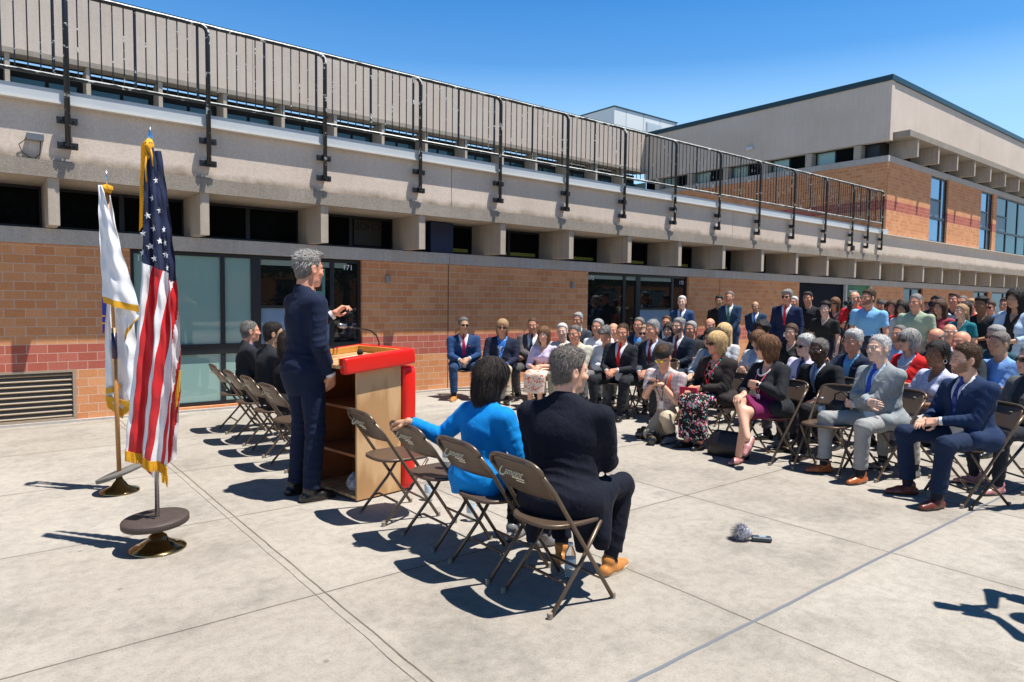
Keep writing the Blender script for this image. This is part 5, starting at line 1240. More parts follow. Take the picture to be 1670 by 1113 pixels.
        handp.append(mesh_sdf(fa, l2, h2, dv, 0.006))
    hcol = HAIR[hair[1]][0] if hair else (0.05, 0.04, 0.03)
    brow = tuple(np.array(sk)*0.35+np.array(hcol)*0.5)
    bcol = None
    if beard: bcol = (HAIR[beard[0]][0] if beard[1] > 0.6 else tuple(np.array(HAIR[beard[0]][0])*0.6+sk*0.4), beard[1])
    lips = (sk[0]*0.85, sk[1]*(0.5 if fem else 0.62), sk[2]*(0.52 if fem else 0.62))
    nB = len(parts[0][0]); nH = len(hV)
    def cols(V):
        c = np.tile(sk, (len(V), 1)); c[nB:nB+nH] = head_cols(headlocal, sk, hcol, bcol, lips, brow); return c
    bo = put_mesh('body', [parts[0], (hVw, hQ)]+handp, SKINM, rt, cols)
    # ---- hair
    if hair and hair[0] != 'none':
        lo_, hi_ = HB.get(hair[0], ((-.105, -.14, -.1), (.105, .125, .16)))
        hp_ = mesh_sdf(lambda p: hair_sdf(p, hair[0]), lo_, hi_, hv*1.05, 0.0)
        if len(hp_[0]):
            V = hp_[0]; N = vnormals(V, hp_[1]); long_ = hair[0] in ('bob', 'long', 'mid', 'pony')
            st = V.copy(); ang = np.arctan2(st[:, 0], st[:, 1]+0.02); amp = {'curly': 0.010, 'afro': 0.012, 'wavy': 0.006, 'mid': 0.004, 'long': 0.005, 'bob': 0.005}.get(hair[0], 0.003)
            nz = wrinkle(V, 90 if hair[0] in ('curly', 'afro') else 55, seed) if not long_ else 0.6*np.sin(ang*13+seed+5*V[:, 2])+0.5*np.sin(ang*31+5*seed-14*V[:, 2])
            V = V + N*(amp*nz)[:, None]
            V = V@HR.T+hc
            put_mesh('hair', [(V, hp_[1])], hairmat(hair[1], *HAIR[hair[1]]), rt)
            if lod < 2:   # loose strands over the hair shell
                rg = np.random.RandomState(seed+3); pick = rg.choice(len(V), 1300 if lod else (2600 if hair[0] != 'mid' else 6500)); Nw = N@HR.T/HS; vv = []; ffs = []; topc = hair[2] if len(hair) > 2 else hair[1]
                for i in pick:
                    p = V[i]; lz = (p-hc)@HR/(HS*HS); dn = nrm(np.array([0.15*lz[0], -0.35 if lz[2] > 0.04 and not long_ else -0.1, -0.5 if long_ or lz[2] < 0.05 else 0.15]) + rg.normal(size=3)*(0.05 if long_ else 0.2)); tdir = HR@dn/HS; tdir = nrm(tdir-Nw[i]*np.dot(tdir, Nw[i])*(0.9 if long_ else 0.8)+Nw[i]*(0.02 if long_ else 0.10))
                    L_ = rg.uniform(0.012, 0.032) if not long_ else rg.uniform(0.03, 0.08)
                    if len(hair) > 2 and lz[2] < 0.035+0.03*rg.normal(): continue
                    sd_ = nrm(np.cross(tdir, Nw[i]))*(0.002 if lod else 0.0012); a = p-Nw[i]*0.002; m_ = p+tdir*L_*0.5+Nw[i]*0.003; e = p+tdir*L_+Nw[i]*rg.uniform(-0.001, 0.004)
                    nn = len(vv); vv += [a-sd_, a+sd_, m_-sd_*0.8, m_+sd_*0.8, e]; ffs += [(nn, nn+1, nn+3, nn+2), (nn+2, nn+3, nn+4)]
                link_mesh('hair_strands', vv, ffs, hairmat(topc, *HAIR[topc]), rt)
    if glass:
        g = glasses(glass, rt); g.matrix_local = Matrix.Translation(tuple(hc)) @ Matrix(HR.tolist()).to_4x4()
    # ---- where cloth folds: elbows, armpits, waist, knees, hips, hems
    crA = []; crL = []
    for nm, sd in (('R', 1), ('L', -1)):
        el, Wp = A[nm][:2]; crA += [(el, Wp-J['sh'+nm], 0.11, 0.05, 0.0032), (J['sh'+nm]*0.6+el*0.4, (el-J['sh'+nm])+V_(0, 0, 0.1), 0.09, 0.075, 0.0028), (el*0.4+Wp*0.6, Wp-el, 0.08, 0.052, 0.0022)]
        crL += [(J['kn'+nm], J['an'+nm]-J['hip'+nm], 0.13, 0.058, 0.003), (J['hip'+nm]+V_(0, 0.06, 0.0), J['kn'+nm]-J['hip'+nm]+V_(-sd*0.15, 0, 0.1), 0.15, 0.06, 0.0036), (J['an'+nm]*0.75+J['kn'+nm]*0.25, J['an'+nm]-J['kn'+nm], 0.11, 0.07, 0.0032)]
        crA += [(tw(sd*0.13, 0.05, 0.12), Uv+0.4*sd*Rv, 0.12, 0.062, 0.0038)]
    crA += [(tw(0, -0.12, 0.10), Uv+0.15*Rv, 0.15, 0.06, 0.004), (tw(0, 0.12, 0.10), Uv+0.5*Rv, 0.10, 0.06, 0.004)]
    # ---- trousers or skirt
    ml = mat_leg or cloth('leg_%03d_%03d_%03d' % tuple(int(999*v) for v in legs), legs)
    hem_z = 0.10
    llo = np.min([J[q] for q in J if q[:2] in ('hi', 'kn', 'an')], 0)-0.17; lhi = np.max([J[q] for q in J if q[:2] in ('hi', 'kn', 'an')], 0)+0.15; llo[2] = 0.0
    if skirt:
        cutl = {'knee': 0.04, 'mid': 0.55, 'maxi': 0.93}[skirt]
        def sk_fn(p):
            d = smin(tors(p, 0.012), s_ell(p, Pv+V_(0, 0.02, -0.01), (0.19*wid, 0.17, 0.11)), 0.03)
            for nm in ('R', 'L'): d = smin(d, s_cap(p, J['hip'+nm], J['kn'+nm], 0.10, 0.075), 0.09)
            if skirt != 'knee':
                mk = (J['knR']+J['knL'])/2; ma = (J['anR']+J['anL'])/2; ma = mk+(ma-mk)*cutl
                q = p.copy(); q[:, 0] = (q[:, 0]-mk[0])*0.55+mk[0]; d = smin(d, s_cap(q, mk+V_(0, -0.01, -0.02), ma, 0.085, 0.10), 0.06)
                for nm in ('R', 'L'): d = smin(d, s_cap(p, J['kn'+nm], J['kn'+nm]*(1-cutl)+J['an'+nm]*cutl, 0.085, 0.085), 0.06)
                d = smax(d, (ma[2]-0.01)-p[:, 2], 0.01)
            d = smax(d, p[:, 2]-(pz+0.20), 0.02)
            if skirt == 'knee': kd = J['knR'][1]+(-0.06); d = smax(d, p[:, 1]-kd, 0.01)
            return d
        put_mesh('skirt', [mesh_sdf(sk_fn, llo, lhi, cv)], ml, rt, noise=0.006, nf=26, seed=seed)
    else:
        def tr(p):
            d = s_ell(p, Pv+V_(0, -0.01, 0.0), (0.175*wid, 0.135+0.02*fat, 0.13))
            if stand: d = smin(d, s_cap(p, Pv+V_(-0.06, 0, 0.1), Pv+V_(0.06, 0, 0.1), 0.122, 0.122), 0.05) if not fem else d; d = smax(d, p[:, 2]-(pz+(0.115 if not fem else 0.0)), 0.006)
            for nm in ('R', 'L'):
                a, b, c = (0.094, 0.072, 0.064) if not fem else (0.09, 0.062, 0.05)
                kk = J['kn'+nm]; aa = J['an'+nm]; d2 = s_cap(p, J['hip'+nm], kk, a, b); d2 = smin(d2, s_cap(p, kk, aa, b, c), 0.03)
                ax_ = nrm(aa-kk); d2 = smax(d2, ((p-(aa-ax_*(0.0 if stand else 0.05)).astype(f32))@ax_.astype(f32)), 0.006); d = smin(d, d2, 0.018 if lod < 2 else 0.022)
            return d
        put_mesh('trousers', [mesh_sdf(tr, llo, lhi, cv)], ml, rt, noise=0.006, nf=24, seed=seed, cr=crL)
    # ---- shoes and socks
    smt = SHOE(shoes, SHOES[shoes]); sole = simple('sole_dark', (0.03, 0.022, 0.018), 0.7) if shoes not in ('white', 'tan') else simple('sole_pale', (0.5, 0.42, 0.3), 0.7)
    for nm, sd in (('R', 1), ('L', -1)):
        a = J['an'+nm]; f_ = nrm(J['toe'+nm]); flat = abs(f_[2]) < 0.3; fl_ = nrm(V_(f_[0], f_[1], 0)) if flat else f_; dn = V_(0, 0, -1) if flat else nrm(np.cross(fl_, V_(1, 0, 0)))
        if not flat and dn[2] > 0 and fl_[1] > 0: dn = -dn
        base = a+dn*0.055
        h_ = base-fl_*0.055; m_ = base+fl_*0.07; t_ = base+fl_*0.155
        wide = 1.0 if not fem else 0.84
        def sh(p):
            d = s_cap(p, h_, m_, 0.036*wide, 0.042*wide); d = smin(d, s_cap(p, m_, t_+dn*0.008, 0.042*wide, 0.028*wide), 0.02)
            if not (fem and shoes in ('pink', 'black') and skirt): d = smin(d, s_cap(p, a-fl_*0.02, base+fl_*0.03, 0.042, 0.038), 0.02)
            return smax(d, ((p-(a+dn*0.078).astype(f32))@dn.astype(f32)), 0.004)
        so_ = put_mesh('shoe', [mesh_sdf(sh, np.minimum(np.minimum(h_, t_), a)-0.06, np.maximum(np.maximum(h_, t_), a)+0.06, dv*1.1)], smt, rt)
        if lod < 2:
            f = MB(); n = 16; rings = []
            sdv = nrm(np.cross(fl_, dn))
            for off in (0.068, 0.084):
                for q in range(n):
                    an_ = 2*math.pi*q/n; L_ = 0.132; cy = math.cos(an_); sx_ = math.sin(an_); pp = base-dn*0.055+dn*off+fl_*(0.052+L_*abs(cy)**0.9*(1 if cy > 0 else -1))+sdv*(0.042*wide*abs(sx_)**0.8*(1 if sx_ > 0 else -1)*(1+0.12*cy)); f.v.append(tuple(pp))
            f.f = [tuple(range(n)), tuple(range(n, 2*n))[::-1]]+[(q, (q+1) % n, n+(q+1) % n, n+q) for q in range(n)]; f.m = [0]*len(f.f); f.build('sole', sole, so_)
        if not skirt: put_mesh('sock', [mesh_sdf(lambda p: s_cap(p, a, J['kn'+nm]*0.35+a*0.65, 0.042, 0.05), np.minimum(a, J['kn'+nm]*0.35+a*0.65)-0.06, np.maximum(a, J['kn'+nm]*0.35+a*0.65)+0.06, cv)], cloth('sock_dark', (0.015, 0.018, 0.03)), rt)
    # ---- upper clothing
    mt = mat_top or cloth('top_%03d_%03d_%03d' % tuple(int(999*v) for v in tc), tc)
    ms = mat_shirt or cloth('shirt_%02d_%02d_%02d' % tuple(int(99*v) for v in shirt), shirt, 0.8, 900, 0.05)
    TRf = TR.astype(f32)
    def tq(p): q = (p-Pf)@TRf; q[:, 2] /= k; return q
    def neckhole(d, p, r, depth=0.0):
        return smax(d, -s_cap(p, neck-Uv*0.03+Fv*0.012, neck+Uv*0.2+Fv*0.02, r, r), 0.008)
    def shirtf(p):
        d = tors(p, 0.012)
        if collar: d = smin(d, s_cap(p, neck-Uv*0.015, neck+Uv*(0.034 if lod else 0.040)+Fv*0.004, 0.064-0.007*fem, 0.061-0.007*fem), 0.008)
        if top not in ('suit', 'blazer', 'cardigan'):
            for nm in ('R', 'L'):
                el, Wp = A[nm][:2]
                if sleeve == 'short':
                    e2 = J['sh'+nm]+(el-J['sh'+nm])*0.72; x_ = nrm(e2-J['sh'+nm]); s2 = s_cap(p, J['sh'+nm], e2, 0.068, 0.064); s2 = smax(s2, (p-e2.astype(f32))@x_.astype(f32), 0.006)
                elif sleeve == 'half':
                    e2 = el+(Wp-el)*0.35; x_ = nrm(e2-el); s2 = smin(s_cap(p, J['sh'+nm], el, 0.064, 0.052), s_cap(p, el, e2, 0.052, 0.048), 0.02); s2 = smax(s2, (p-e2.astype(f32))@x_.astype(f32), 0.006)
                else: s2 = arm(p, nm, 0.064, 0.052, 0.038)
                d = smin(d, s2, 0.03)
        d = neckhole(d, p, (0.058 if collar else 0.066)-0.006*fem)
        q = tq(p)
        if not collar: d = smax(d, -(np.maximum(np.abs(q[:, 0])-0.06*np.clip((q[:, 2]-0.40)/0.12, -1, 1), np.maximum(-q[:, 1], 0.40-q[:, 2]))), 0.006)
        elif tie is None: d = smax(d, -(np.maximum(np.abs(q[:, 0])-0.028*np.clip((q[:, 2]-0.47)/0.08, -1, 1.4), np.maximum(-q[:, 1], 0.45-q[:, 2]))), 0.004)
        lowz = (pz+0.07 if stand and not fem else pz-0.13 if stand else pz-0.02) if top not in ('suit', 'blazer') else pz-0.05
        return smax(d, lowz-p[:, 2], 0.008)
    suit = top in ('suit', 'blazer', 'cardigan')
    put_mesh('shirt' if not fem or suit else 'blouse', [mesh_sdf(shirtf, alo if not suit else np.minimum(neck, Pv)-0.28, ahi if not suit else np.maximum(neck, Pv)+V_(.28, .28, .10), cv if lod else 0.008)], ms, rt, noise=0.0 if suit else 0.006, nf=26, seed=seed+1, cr=crA)
    if suit:
        vz = 0.20 if top == 'suit' else (0.10 if top == 'blazer' else -0.2); vw = 0.075 if top != 'cardigan' else 0.085
        def wv(z): return vw*np.clip((z-vz)/(0.50-vz), -1, 1.15)
        def jk(p):
            d = tors(p, 0.026)
            q = tq(p)
            if stand: d = smin(d, s_ell(q, (0, -0.008, -0.05), (0.185*wid, 0.145+0.02*fat, 0.22)), 0.04)
            else:
                d = smin(d, s_ell(p, Pv+V_(0, -0.02, -0.01), (0.195*wid, 0.165+0.02*fat, 0.15)), 0.04)
                for sd in (-1, 1): d = smin(d, s_cap(p, Pv+V_(sd*0.12*wid, 0.02, 0.0), Pv+V_(sd*0.16*wid, 0.16, 0.02), 0.095, 0.075), 0.04)
                if hem: 
                    for sd in (-1, 1): d = smin(d, s_cap(p, Pv+V_(sd*0.13, -0.06, -0.03), Pv+V_(sd*0.15, -0.07, -hem), 0.06, 0.035), 0.05)
            if tail: d = smin(d, s_cap(p, Pv+V_(0.17, 0.0, -0.02), Pv+V_(0.24, 0.03, -0.30), 0.075, 0.035), 0.05); d = smin(d, s_cap(p, Pv+V_(0.20, 0.10, 0.0), Pv+V_(0.235, 0.02, -0.2), 0.06, 0.05), 0.05)
            for nm in ('R', 'L'):
                el, Wp = A[nm][:2]; w2 = Wp-nrm(Wp-el)*0.018; s2 = smin(s_cap(p, J['sh'+nm]+Uv*0.002, el, 0.069, 0.058), s_cap(p, el, w2, 0.058, 0.043), 0.02)
                if top == 'cardigan' and sleeve == 'half': w2 = el+(Wp-el)*0.6
                x_ = nrm(Wp-el); s2 = smax(s2, np.where(s_cap(p, el, Wp, 0.08, 0.08) < 0, (p-w2.astype(f32))@x_.astype(f32), -1), 0.004) if True else s2
                d = smin(d, s2, 0.042)
            if lod < 2 and top != 'cardigan':   # lapels and collar roll
                lw = 0.052*np.clip((q[:, 2]-vz)/0.18, 0, 1)*np.where(q[:, 2] > 0.415, 0.55, 1.0); e = np.abs(q[:, 0])-wv(q[:, 2])
                d = np.where((e < lw) & (e > -0.01) & (q[:, 1] > 0) & (q[:, 2] < 0.52), d-0.0075, d)
            d = smin(d, s_cap(p, neck-Uv*0.045-Fv*0.008, neck-Uv*0.008-Fv*0.010, 0.086 if not fem else 0.078, 0.070), 0.012)
            d = np.maximum(d, -np.maximum(np.abs(q[:, 0])-wv(q[:, 2]), -q[:, 1]-0.0))
            d = neckhole(d, p, 0.067-0.006*fem)
            if stand: d = smax(d, (pz-0.19)-p[:, 2], 0.006); d = np.maximum(d, -np.maximum(np.abs(q[:, 0])-0.25*np.maximum(0, 0.06-q[:, 2]), -q[:, 1])) if top != 'cardigan' else d
            else:
                d = smax(d, (pz-(0.10 if not hem else hem+0.02))-p[:, 2], 0.01); d = np.maximum(d, -np.maximum(np.abs(q[:, 0])-0.075-0.5*np.maximum(0, 0.02-q[:, 2]), np.maximum(-q[:, 1]+0.06, q[:, 2]-0.10)))
            return d
        l3 = alo.copy(); h3 = ahi.copy(); l3[1] -= 0.10; l3[:1] -= 0.06; h3[:1] += 0.06; h3[1] += 0.04; l3[2] = min(l3[2], pz-(0.22 if not hem else hem+0.05))
        put_mesh({'suit': 'suit_jacket', 'blazer': 'blazer', 'cardigan': 'cardigan'}[top], [mesh_sdf(jk, l3, h3, cv*0.9 if lod else 0.0072)], mt, rt, noise=0.006, nf=22, seed=seed+2, cr=crA)
        for nm in (('R', 'L') if lod < 2 else ()):
            el, Wp = A[nm][:2]; u = nrm(Wp-el)
            if top != 'cardigan':
                f = MB(); f.tube([Wp-u*0.03, Wp-u*0.0], [0.036, 0.035], 14, False); f.tube([Wp-u*0.0, Wp-u*0.03], [0.033, 0.033], 14, False); f.build('shirt_cuff', ms, rt, True)
    if tie:
        tm = tie if not isinstance(tie, tuple) else cloth('tie_%02d_%02d_%02d' % tuple(int(99*v) for v in tie), tie, 0.5, 500, 0.25)
        def tf(p):
            q = tq(p); d = tors(p, 0.016); x_ = q[:, 0]; z_ = q[:, 2]
            w = np.interp(z_, [0.185, 0.19, 0.20, 0.30, 0.468, 0.475, 0.512], [0.0, 0.037, 0.037, 0.033, 0.017, 0.02, 0.026]).astype(f32)
            kn = s_cap(p, neck+Uv*0.004+Fv*0.066, neck-Uv*0.03+Fv*0.072, 0.017, 0.012)
            return np.minimum(kn, smax(smax(np.abs(d)-0.0065, np.abs(x_)-w, 0.002), np.maximum(-q[:, 1], z_-0.515), 0.002))
        l4 = tw(-0.05, 0, 0.03); h4 = tw(0.05, 0.2, 0.60); put_mesh('tie', [mesh_sdf(tf, np.minimum(l4, h4)-0.03, np.maximum(l4, h4)+0.03, 0.0045 if lod == 0 else 0.006 if lod == 1 else 0.008, 0.0)], tm, rt)
    # ---- accessories
    for ex in (extra or []):
        kd = ex[0]
        if kd == 'pocket_square':
            q = tw(-0.085, 0.13, 0.36); f = MB(); f.bbox(-0.024, 0.024, -0.004, 0.004, -0.008, 0.012, 0.002); o = f.build('pocket_square', simple('silk_red', (0.6, 0.01, 0.02), 0.5), rt); o.location = q; o.rotation_euler = (R(-lean), 0, 0)
        if kd == 'badge':
            q = tw(-0.08, 0.145, 0.35); f = MB(); f.bbox(-0.035, 0.035, -0.003, 0.003, -0.015, 0.015, 0.002); o = f.build('name_badge', simple('badge_white', (0.8, 0.8, 0.8), 0.5), rt); o.location = q
        if kd == 'lanyard':
            f = MB(); 
            for sd in (-1, 1): f.tube([tw(sd*0.065, -0.02, 0.54), tw(sd*0.07, 0.07, 0.48), tw(sd*0.045, 0.148+0.03*fem, 0.36), tw(0, 0.155+0.03*fem, 0.20)], 0.005, 5)
            l = f.build('lanyard', ex[1], rt); f = MB(); f.bbox(-0.03, 0.03, -0.003, 0.003, -0.09, 0.0, 0.002); o = f.build('pass_card', simple('badge_white', (0.8, 0.8, 0.8)), l); o.location = tw(0, 0.165+0.03*fem, 0.20)
        if kd == 'necklace':
            f = MB()
            for i in range(19):
                a = -1.25+2.5*i/18; q = tw(0.078*math.sin(a), 0.055+0.075*math.cos(a), 0.50-0.085*math.cos(a)-0.0); f.lathe([(0.001, -0.011), (0.010, -0.005), (0.011, 0.004), (0.001, 0.011)], 7, tuple(q))
            f.build('necklace', ex[1], rt, True)
        if kd == 'watch':
            el, Wp = A[ex[1]][:2]; u = nrm(Wp-el); f = MB(); f.tube([Wp-u*0.028, Wp-u*0.010], [0.031, 0.030], 14, False); w_ = f.build('watch', ex[2], rt, True); f = MB(); f.bbox(-0.016, 0.016, -0.019, 0.019, 0, 0.008, 0.003); o = f.build('watch_face', GLB, w_); o.location = Wp-u*0.02-A[ex[1]][3]*0.032; o.rotation_euler = Vector(-A[ex[1]][3]).to_track_quat('Z', 'Y').to_euler()
        if kd == 'earring':
            for sd in ((-1, 1) if len(ex) < 3 else (ex[2],)):
                q = hc+HR@V_(sd*0.082, -0.004, -0.055); f = MB(); f.tube([tuple(q+V_(0, 0.02*math.cos(a), 0.02*math.sin(a))) for a in [i*0.5236 for i in range(13)]], 0.002, 5, False); f.build('earring', ex[1], rt, True)
        if kd == 'cap':
            def cf(p): d = s_ell(p, (0, -0.012, 0.042), (0.086, 0.106, 0.093)); d = smax(d, 0.018-0.12*p[:, 1]*0-p[:, 2]+0.1*p[:, 1], 0.004); br = s_ell(p, (0, -0.13, 0.012), (0.065, 0.062, 0.008)); return smin(d, br, 0.006)
            V, Q = mesh_sdf(cf, (-.1, -.2, -.02), (.1, .12, .15), 0.006, 0); put_mesh('cap', [(V@HR.T+hc, Q)], ex[1], rt)
        if kd == 'strap':
            f = MB(); f.tube([tw(-0.11, -0.13, 0.25), tw(-0.115, -0.08, 0.46), tw(-0.11, 0.0, 0.515), tw(-0.105, 0.09, 0.46), tw(-0.11, 0.13, 0.30)], 0.015, 6); f.build('camera_strap', ex[1], rt, True)
        if kd == 'beads': pass
        if kd == 'moustache':
            f = MB(); f.tube([(-0.026, 0.088, -0.056), (0, 0.103, -0.047), (0.026, 0.088, -0.056)], [0.004, 0.008, 0.004], 8); o = f.build('moustache', hairmat(ex[1], *HAIR[ex[1]]), rt, True); o.matrix_local = Matrix.Translation(tuple(hc)) @ Matrix(HR.tolist()).to_4x4()
        if kd == 'bun':
            V, Q = mesh_sdf(lambda p: s_ell(p, (0, -0.12, 0.05), (0.035, 0.03, 0.035)), (-.05, -.17, 0), (.05, -.07, .1), 0.006, 0); put_mesh('hair_bun', [(V@HR.T+hc, Q)], hairmat(ex[1], *HAIR[ex[1]]), rt)
        if kd == 'held':      # phone, glasses or notes held in a hand: a thing of its own, placed in world space
            el, Wp, hd = A[ex[1]][:3]; q = Wp+hd*0.10-A[ex[1]][3]*(-0.015); wq = Rz(yaw)@(q*s)+V_(x, y, 0)
            f = MB(); w_, h_, t_ = ex[2]; f.bbox(-w_/2, w_/2, -t_/2, t_/2, -h_/2, h_/2, 0.003); o = f.build(ex[3], ex[4]); o.location = wq; o.rotation_euler = (ex[6], 0, yaw+ex[5]); tag(o, ex[7], ex[8])
    if pose == 'sit' and chair_label: chair(x-math.sin(yaw)*0.03, y+math.cos(yaw)*0.03, yaw, chair_label, 'audience folding chairs')
    return rt
def face(x, y, tx=2.0, ty=5.1): return math.atan2(-(tx-x), ty-y)
# ------------------------------------------------------------------ the speaker and the two people seated in front
NAVY = (0.008, 0.015, 0.042); DNAVY = (0.0045, 0.0065, 0.016); CHAR = (0.018, 0.02, 0.026); MIDB = (0.02, 0.05, 0.13)
WHITE = (0.78, 0.79, 0.82); LBLUE = (0.35, 0.55, 0.78)
person('tall grey-haired man standing in a navy suit, speaking with one hand raised', 2.02, 5.10, R(-84), 'stand', 1.765, hy=4, hp=3, lean=1, hair=('quiff', 'salt', 'white'), skin='ruddy', tie=(0.75, 0.62, 0.2), tc=NAVY, legs=NAVY, shoes='black', lod=0, seed=1, wid=1.02,
       arms={'R': ((0.195, 0.09, 0.89), (0.6, -1, 0), (-0.45, 0.2, -0.9), (-1, 0, 0), 0.3), 'L': ((-0.15, 0.31, 1.31), (-0.7, -0.5, -0.9), (0.05, 0.8, 0.55), (0.5, 0.4, -0.7), [0.12, 0.5, 0.7, 0.85], 0.6)})
person('man seen from behind in a dark navy suit seated on the nearest chair, looking right', 2.45, 2.64, E_+0.42, 'sit', 1.175, hy=-40, hp=4, lean=9, roll=-2, hair=('wavy', 'salt'), skin='fair', tc=DNAVY, legs=DNAVY, shoes='tan', lod=0, seed=2, wid=1.29, fat=0.6, hem=0.26, tail=True,
       mat_shirt=pattern('blue_print', 'dots', [(0.02, 0.04, 0.16), (0.3, 0.4, 0.6)], 120), beard=('salt', 0.25), arms='lap', legpose='tucked', top='blazer')
person('woman seen from behind in a bright blue jacket, her arm resting on the next chair', 2.36, 3.25, E_+0.10, 'sit', 1.075, hy=-20, hp=6, lean=8, fem=1, hair=('mid', 'dark'), skin='tan', tc=(0.0, 0.22, 0.62), legs=(0.01, 0.01, 0.012), shoes='grey', lod=0, seed=3, wid=1.12, top='blazer', shirt=(0.0, 0.25, 0.65), hem=0.12,
       arms={'R': ((0.10, 0.30, 0.66), (0.8, -0.7, -0.5), (-0.6, 0.7, -0.2), (0, -0.3, -1), 0.4), 'L': ((-0.42, -0.24, 0.84), (-0.5, 0.2, -0.8), (-0.9, -0.35, -0.1), (0.2, 0.1, -1), 0.45)}, legpose='mid')
# the men on the far side of the lectern
LG = 'guests seated beyond the speaker'
person('fair man in a dark suit seated nearest the window, facing the lectern', 2.50, 8.12, E_-0.1, 'sit', 1.16, hy=-8, lean=4, hair=('buzz', 'grey'), skin='ruddy', tc=CHAR, shirt=(0.1, 0.3, 0.6), tie=(0.05, 0.15, 0.4), legs=CHAR, lod=1, seed=4, group=LG)
person('dark-haired man in a dark suit seated with his back half turned', 2.47, 7.38, E_+0.1, 'sit', 1.16, hy=-30, lean=8, hair=('short', 'dark'), skin='tan', tc=CHAR, shirt=(0.1, 0.25, 0.5), legs=CHAR, lod=1, seed=5, group=LG, beard=('dark', 0.5))
person('person with dark wavy hair in black, half hidden behind the speaker', 2.45, 6.74, E_, 'sit', 1.10, hy=-20, fem=1, hair=('mid', 'dark'), skin='fair', tc=(0.012, 0.012, 0.014), legs=(0.012, 0.012, 0.014), lod=1, seed=6, group=LG, top='blazer', shirt=(0.02, 0.02, 0.02))

# ------------------------------------------------------------------ seated audience
G1 = 'seated audience'
def aud(label, hx, hyy, zc, turn=0, ht=0, **kw):
    # hx, hyy: head position; body faces the lectern, turned by turn degrees; ht turns the head further
    lean = kw.get('lean', 5); b = face(hx, hyy) + R(turn)
    zc0 = 0.7*math.sin(R(lean))+0.04; x = hx + math.sin(b)*zc0; y = hyy - math.cos(b)*zc0
    ch = kw.pop('ch', None)
    if 'arms' not in kw: kw['arms'] = ['lap', 'mixed', 'knees', 'cross', 'lap'][kw.get('seed', 0) % 5]
    return person(label, x, y, b, 'sit', zc, hy=ht, group=G1, chair_label=ch, **kw)
FC = 'folding chair under '
FLOR = pattern('floral_dress', 'floral', [(0.008, 0.01, 0.012), (0.7, 0.12, 0.25), (0.75, 0.7, 0.66), (0.05, 0.45, 0.42), (0.8, 0.3, 0.1), (0.7, 0.65, 0.6), (0.65, 0.1, 0.35), (0.01, 0.01, 0.01)], 52)
ORNG = pattern('orange_floral', 'floral', [(0.75, 0.6, 0.5), (0.7, 0.16, 0.05), (0.8, 0.7, 0.62), (0.6, 0.1, 0.04)], 34)
BFLO = pattern('blue_floral', 'floral', [(0.02, 0.12, 0.45), (0.6, 0.7, 0.85), (0.03, 0.2, 0.6), (0.3, 0.5, 0.8)], 40)
PLAID = pattern('pale_plaid', 'plaid', [(0.58, 0.56, 0.58), (0.5, 0.18, 0.12)], 22)
DOTT = pattern('navy_dot_tie', 'dots', [(0.015, 0.03, 0.2), (0.3, 0.4, 0.7)], 110); LILDOT = pattern('white_blue_dots', 'dots', [(0.62, 0.64, 0.82), (0.1, 0.15, 0.55)], 60)
STRT = pattern('striped_tie', 'stripe', [(0.05, 0.08, 0.15), (0.35, 0.45, 0.6)], 60); BURG = pattern('burgundy_tie', 'dots', [(0.10, 0.012, 0.02), (0.3, 0.1, 0.1)], 90)
SHEER = cloth('sheer_black', (0.03, 0.024, 0.024)); ORB = simple('strap_orange', (0.75, 0.08, 0.01), 0.6)
GLD = simple('gold_metal', (0.6, 0.4, 0.12), 0.3, 1.0); WBD = simple('white_beads', (0.75, 0.74, 0.7), 0.35)
PHN = simple('phone_black', (0.012, 0.012, 0.014), 0.15, 0.1, 0.7); REDL = simple('lanyard_red', (0.6, 0.02, 0.03), 0.6); REDP = simple('purse_red', (0.55, 0.01, 0.05), 0.45)
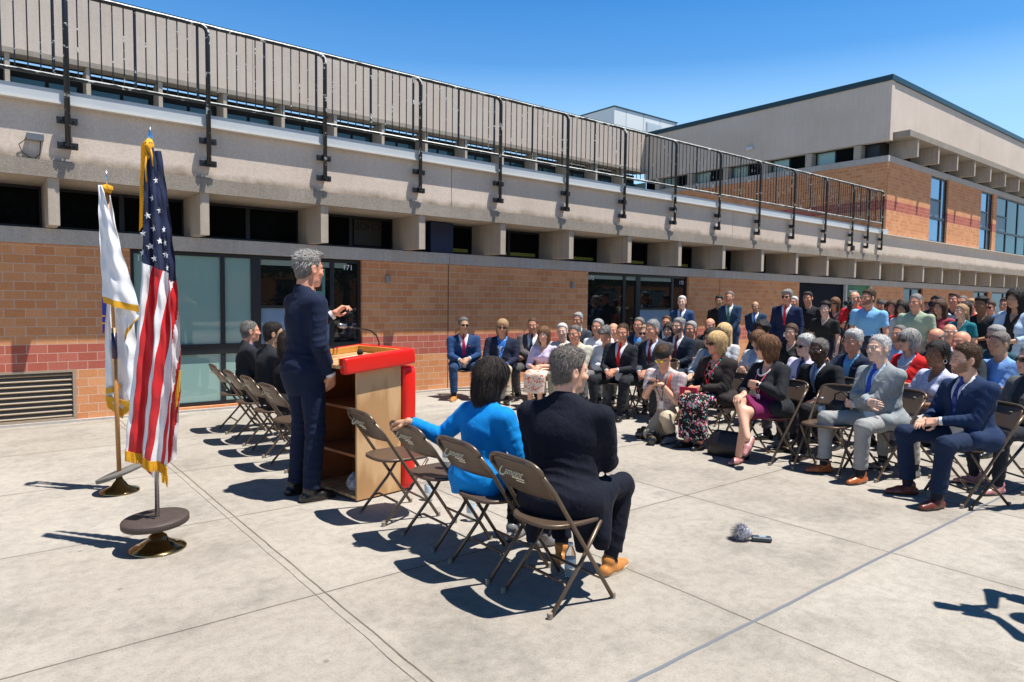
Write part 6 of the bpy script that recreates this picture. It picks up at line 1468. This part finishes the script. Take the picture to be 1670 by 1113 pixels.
def front_row():
    aud('bearded man in glasses, navy suit and dotted tie, right end of front row', 6.15, 1.98, 1.13, turn=6, ht=-6, tc=(0.012, 0.03, 0.085), legs=(0.01, 0.022, 0.06), tie=DOTT, hair=('short', 'brown'), beard=('brown', 0.85), glass='clear', skin='fair', shoes='oxblood', arms='mixed', lod=1, seed=10, wid=1.14, fat=0.8, legpose='wide', ch=FC+'the bearded man in the navy suit and dotted tie')
    aud('white-haired man with moustache in a light grey suit and blue tie, arms folded', 6.38, 2.75, 1.16, turn=4, ht=-4, tc=(0.26, 0.29, 0.31), legs=(0.30, 0.31, 0.31), tie=(0.02, 0.08, 0.5), shirt=(0.45, 0.6, 0.8), hair=('thin', 'white'), glass='clear', skin='pale', shoes='cognac', arms='cross', lod=1, seed=11, wid=1.16, fat=1.2, legpose='wide', extra=[('moustache', 'white')], ch=FC+'the white-haired man in the light grey suit')
    aud('woman in black cardigan and purple skirt with crossed bare legs and a white bead necklace', 6.15, 3.69, 1.115, turn=8, ht=-40, fem=1, tc=(0.015, 0.017, 0.022), top='cardigan', shirt=(0.02, 0.03, 0.04), collar=False, mat_leg=cloth('purple_skirt', (0.16, 0.01, 0.07)), skirt='knee', legpose='crossed', hair=('bob', 'auburn'), glass='sun', skin='fair', shoes='pink', arms={'R': ((0.03, 0.38, 0.70), (0.9, -0.4, -0.5), (-0.2, 0.9, -0.3), (0, -0.3, -1), 0.2, 0.6), 'L': ((-0.02, 0.24, 0.80), (-1, -0.3, -0.4), (0.9, 0.3, 0), (0, -1, -0.2), 0.7)}, lod=1, seed=12, wid=1.1, extra=[('necklace', WBD), ('earring', GLD), ('watch', 'L', WBD), ('lanyard', simple('lanyard_pink', (0.7, 0.1, 0.2), 0.6))], ch=FC+'the woman in the purple skirt')
    aud('blonde woman in sunglasses, sheer black top and long floral dress', 6.30, 4.40, 1.12, turn=2, ht=-8, fem=1, mat_top=SHEER, top='cardigan', mat_shirt=FLOR, collar=False, mat_leg=FLOR, skirt='maxi', legpose='together', hair=('bob', 'blond'), glass='sun', skin='ruddy', shoes='black', arms='mixed', lod=1, seed=13, wid=1.12, fat=0.5, extra=[('earring', GLD), ('watch', 'L', CBLK), ('lanyard', REDL), ('held', 'R', (0.17, 0.025, 0.09), 0.06, 'x')][:3]+[('held', 'R', (0.2, 0.09, 0.03), 'red_purse', REDP, 0.3, 0.1, 'red purse held in the lap of the blonde woman in the floral dress', 'purse')], ch=FC+'the blonde woman in the floral dress')
    person('photographer kneeling in a backwards black cap, yellow glasses and pale plaid shirt', 6.28, 4.93, face(6.1, 4.8)+R(8), 'kneel', 1.0, hy=10, hp=30, lean=22, tc=(0.6, 0.6, 0.6), top='shirt', sleeve='short', mat_shirt=PLAID, legs=(0.52, 0.44, 0.32), hair=('short', 'brown'), glass='yellow', skin='fair', beard=('brown', 0.3), shoes='grey', arms={'R': ((0.03, 0.34, 0.68), (0.9, -0.6, -0.5), (-0.4, 0.9, 0.1), (0, -0.5, 0.8), 0.6), 'L': ((-0.06, 0.30, 0.66), (-0.9, -0.6, -0.5), (0.5, 0.85, 0.1), (0, -0.4, 0.9), 0.6)}, lod=1, seed=14, wid=1.08, extra=[('cap', simple('cap_black', (0.015, 0.015, 0.017), 0.8)), ('strap', ORB), ('watch', 'L', CBLK), ('lanyard', CBLK), ('held', 'R', (0.075, 0.15, 0.009), 'phone', PHN, 0.2, 1.2, 'dark phone held in both hands by the kneeling photographer', 'phone')])
    aud('heavy grey-haired man in a dark grey suit with a burgundy tie, hands clasped', 7.15, 5.96, 1.19, turn=0, ht=-4, tc=(0.055, 0.057, 0.068), legs=(0.03, 0.03, 0.035), tie=BURG, shirt=(0.6, 0.65, 0.85), hair=('short', 'silver'), skin='ruddy', arms='lap', lod=1, seed=15, wid=1.2, fat=1.3, legpose='wide', ch=FC+'the heavy man with the burgundy tie')
    aud('bald man in a charcoal suit and bright red tie, hands clasped on his knee', 6.90, 6.34, 1.14, turn=4, ht=8, tc=(0.02, 0.022, 0.028), legs=(0.015, 0.017, 0.022), tie=(0.72, 0.01, 0.02), hair=('buzz', 'brown'), skin='ruddy', arms='lap', lod=1, seed=16, wid=1.08, legpose='wide', ch=FC+'the bald man in the red tie')
    aud('woman with a brown bob in a lilac top and orange floral skirt', 6.50, 7.45, 1.05, turn=0, ht=0, fem=1, top='shirt', shirt=(0.6, 0.52, 0.72), collar=False, sleeve='half', mat_leg=ORNG, skirt='mid', legpose='together', hair=('bob', 'auburn'), glass='clear', skin='fair', shoes='white', arms='lap', lod=1, seed=17, ch=FC+'the woman in the orange floral skirt')
    aud('long-haired man in sunglasses, navy blazer and blue floral shirt', 6.40, 8.33, 1.14, turn=12, ht=0, tc=(0.015, 0.02, 0.045), mat_shirt=BFLO, legs=(0.55, 0.5, 0.36), top='blazer', hair=('bob', 'sandy'), glass='sun', skin='ruddy', arms='knees', lod=1, seed=18, wid=1.15, fat=1.0, legpose='mid', ch=FC+'the man in the blue floral shirt')
    aud('man in sunglasses, blue suit and magenta tie at the far end of the front row', 6.12, 8.90, 1.15, turn=14, ht=4, tc=(0.018, 0.055, 0.15), legs=(0.02, 0.05, 0.12), tie=(0.55, 0.01, 0.10), hair=('short', 'grey'), glass='sun', skin='tan', shoes='tan', arms='lap', lod=1, seed=19, wid=1.12, legpose='apart', extra=[('pocket_square',)], ch=FC+'the man with the magenta tie')
front_row()
B2 = dict(lod=2)
def rest():
    aud('woman with short silver hair in sunglasses and a grey blazer, right edge', 6.98, 1.80, 1.10, ht=-8, fem=1, tc=(0.10, 0.11, 0.115), top='blazer', shirt=(0.04, 0.05, 0.06), legs=(0.02, 0.025, 0.035), hair=('short', 'silver'), glass='sun', skin='fair', lod=1, seed=20, wid=1.1, shoes='pink', ch=FC+'the silver-haired woman in the grey blazer')
    aud('woman with a dark ponytail and white earring in a dotted white blouse', 6.95, 2.51, 1.11, fem=1, top='shirt', mat_shirt=LILDOT, sleeve='short', collar=False, legs=(0.4, 0.38, 0.36), hair=('pony', 'black'), skin='brown', lod=1, seed=21, shoes='grey', extra=[('earring', WBD)], ch=FC+'the woman with the dark ponytail')
    aud('man in glasses and a black suit with a striped tie behind the empty chair', 6.80, 3.54, 1.08, tc=(0.014, 0.015, 0.018), tie=STRT, shirt=(0.6, 0.68, 0.78), legs=(0.02, 0.02, 0.022), hair=('buzz', 'grey'), glass='clear', skin='deep', lod=1, seed=22, wid=1.1, lean=10, ch=FC+'the man with the striped tie')
    aud('white-haired man in sunglasses and a pale lavender shirt', 7.40, 4.01, 1.09, top='shirt', shirt=(0.65, 0.62, 0.78), tie=(0.03, 0.05, 0.15), legs=(0.05, 0.05, 0.07), hair=('short', 'white'), glass='sun', skin='pale', lod=1, seed=23, ch=FC+'the man in the lavender shirt')
    aud('white-haired man in a navy blazer and blue shirt looking at his phone', 7.60, 3.57, 1.15, tc=(0.012, 0.022, 0.05), top='blazer', shirt=(0.12, 0.4, 0.68), legs=(0.03, 0.03, 0.05), hair=('wavy', 'white'), skin='ruddy', lod=1, seed=24, arms='phone_up', extra=[('held', 'R', (0.075, 0.15, 0.009), 'phone', PHN, 0.0, 0.1, 'black phone held up by the white-haired man in the navy blazer', 'phone')], ch=FC+'the man holding up a phone')
    aud('woman with brown hair looking down, in a white top and pale blue scarf', 8.0, 4.97, 1.09, hp=30, fem=1, top='cardigan', tc=(0.6, 0.62, 0.66), shirt=(0.3, 0.42, 0.55), legs=(0.3, 0.28, 0.25), hair=('bob', 'auburn'), skin='fair', lod=1, seed=25, arms='phone', ch=FC+'the woman looking down at her hands')
    aud('dark-haired woman in sunglasses and a grey jacket behind the blonde woman', 7.40, 5.25, 1.11, fem=1, top='blazer', tc=(0.35, 0.4, 0.45), shirt=(0.15, 0.28, 0.4), legs=(0.05, 0.05, 0.07), hair=('mid', 'dark'), glass='sun', skin='fair', lod=1, seed=26, ch=FC+'the woman in the grey jacket')
    aud('woman in glasses and a black sleeveless top with pinned brown hair', 9.2, 5.19, 1.15, fem=1, top='shirt', shirt=(0.015, 0.015, 0.018), sleeve='short', collar=False, legs=(0.03, 0.03, 0.03), hair=('pony', 'brown'), glass='clear', skin='fair', seed=27, **B2)
    aud('woman with a silver bob in sunglasses and a red cardigan', 8.0, 3.15, 1.17, fem=1, top='cardigan', tc=(0.72, 0.02, 0.02), shirt=(0.62, 0.66, 0.78), legs=(0.1, 0.1, 0.15), hair=('bob', 'silver'), glass='sun', skin='fair', lod=1, seed=28, extra=[('necklace', WBD)])
    aud('bearded man in glasses and a light blue shirt behind the red cardigan', 9.6, 3.90, 1.17, top='shirt', shirt=(0.35, 0.5, 0.75), legs=(0.05, 0.06, 0.1), hair=('thin', 'grey'), beard=('grey', 0.7), glass='clear', skin='ruddy', seed=29, **B2)
    aud('bald man in a white shirt and black jacket with his head bowed', 9.3, 3.31, 1.16, hp=18, tc=(0.03, 0.03, 0.035), hair=('bald_sides', 'grey'), skin='ruddy', shirt=(0.7, 0.72, 0.78), legs=(0.03, 0.03, 0.04), seed=30, **B2)
    aud('bald man with a white fringe and glasses in a white shirt', 10.3, 3.54, 1.19, top='shirt', shirt=WHITE, glass='clear', hair=('bald_sides', 'white'), skin='ruddy', legs=(0.1, 0.1, 0.12), seed=31, **B2)
    aud('smooth bald man in a dark jacket just behind the bearded man in navy', 8.4, 2.75, 1.16, tc=(0.035, 0.045, 0.05), hair=None, skin='ruddy', legs=(0.03, 0.03, 0.04), seed=32, **B2)
    aud('dark-grey-haired man in a bright blue shirt behind the silver-haired woman', 8.5, 2.43, 1.16, top='shirt', shirt=(0.2, 0.38, 0.75), hair=('short', 'salt'), skin='tan', legs=(0.04, 0.05, 0.08), hp=8, seed=33, **B2)
    aud('silver-haired man in sunglasses and a dark teal shirt near the right edge', 9.5, 2.79, 1.2, top='shirt', shirt=(0.02, 0.08, 0.10), hair=('wavy', 'silver'), glass='sun', skin='fair', legs=(0.05, 0.05, 0.06), seed=34, **B2)
    aud('person with dark curly hair in black, seated below the standing men', 9.0, 5.54, 1.17, fem=1, top='shirt', shirt=(0.03, 0.03, 0.035), hair=('afro', 'black'), skin='brown', legs=(0.03, 0.03, 0.04), seed=35, **B2)
    aud('blonde woman in a flowered blouse behind the woman in sunglasses', 8.3, 5.66, 1.14, fem=1, top='shirt', mat_shirt=pattern('pale_floral', 'floral', [(0.6, 0.6, 0.62), (0.3, 0.4, 0.5), (0.65, 0.6, 0.6)], 50), hair=('long', 'blond'), skin='fair', legs=(0.1, 0.1, 0.12), seed=36, ht=-20, **B2)
    aud('bald man in glasses and a black shirt below the men standing by the wall', 10.0, 7.11, 1.17, top='shirt', shirt=(0.03, 0.03, 0.035), hair=('bald_sides', 'brown'), glass='clear', skin='ruddy', legs=(0.03, 0.03, 0.04), seed=37, **B2)
    aud('grey-haired man in a black shirt beside the man with a goatee', 8.8, 6.63, 1.14, tc=(0.03, 0.03, 0.034), shirt=(0.03, 0.03, 0.035), hair=('short', 'silver'), skin='ruddy', legs=(0.03, 0.03, 0.04), seed=38, **B2)
    aud('silver-haired man with a dark goatee in a navy suit and dark red tie', 8.3, 6.47, 1.2, tc=(0.015, 0.025, 0.045), tie=(0.12, 0.02, 0.03), hair=('short', 'silver'), beard=('grey', 0.9), skin='fair', legs=(0.02, 0.03, 0.05), lod=1, seed=39, wid=1.1)
    aud('grey-haired man in glasses, navy jacket and bright blue shirt in the middle rows', 8.5, 7.37, 1.18, tc=(0.015, 0.03, 0.06), top='blazer', shirt=(0.1, 0.35, 0.75), hair=('short', 'grey'), glass='clear', skin='ruddy', legs=(0.03, 0.03, 0.05), seed=40, **B2)
    aud('small person in sunglasses and a white shirt beside the heavy man', 7.6, 6.48, 1.10, fem=1, top='shirt', shirt=WHITE, hair=('short', 'sandy'), glass='sun', skin='fair', legs=(0.2, 0.2, 0.2), seed=41, **B2)
    aud('bald man almost hidden behind the man in the bright red tie', 7.8, 7.32, 1.10, top='shirt', shirt=(0.6, 0.6, 0.62), hair=('bald_sides', 'grey'), skin='ruddy', legs=(0.1, 0.1, 0.1), seed=42, **B2)
    aud('man with curly grey hair bowing his head, in a white shirt', 7.05, 6.78, 1.07, hp=34, lean=12, top='shirt', shirt=WHITE, hair=('curly', 'grey'), skin='ruddy', legs=(0.15, 0.15, 0.16), lod=1, seed=43)
    aud('grey-haired man in glasses and a white shirt in front of the dark window', 7.6, 7.42, 1.16, top='shirt', shirt=WHITE, hair=('short', 'silver'), glass='clear', skin='ruddy', legs=(0.2, 0.2, 0.2), seed=44, wid=1.1, **B2)
    aud('grey-haired man in a dark suit seated below the brick beside window 172', 8.2, 8.52, 1.25, tc=(0.05, 0.06, 0.075), hair=('short', 'silver'), skin='ruddy', legs=(0.04, 0.04, 0.05), seed=45, **B2)
    aud('man in glasses with thin grey hair and a cream jacket', 6.75, 7.08, 1.09, tc=(0.55, 0.52, 0.42), top='blazer', shirt=(0.55, 0.5, 0.4), hair=('thin', 'grey'), glass='clear', skin='ruddy', legs=(0.3, 0.27, 0.2), lod=1, seed=46, wid=1.12, fat=0.8, ch=FC+'the man in the cream jacket')
    aud('white-haired person in glasses half hidden by the man in the cream jacket', 7.1, 7.72, 1.09, top='shirt', shirt=(0.5, 0.5, 0.5), hair=('short', 'white'), glass='clear', skin='pale', legs=(0.1, 0.1, 0.1), seed=47, **B2)
    aud('bald man in a grey suit and dark tie against the brick wall', 6.95, 8.27, 1.17, turn=10, tc=(0.10, 0.09, 0.095), tie=(0.03, 0.04, 0.07), hair=('buzz', 'brown'), skin='ruddy', legs=(0.08, 0.075, 0.08), seed=48, ch=FC+'the bald man in the grey suit', **B2)
    aud('dark-haired man just behind the man with a goatee', 10.2, 8.18, 1.18, tc=(0.03, 0.035, 0.05), hair=('short', 'brown'), skin='ruddy', legs=(0.03, 0.03, 0.05), seed=49, **B2)
    aud('dark-haired woman peering between the heavy man and the man with a goatee', 9.0, 7.2, 1.10, fem=1, top='shirt', shirt=(0.05, 0.04, 0.05), hair=('bob', 'dark'), skin='fair', legs=(0.03, 0.03, 0.04), seed=50, **B2)
rest()

# ------------------------------------------------------------------ people standing at the back
G2 = 'people standing at the back'
def st(label, hx, hyy, zc, turn=0, ht=0, **kw):
    kw.setdefault('lod', 2); b = face(hx, hyy)+R(turn)
    return person(label, hx, hyy, b, 'stand', zc, hy=ht, group=G2, **kw)
def standing():
    a = dict(arms='side')
    st('white-haired man in a blue suit with a white name badge, standing by window 172', 11.4, 8.75, 1.56, tc=(0.025, 0.065, 0.16), legs=(0.02, 0.05, 0.12), tie=(0.03, 0.1, 0.3), hair=('short', 'white'), skin='pale', seed=60, arms='side', extra=[('badge',)])
    st('tall grey-haired man in glasses, blue suit and green tie, hands clasped', 13.1, 8.75, 1.67, tc=(0.025, 0.055, 0.11), legs=(0.02, 0.045, 0.09), tie=(0.05, 0.2, 0.15), hair=('short', 'grey'), glass='clear', skin='ruddy', seed=61, arms='front')
    st('balding shorter man in a blue suit with a bright blue tie', 13.95, 8.65, 1.48, tc=(0.025, 0.055, 0.11), legs=(0.02, 0.045, 0.09), tie=(0.02, 0.15, 0.6), hair=('bald_sides', 'brown'), skin='tan', seed=62, arms='front', wid=1.1)
    st('man with thick wavy grey hair and sunglasses in a navy suit and red tie', 12.6, 7.15, 1.68, tc=(0.012, 0.022, 0.07), legs=(0.012, 0.02, 0.06), tie=(0.7, 0.02, 0.05), hair=('curly', 'silver'), glass='sun', skin='ruddy', seed=63, arms='side', wid=1.12, lod=1)
    st('white-haired man in a tan jacket half hidden behind the man in the red tie', 13.6, 7.55, 1.58, tc=(0.35, 0.24, 0.13), legs=(0.2, 0.15, 0.1), hair=('short', 'white'), skin='ruddy', seed=64, **a)
    st('man with short dark hair in a black polo shirt before the dark doorway', 13.4, 7.12, 1.67, top='shirt', shirt=(0.018, 0.02, 0.026), sleeve='short', legs=(0.1, 0.08, 0.06), hair=('quiff', 'dark'), skin='ruddy', seed=65, arms='behind', wid=1.12)
    st('teenage boy in glasses and a black t-shirt with hands behind his back', 11.3, 5.73, 1.47, top='shirt', shirt=(0.012, 0.014, 0.018), sleeve='short', collar=False, legs=(0.03, 0.03, 0.05), hair=('curly', 'dark'), glass='clear', skin='pale', seed=66, arms='side', lod=1)
    st('woman with long auburn hair and sunglasses in a dark top by the green door', 14.9, 7.3, 1.57, fem=1, top='shirt', shirt=(0.05, 0.03, 0.04), sleeve='short', collar=False, legs=(0.05, 0.05, 0.07), hair=('long', 'auburn'), glass='sun', skin='ruddy', seed=67, **a)
    st('bald man in glasses and a red shirt behind a camera on a tripod', 13.5, 6.27, 1.67, top='shirt', shirt=(0.65, 0.02, 0.03), sleeve='half', legs=(0.1, 0.1, 0.12), hair=('bald_sides', 'grey'), glass='clear', skin='ruddy', seed=68, arms='phone')
    st('tall bearded man in a light blue short-sleeved shirt standing behind the seated rows', 11.37, 5.05, 1.66, top='shirt', shirt=(0.22, 0.50, 0.80), sleeve='short', legs=(0.03, 0.04, 0.07), hair=('short', 'brown'), beard=('brown', 0.8), skin='ruddy', seed=69, wid=1.15, lod=1, ht=-10, **a)
    st('bearded young man in a red and navy shirt', 13.4, 5.34, 1.54, top='shirt', shirt=(0.6, 0.02, 0.03), legs=(0.03, 0.03, 0.05), hair=('short', 'brown'), beard=('brown', 0.8), skin='ruddy', seed=70, **a)
    st('grey-haired man in a sage green short-sleeved shirt', 11.75, 4.48, 1.6, top='shirt', shirt=(0.36, 0.42, 0.30), sleeve='short', legs=(0.3, 0.26, 0.2), hair=('thin', 'silver'), skin='ruddy', seed=71, wid=1.15, lod=1, fat=0.6, **a)
    st('young man with tousled brown hair in a green patterned shirt', 14.9, 5.42, 1.53, top='shirt', mat_shirt=pattern('green_print', 'floral', [(0.05, 0.09, 0.04), (0.2, 0.22, 0.1), (0.02, 0.03, 0.02)], 40), legs=(0.05, 0.05, 0.05), hair=('curly', 'auburn'), skin='fair', seed=72, **a)
    st('cameraman in a navy shirt looking into a black video camera', 13.6, 4.78, 1.57, top='shirt', shirt=(0.015, 0.025, 0.06), legs=(0.02, 0.02, 0.03), hair=('buzz', 'black'), skin='deep', seed=73, arms='camera')
    st('tall man with short brown hair in a navy polo behind the cameraman', 14.6, 4.93, 1.66, top='shirt', shirt=(0.015, 0.03, 0.07), legs=(0.03, 0.03, 0.05), hair=('quiff', 'brown'), skin='ruddy', seed=74, **a)
    st('woman with pinned-up blonde hair in a teal top', 12.1, 3.95, 1.46, fem=1, top='shirt', shirt=(0.01, 0.16, 0.20), collar=False, sleeve='short', legs=(0.03, 0.03, 0.05), hair=('pony', 'sandy'), skin='fair', seed=75, extra=[('bun', 'sandy')], ht=-12, **a)
    st('man in sunglasses and a bright red shirt behind the woman in teal', 14.4, 4.56, 1.56, top='shirt', shirt=(0.75, 0.04, 0.02), legs=(0.05, 0.05, 0.06), hair=('short', 'sandy'), glass='sun', skin='ruddy', seed=76, **a)
    st('young man with black hair in a black v-neck t-shirt', 12.57, 3.83, 1.57, top='shirt', shirt=(0.02, 0.018, 0.022), sleeve='short', collar=False, legs=(0.03, 0.03, 0.04), hair=('curly', 'black'), skin='brown', seed=77, arms='phone', wid=1.12)
    st('man in sunglasses and a blue shirt behind the young man in black', 15.0, 4.43, 1.53, top='shirt', shirt=(0.05, 0.2, 0.5), legs=(0.05, 0.05, 0.06), hair=('short', 'brown'), glass='sun', skin='ruddy', seed=78, **a)
    st('tall woman with long black hair in a pale blue shirt, holding a phone', 11.0, 2.96, 1.65, fem=1, top='cardigan', tc=(0.45, 0.58, 0.75), shirt=(0.015, 0.015, 0.018), sleeve='half', collar=False, legs=(0.03, 0.04, 0.07), hair=('long', 'black'), skin='tan', seed=79, arms='phone', lod=1, extra=[('held', 'R', (0.075, 0.15, 0.009), 'phone', PHN, 0.2, 1.2, 'black phone held by the tall woman with long black hair', 'phone')])
    st('young woman with long dark hair and a red top near the green door', 14.8, 6.16, 1.49, fem=1, top='shirt', shirt=(0.5, 0.03, 0.04), collar=False, legs=(0.05, 0.05, 0.06), hair=('long', 'dark'), skin='fair', seed=80, **a)
    st('young woman with long brown hair in a dark top beside the bearded man in red', 14.0, 5.73, 1.52, fem=1, top='shirt', shirt=(0.06, 0.03, 0.05), collar=False, legs=(0.05, 0.05, 0.06), hair=('long', 'brown'), skin='fair', seed=81, **a)
    st('person in a grey cap standing farthest back by the brick wall', 15.4, 6.55, 1.56, top='shirt', shirt=(0.1, 0.1, 0.12), legs=(0.05, 0.05, 0.06), hair=('short', 'brown'), skin='ruddy', seed=82, extra=[('cap', simple('cap_grey', (0.12, 0.12, 0.13), 0.8))], **a)
    st('dark-haired person in black standing close behind the man with the green tie', 13.35, 9.2, 1.60, top='shirt', shirt=(0.015, 0.015, 0.018), legs=(0.02, 0.02, 0.02), hair=('short', 'black'), skin='tan', seed=83, **a)
    st('woman with light brown hair in a white top at the back near the right edge', 15.9, 4.2, 1.5, fem=1, top='shirt', shirt=(0.6, 0.6, 0.62), collar=False, legs=(0.05, 0.05, 0.06), hair=('long', 'sandy'), skin='fair', seed=84, **a)
    # press behind the camera, seen only as reflections in the windows
    st('photographer in a white polo behind the viewpoint, mirrored in window 171', -1.3, -0.9, 1.62, top='shirt', shirt=(0.7, 0.74, 0.7), sleeve='short', legs=(0.03, 0.04, 0.05), hair=('short', 'dark'), skin='tan', seed=85, arms='camera', turn=-40)
    st('man in a dark suit behind the viewpoint, mirrored in window 171', -2.4, -0.6, 1.66, tc=(0.03, 0.03, 0.04), legs=(0.03, 0.03, 0.04), hair=('short', 'brown'), skin='ruddy', seed=86, arms='front', turn=-40)
    for i, (px_, py_, zc, kw) in enumerate([
        (12.4, 4.35, 1.52, dict(fem=1, hair=('long', 'brown'), shirt=(0.35, 0.05, 0.08), label='woman with long brown hair in a maroon top behind the man in sage green')),
        (13.9, 4.95, 1.60, dict(hair=('short', 'dark'), shirt=(0.5, 0.5, 0.55), label='dark-haired man in a grey shirt between the cameraman and the tall man in navy')),
        (13.0, 4.2, 1.50, dict(fem=1, hair=('bob', 'dark'), shirt=(0.05, 0.08, 0.15), label='woman with a dark bob behind the woman in teal')),
        (14.2, 3.95, 1.58, dict(hair=('short', 'brown'), shirt=(0.03, 0.12, 0.3), label='man in a royal blue shirt behind the young man in the black v-neck')),
        (13.2, 3.45, 1.55, dict(hair=('curly', 'dark'), shirt=(0.02, 0.02, 0.02), skin='tan', glass='sun', label='curly-haired man in sunglasses and black left of the tall woman')),
        (12.6, 5.0, 1.50, dict(fem=1, hair=('long', 'dark'), shirt=(0.6, 0.6, 0.62), skin='tan', label='woman with long dark hair in white between the blue and sage shirts')),
        (14.6, 6.6, 1.60, dict(hair=('short', 'brown'), shirt=(0.2, 0.25, 0.1), label='brown-haired man in an olive shirt before the green door')),
        (12.3, 3.25, 1.50, dict(fem=1, hair=('mid', 'auburn'), shirt=(0.02, 0.1, 0.12), label='auburn-haired woman in a dark teal top beside the tall woman with the phone')),
        (15.4, 5.0, 1.62, dict(hair=('thin', 'grey'), shirt=(0.5, 0.45, 0.35), glass='clear', label='grey-haired man in a beige shirt far behind the cameraman')),
        (12.1, 2.75, 1.6, dict(hair=('short', 'dark'), shirt=(0.05, 0.05, 0.06), label='dark-haired man in black behind the tall woman at the right edge'))]):
        l = kw.pop('label'); st(l, px_, py_, zc, top='shirt', legs=(0.04, 0.04, 0.05), seed=90+i, arms='side', **({'skin': 'ruddy'} | kw))
    st('camera operator just outside the right edge whose shadow falls on the concrete', 4.46, 0.42, 1.60, top='shirt', shirt=(0.05, 0.06, 0.08), sleeve='short', legs=(0.03, 0.03, 0.04), hair=('short', 'brown'), skin='fair', seed=101, arms='camera')
    photo_camera(4.46-math.sin(face(4.46, .42))*0.33, 0.42+math.cos(face(4.46, .42))*0.33, 1.60, face(4.46, .42)+R(90), 0.16, 'black camera held to the eye by the operator outside the right edge', 'cameras held up')
standing()
tripod(13.05, 6.15, 1.35, [(12.7, 6.4), (13.0, 5.8), (13.35, 6.35)], 'black camera tripod in front of the man in the red shirt')
video_camera(13.05, 6.15, 1.53, face(13, 6.1)+R(90), 'black video camera on the tripod before the man in red', 0.8)
video_camera(13.25, 4.72, 1.52, face(13.2, 4.7)+R(90), 'large black video camera held up by the cameraman in navy', 1.0)

# ------------------------------------------------------------------ trees across the plaza, mirrored in the glass
BARK = simple('tree_bark', (0.12, 0.09, 0.065), 0.9, 0, 0.2, 0.4, 6, 0.5)
LEAF, t = newmat('tree_leaves', (0.06, 0.13, 0.03), 0.6, 0, 0.3); oi = t.noise(t.coord(), 0.8, 4); t.link(t.mix(oi, (0.03, 0.08, 0.015), (0.10, 0.18, 0.04)), t.b.inputs['Base Color'])
def tree(x, y, h, label, seed):
    r = empty('shade_tree', label, 'tree', (x, y, 0), 0, 'trees across the plaza'); rg = np.random.RandomState(seed); f = MB(); tips = []
    f.tube([(0, 0, 0), (0.1, 0, h*0.2), (0, 0.1, h*0.45)], [0.25, 0.2, 0.14], 10)
    for i in range(9):
        a = i*2.4+rg.uniform(0, .5); L_ = h*rg.uniform(0.22, 0.36); z0 = h*rg.uniform(0.22, 0.45); e = (L_*math.cos(a), L_*math.sin(a), z0+h*rg.uniform(0.15, 0.42)); f.tube([(0, 0, z0), (e[0]*.5, e[1]*.5, z0+(e[2]-z0)*.65), e], [0.09, 0.06, 0.02], 6); tips.append(e); tips.append((e[0]*.6, e[1]*.6, e[2]*1.05))
    f.build('trunk', BARK, r, True); tips.append((0, 0, h*0.85)); v = []; q = []
    for tp_ in tips:
        cl = rg.normal(size=(420, 3))*np.array([0.13, 0.13, 0.12])*h + np.array(tp_)
        dirs = rg.normal(size=(420, 2, 3)); dirs /= np.linalg.norm(dirs, axis=2)[:, :, None]; sz = rg.uniform(0.12, 0.24, 420)*(h/10)
        for i in range(420):
            n = len(v); a, b_ = dirs[i]*sz[i]; p = cl[i]; v += [p-a, p+b_*0.6, p+a, p-b_*0.6]; q.append((n, n+1, n+2, n+3))
    link_mesh('crown', v, q, LEAF, r); return r
for i, (x, y, h, l) in enumerate([(-14, -17, 9, 'leafy tree across the plaza, mirrored at the left of window 171'), (-3, -21, 11, 'tall leafy tree across the plaza, mirrored in window 171'), (8, -19, 10, 'leafy tree across the plaza behind the viewpoint'), (17, -17, 9, 'round leafy tree across the plaza, mirrored in window 172'), (26, -20, 12, 'tall leafy tree across the plaza, mirrored in window 172'), (36, -16, 9, 'leafy tree across the plaza, mirrored in the upper windows'), (46, -22, 13, 'tallest leafy tree across the plaza, mirrored in the far windows'), (58, -18, 10, 'leafy tree far along the plaza, mirrored in the last windows')]): tree(x, y, h, l, i)
# long low school wing across the plaza, behind the viewpoint
OW = empty('opposite_wing', 'low dark brick wing across the plaza, mirrored in the ground-floor windows', 'building', (10, -27, 0))
f = MB(); f.box(-50, 60, -3, 0, 0, 3.2); f.build('brick_wall', BRICK, OW)
f = MB(); f.box(-50.2, 60.2, -3.2, 0.4, 3.202, 4.6); f.build('roof_band', simple('dark_fascia', (0.08, 0.075, 0.07), 0.8), OW)
for i in range(14):
    f = MB(); f.box(-46+7.5*i, -42+7.5*i, 0.003, 0.05, 0.9, 2.8); f.build('window', GD, OW)
print('script time', round(time.time()-T0, 1))
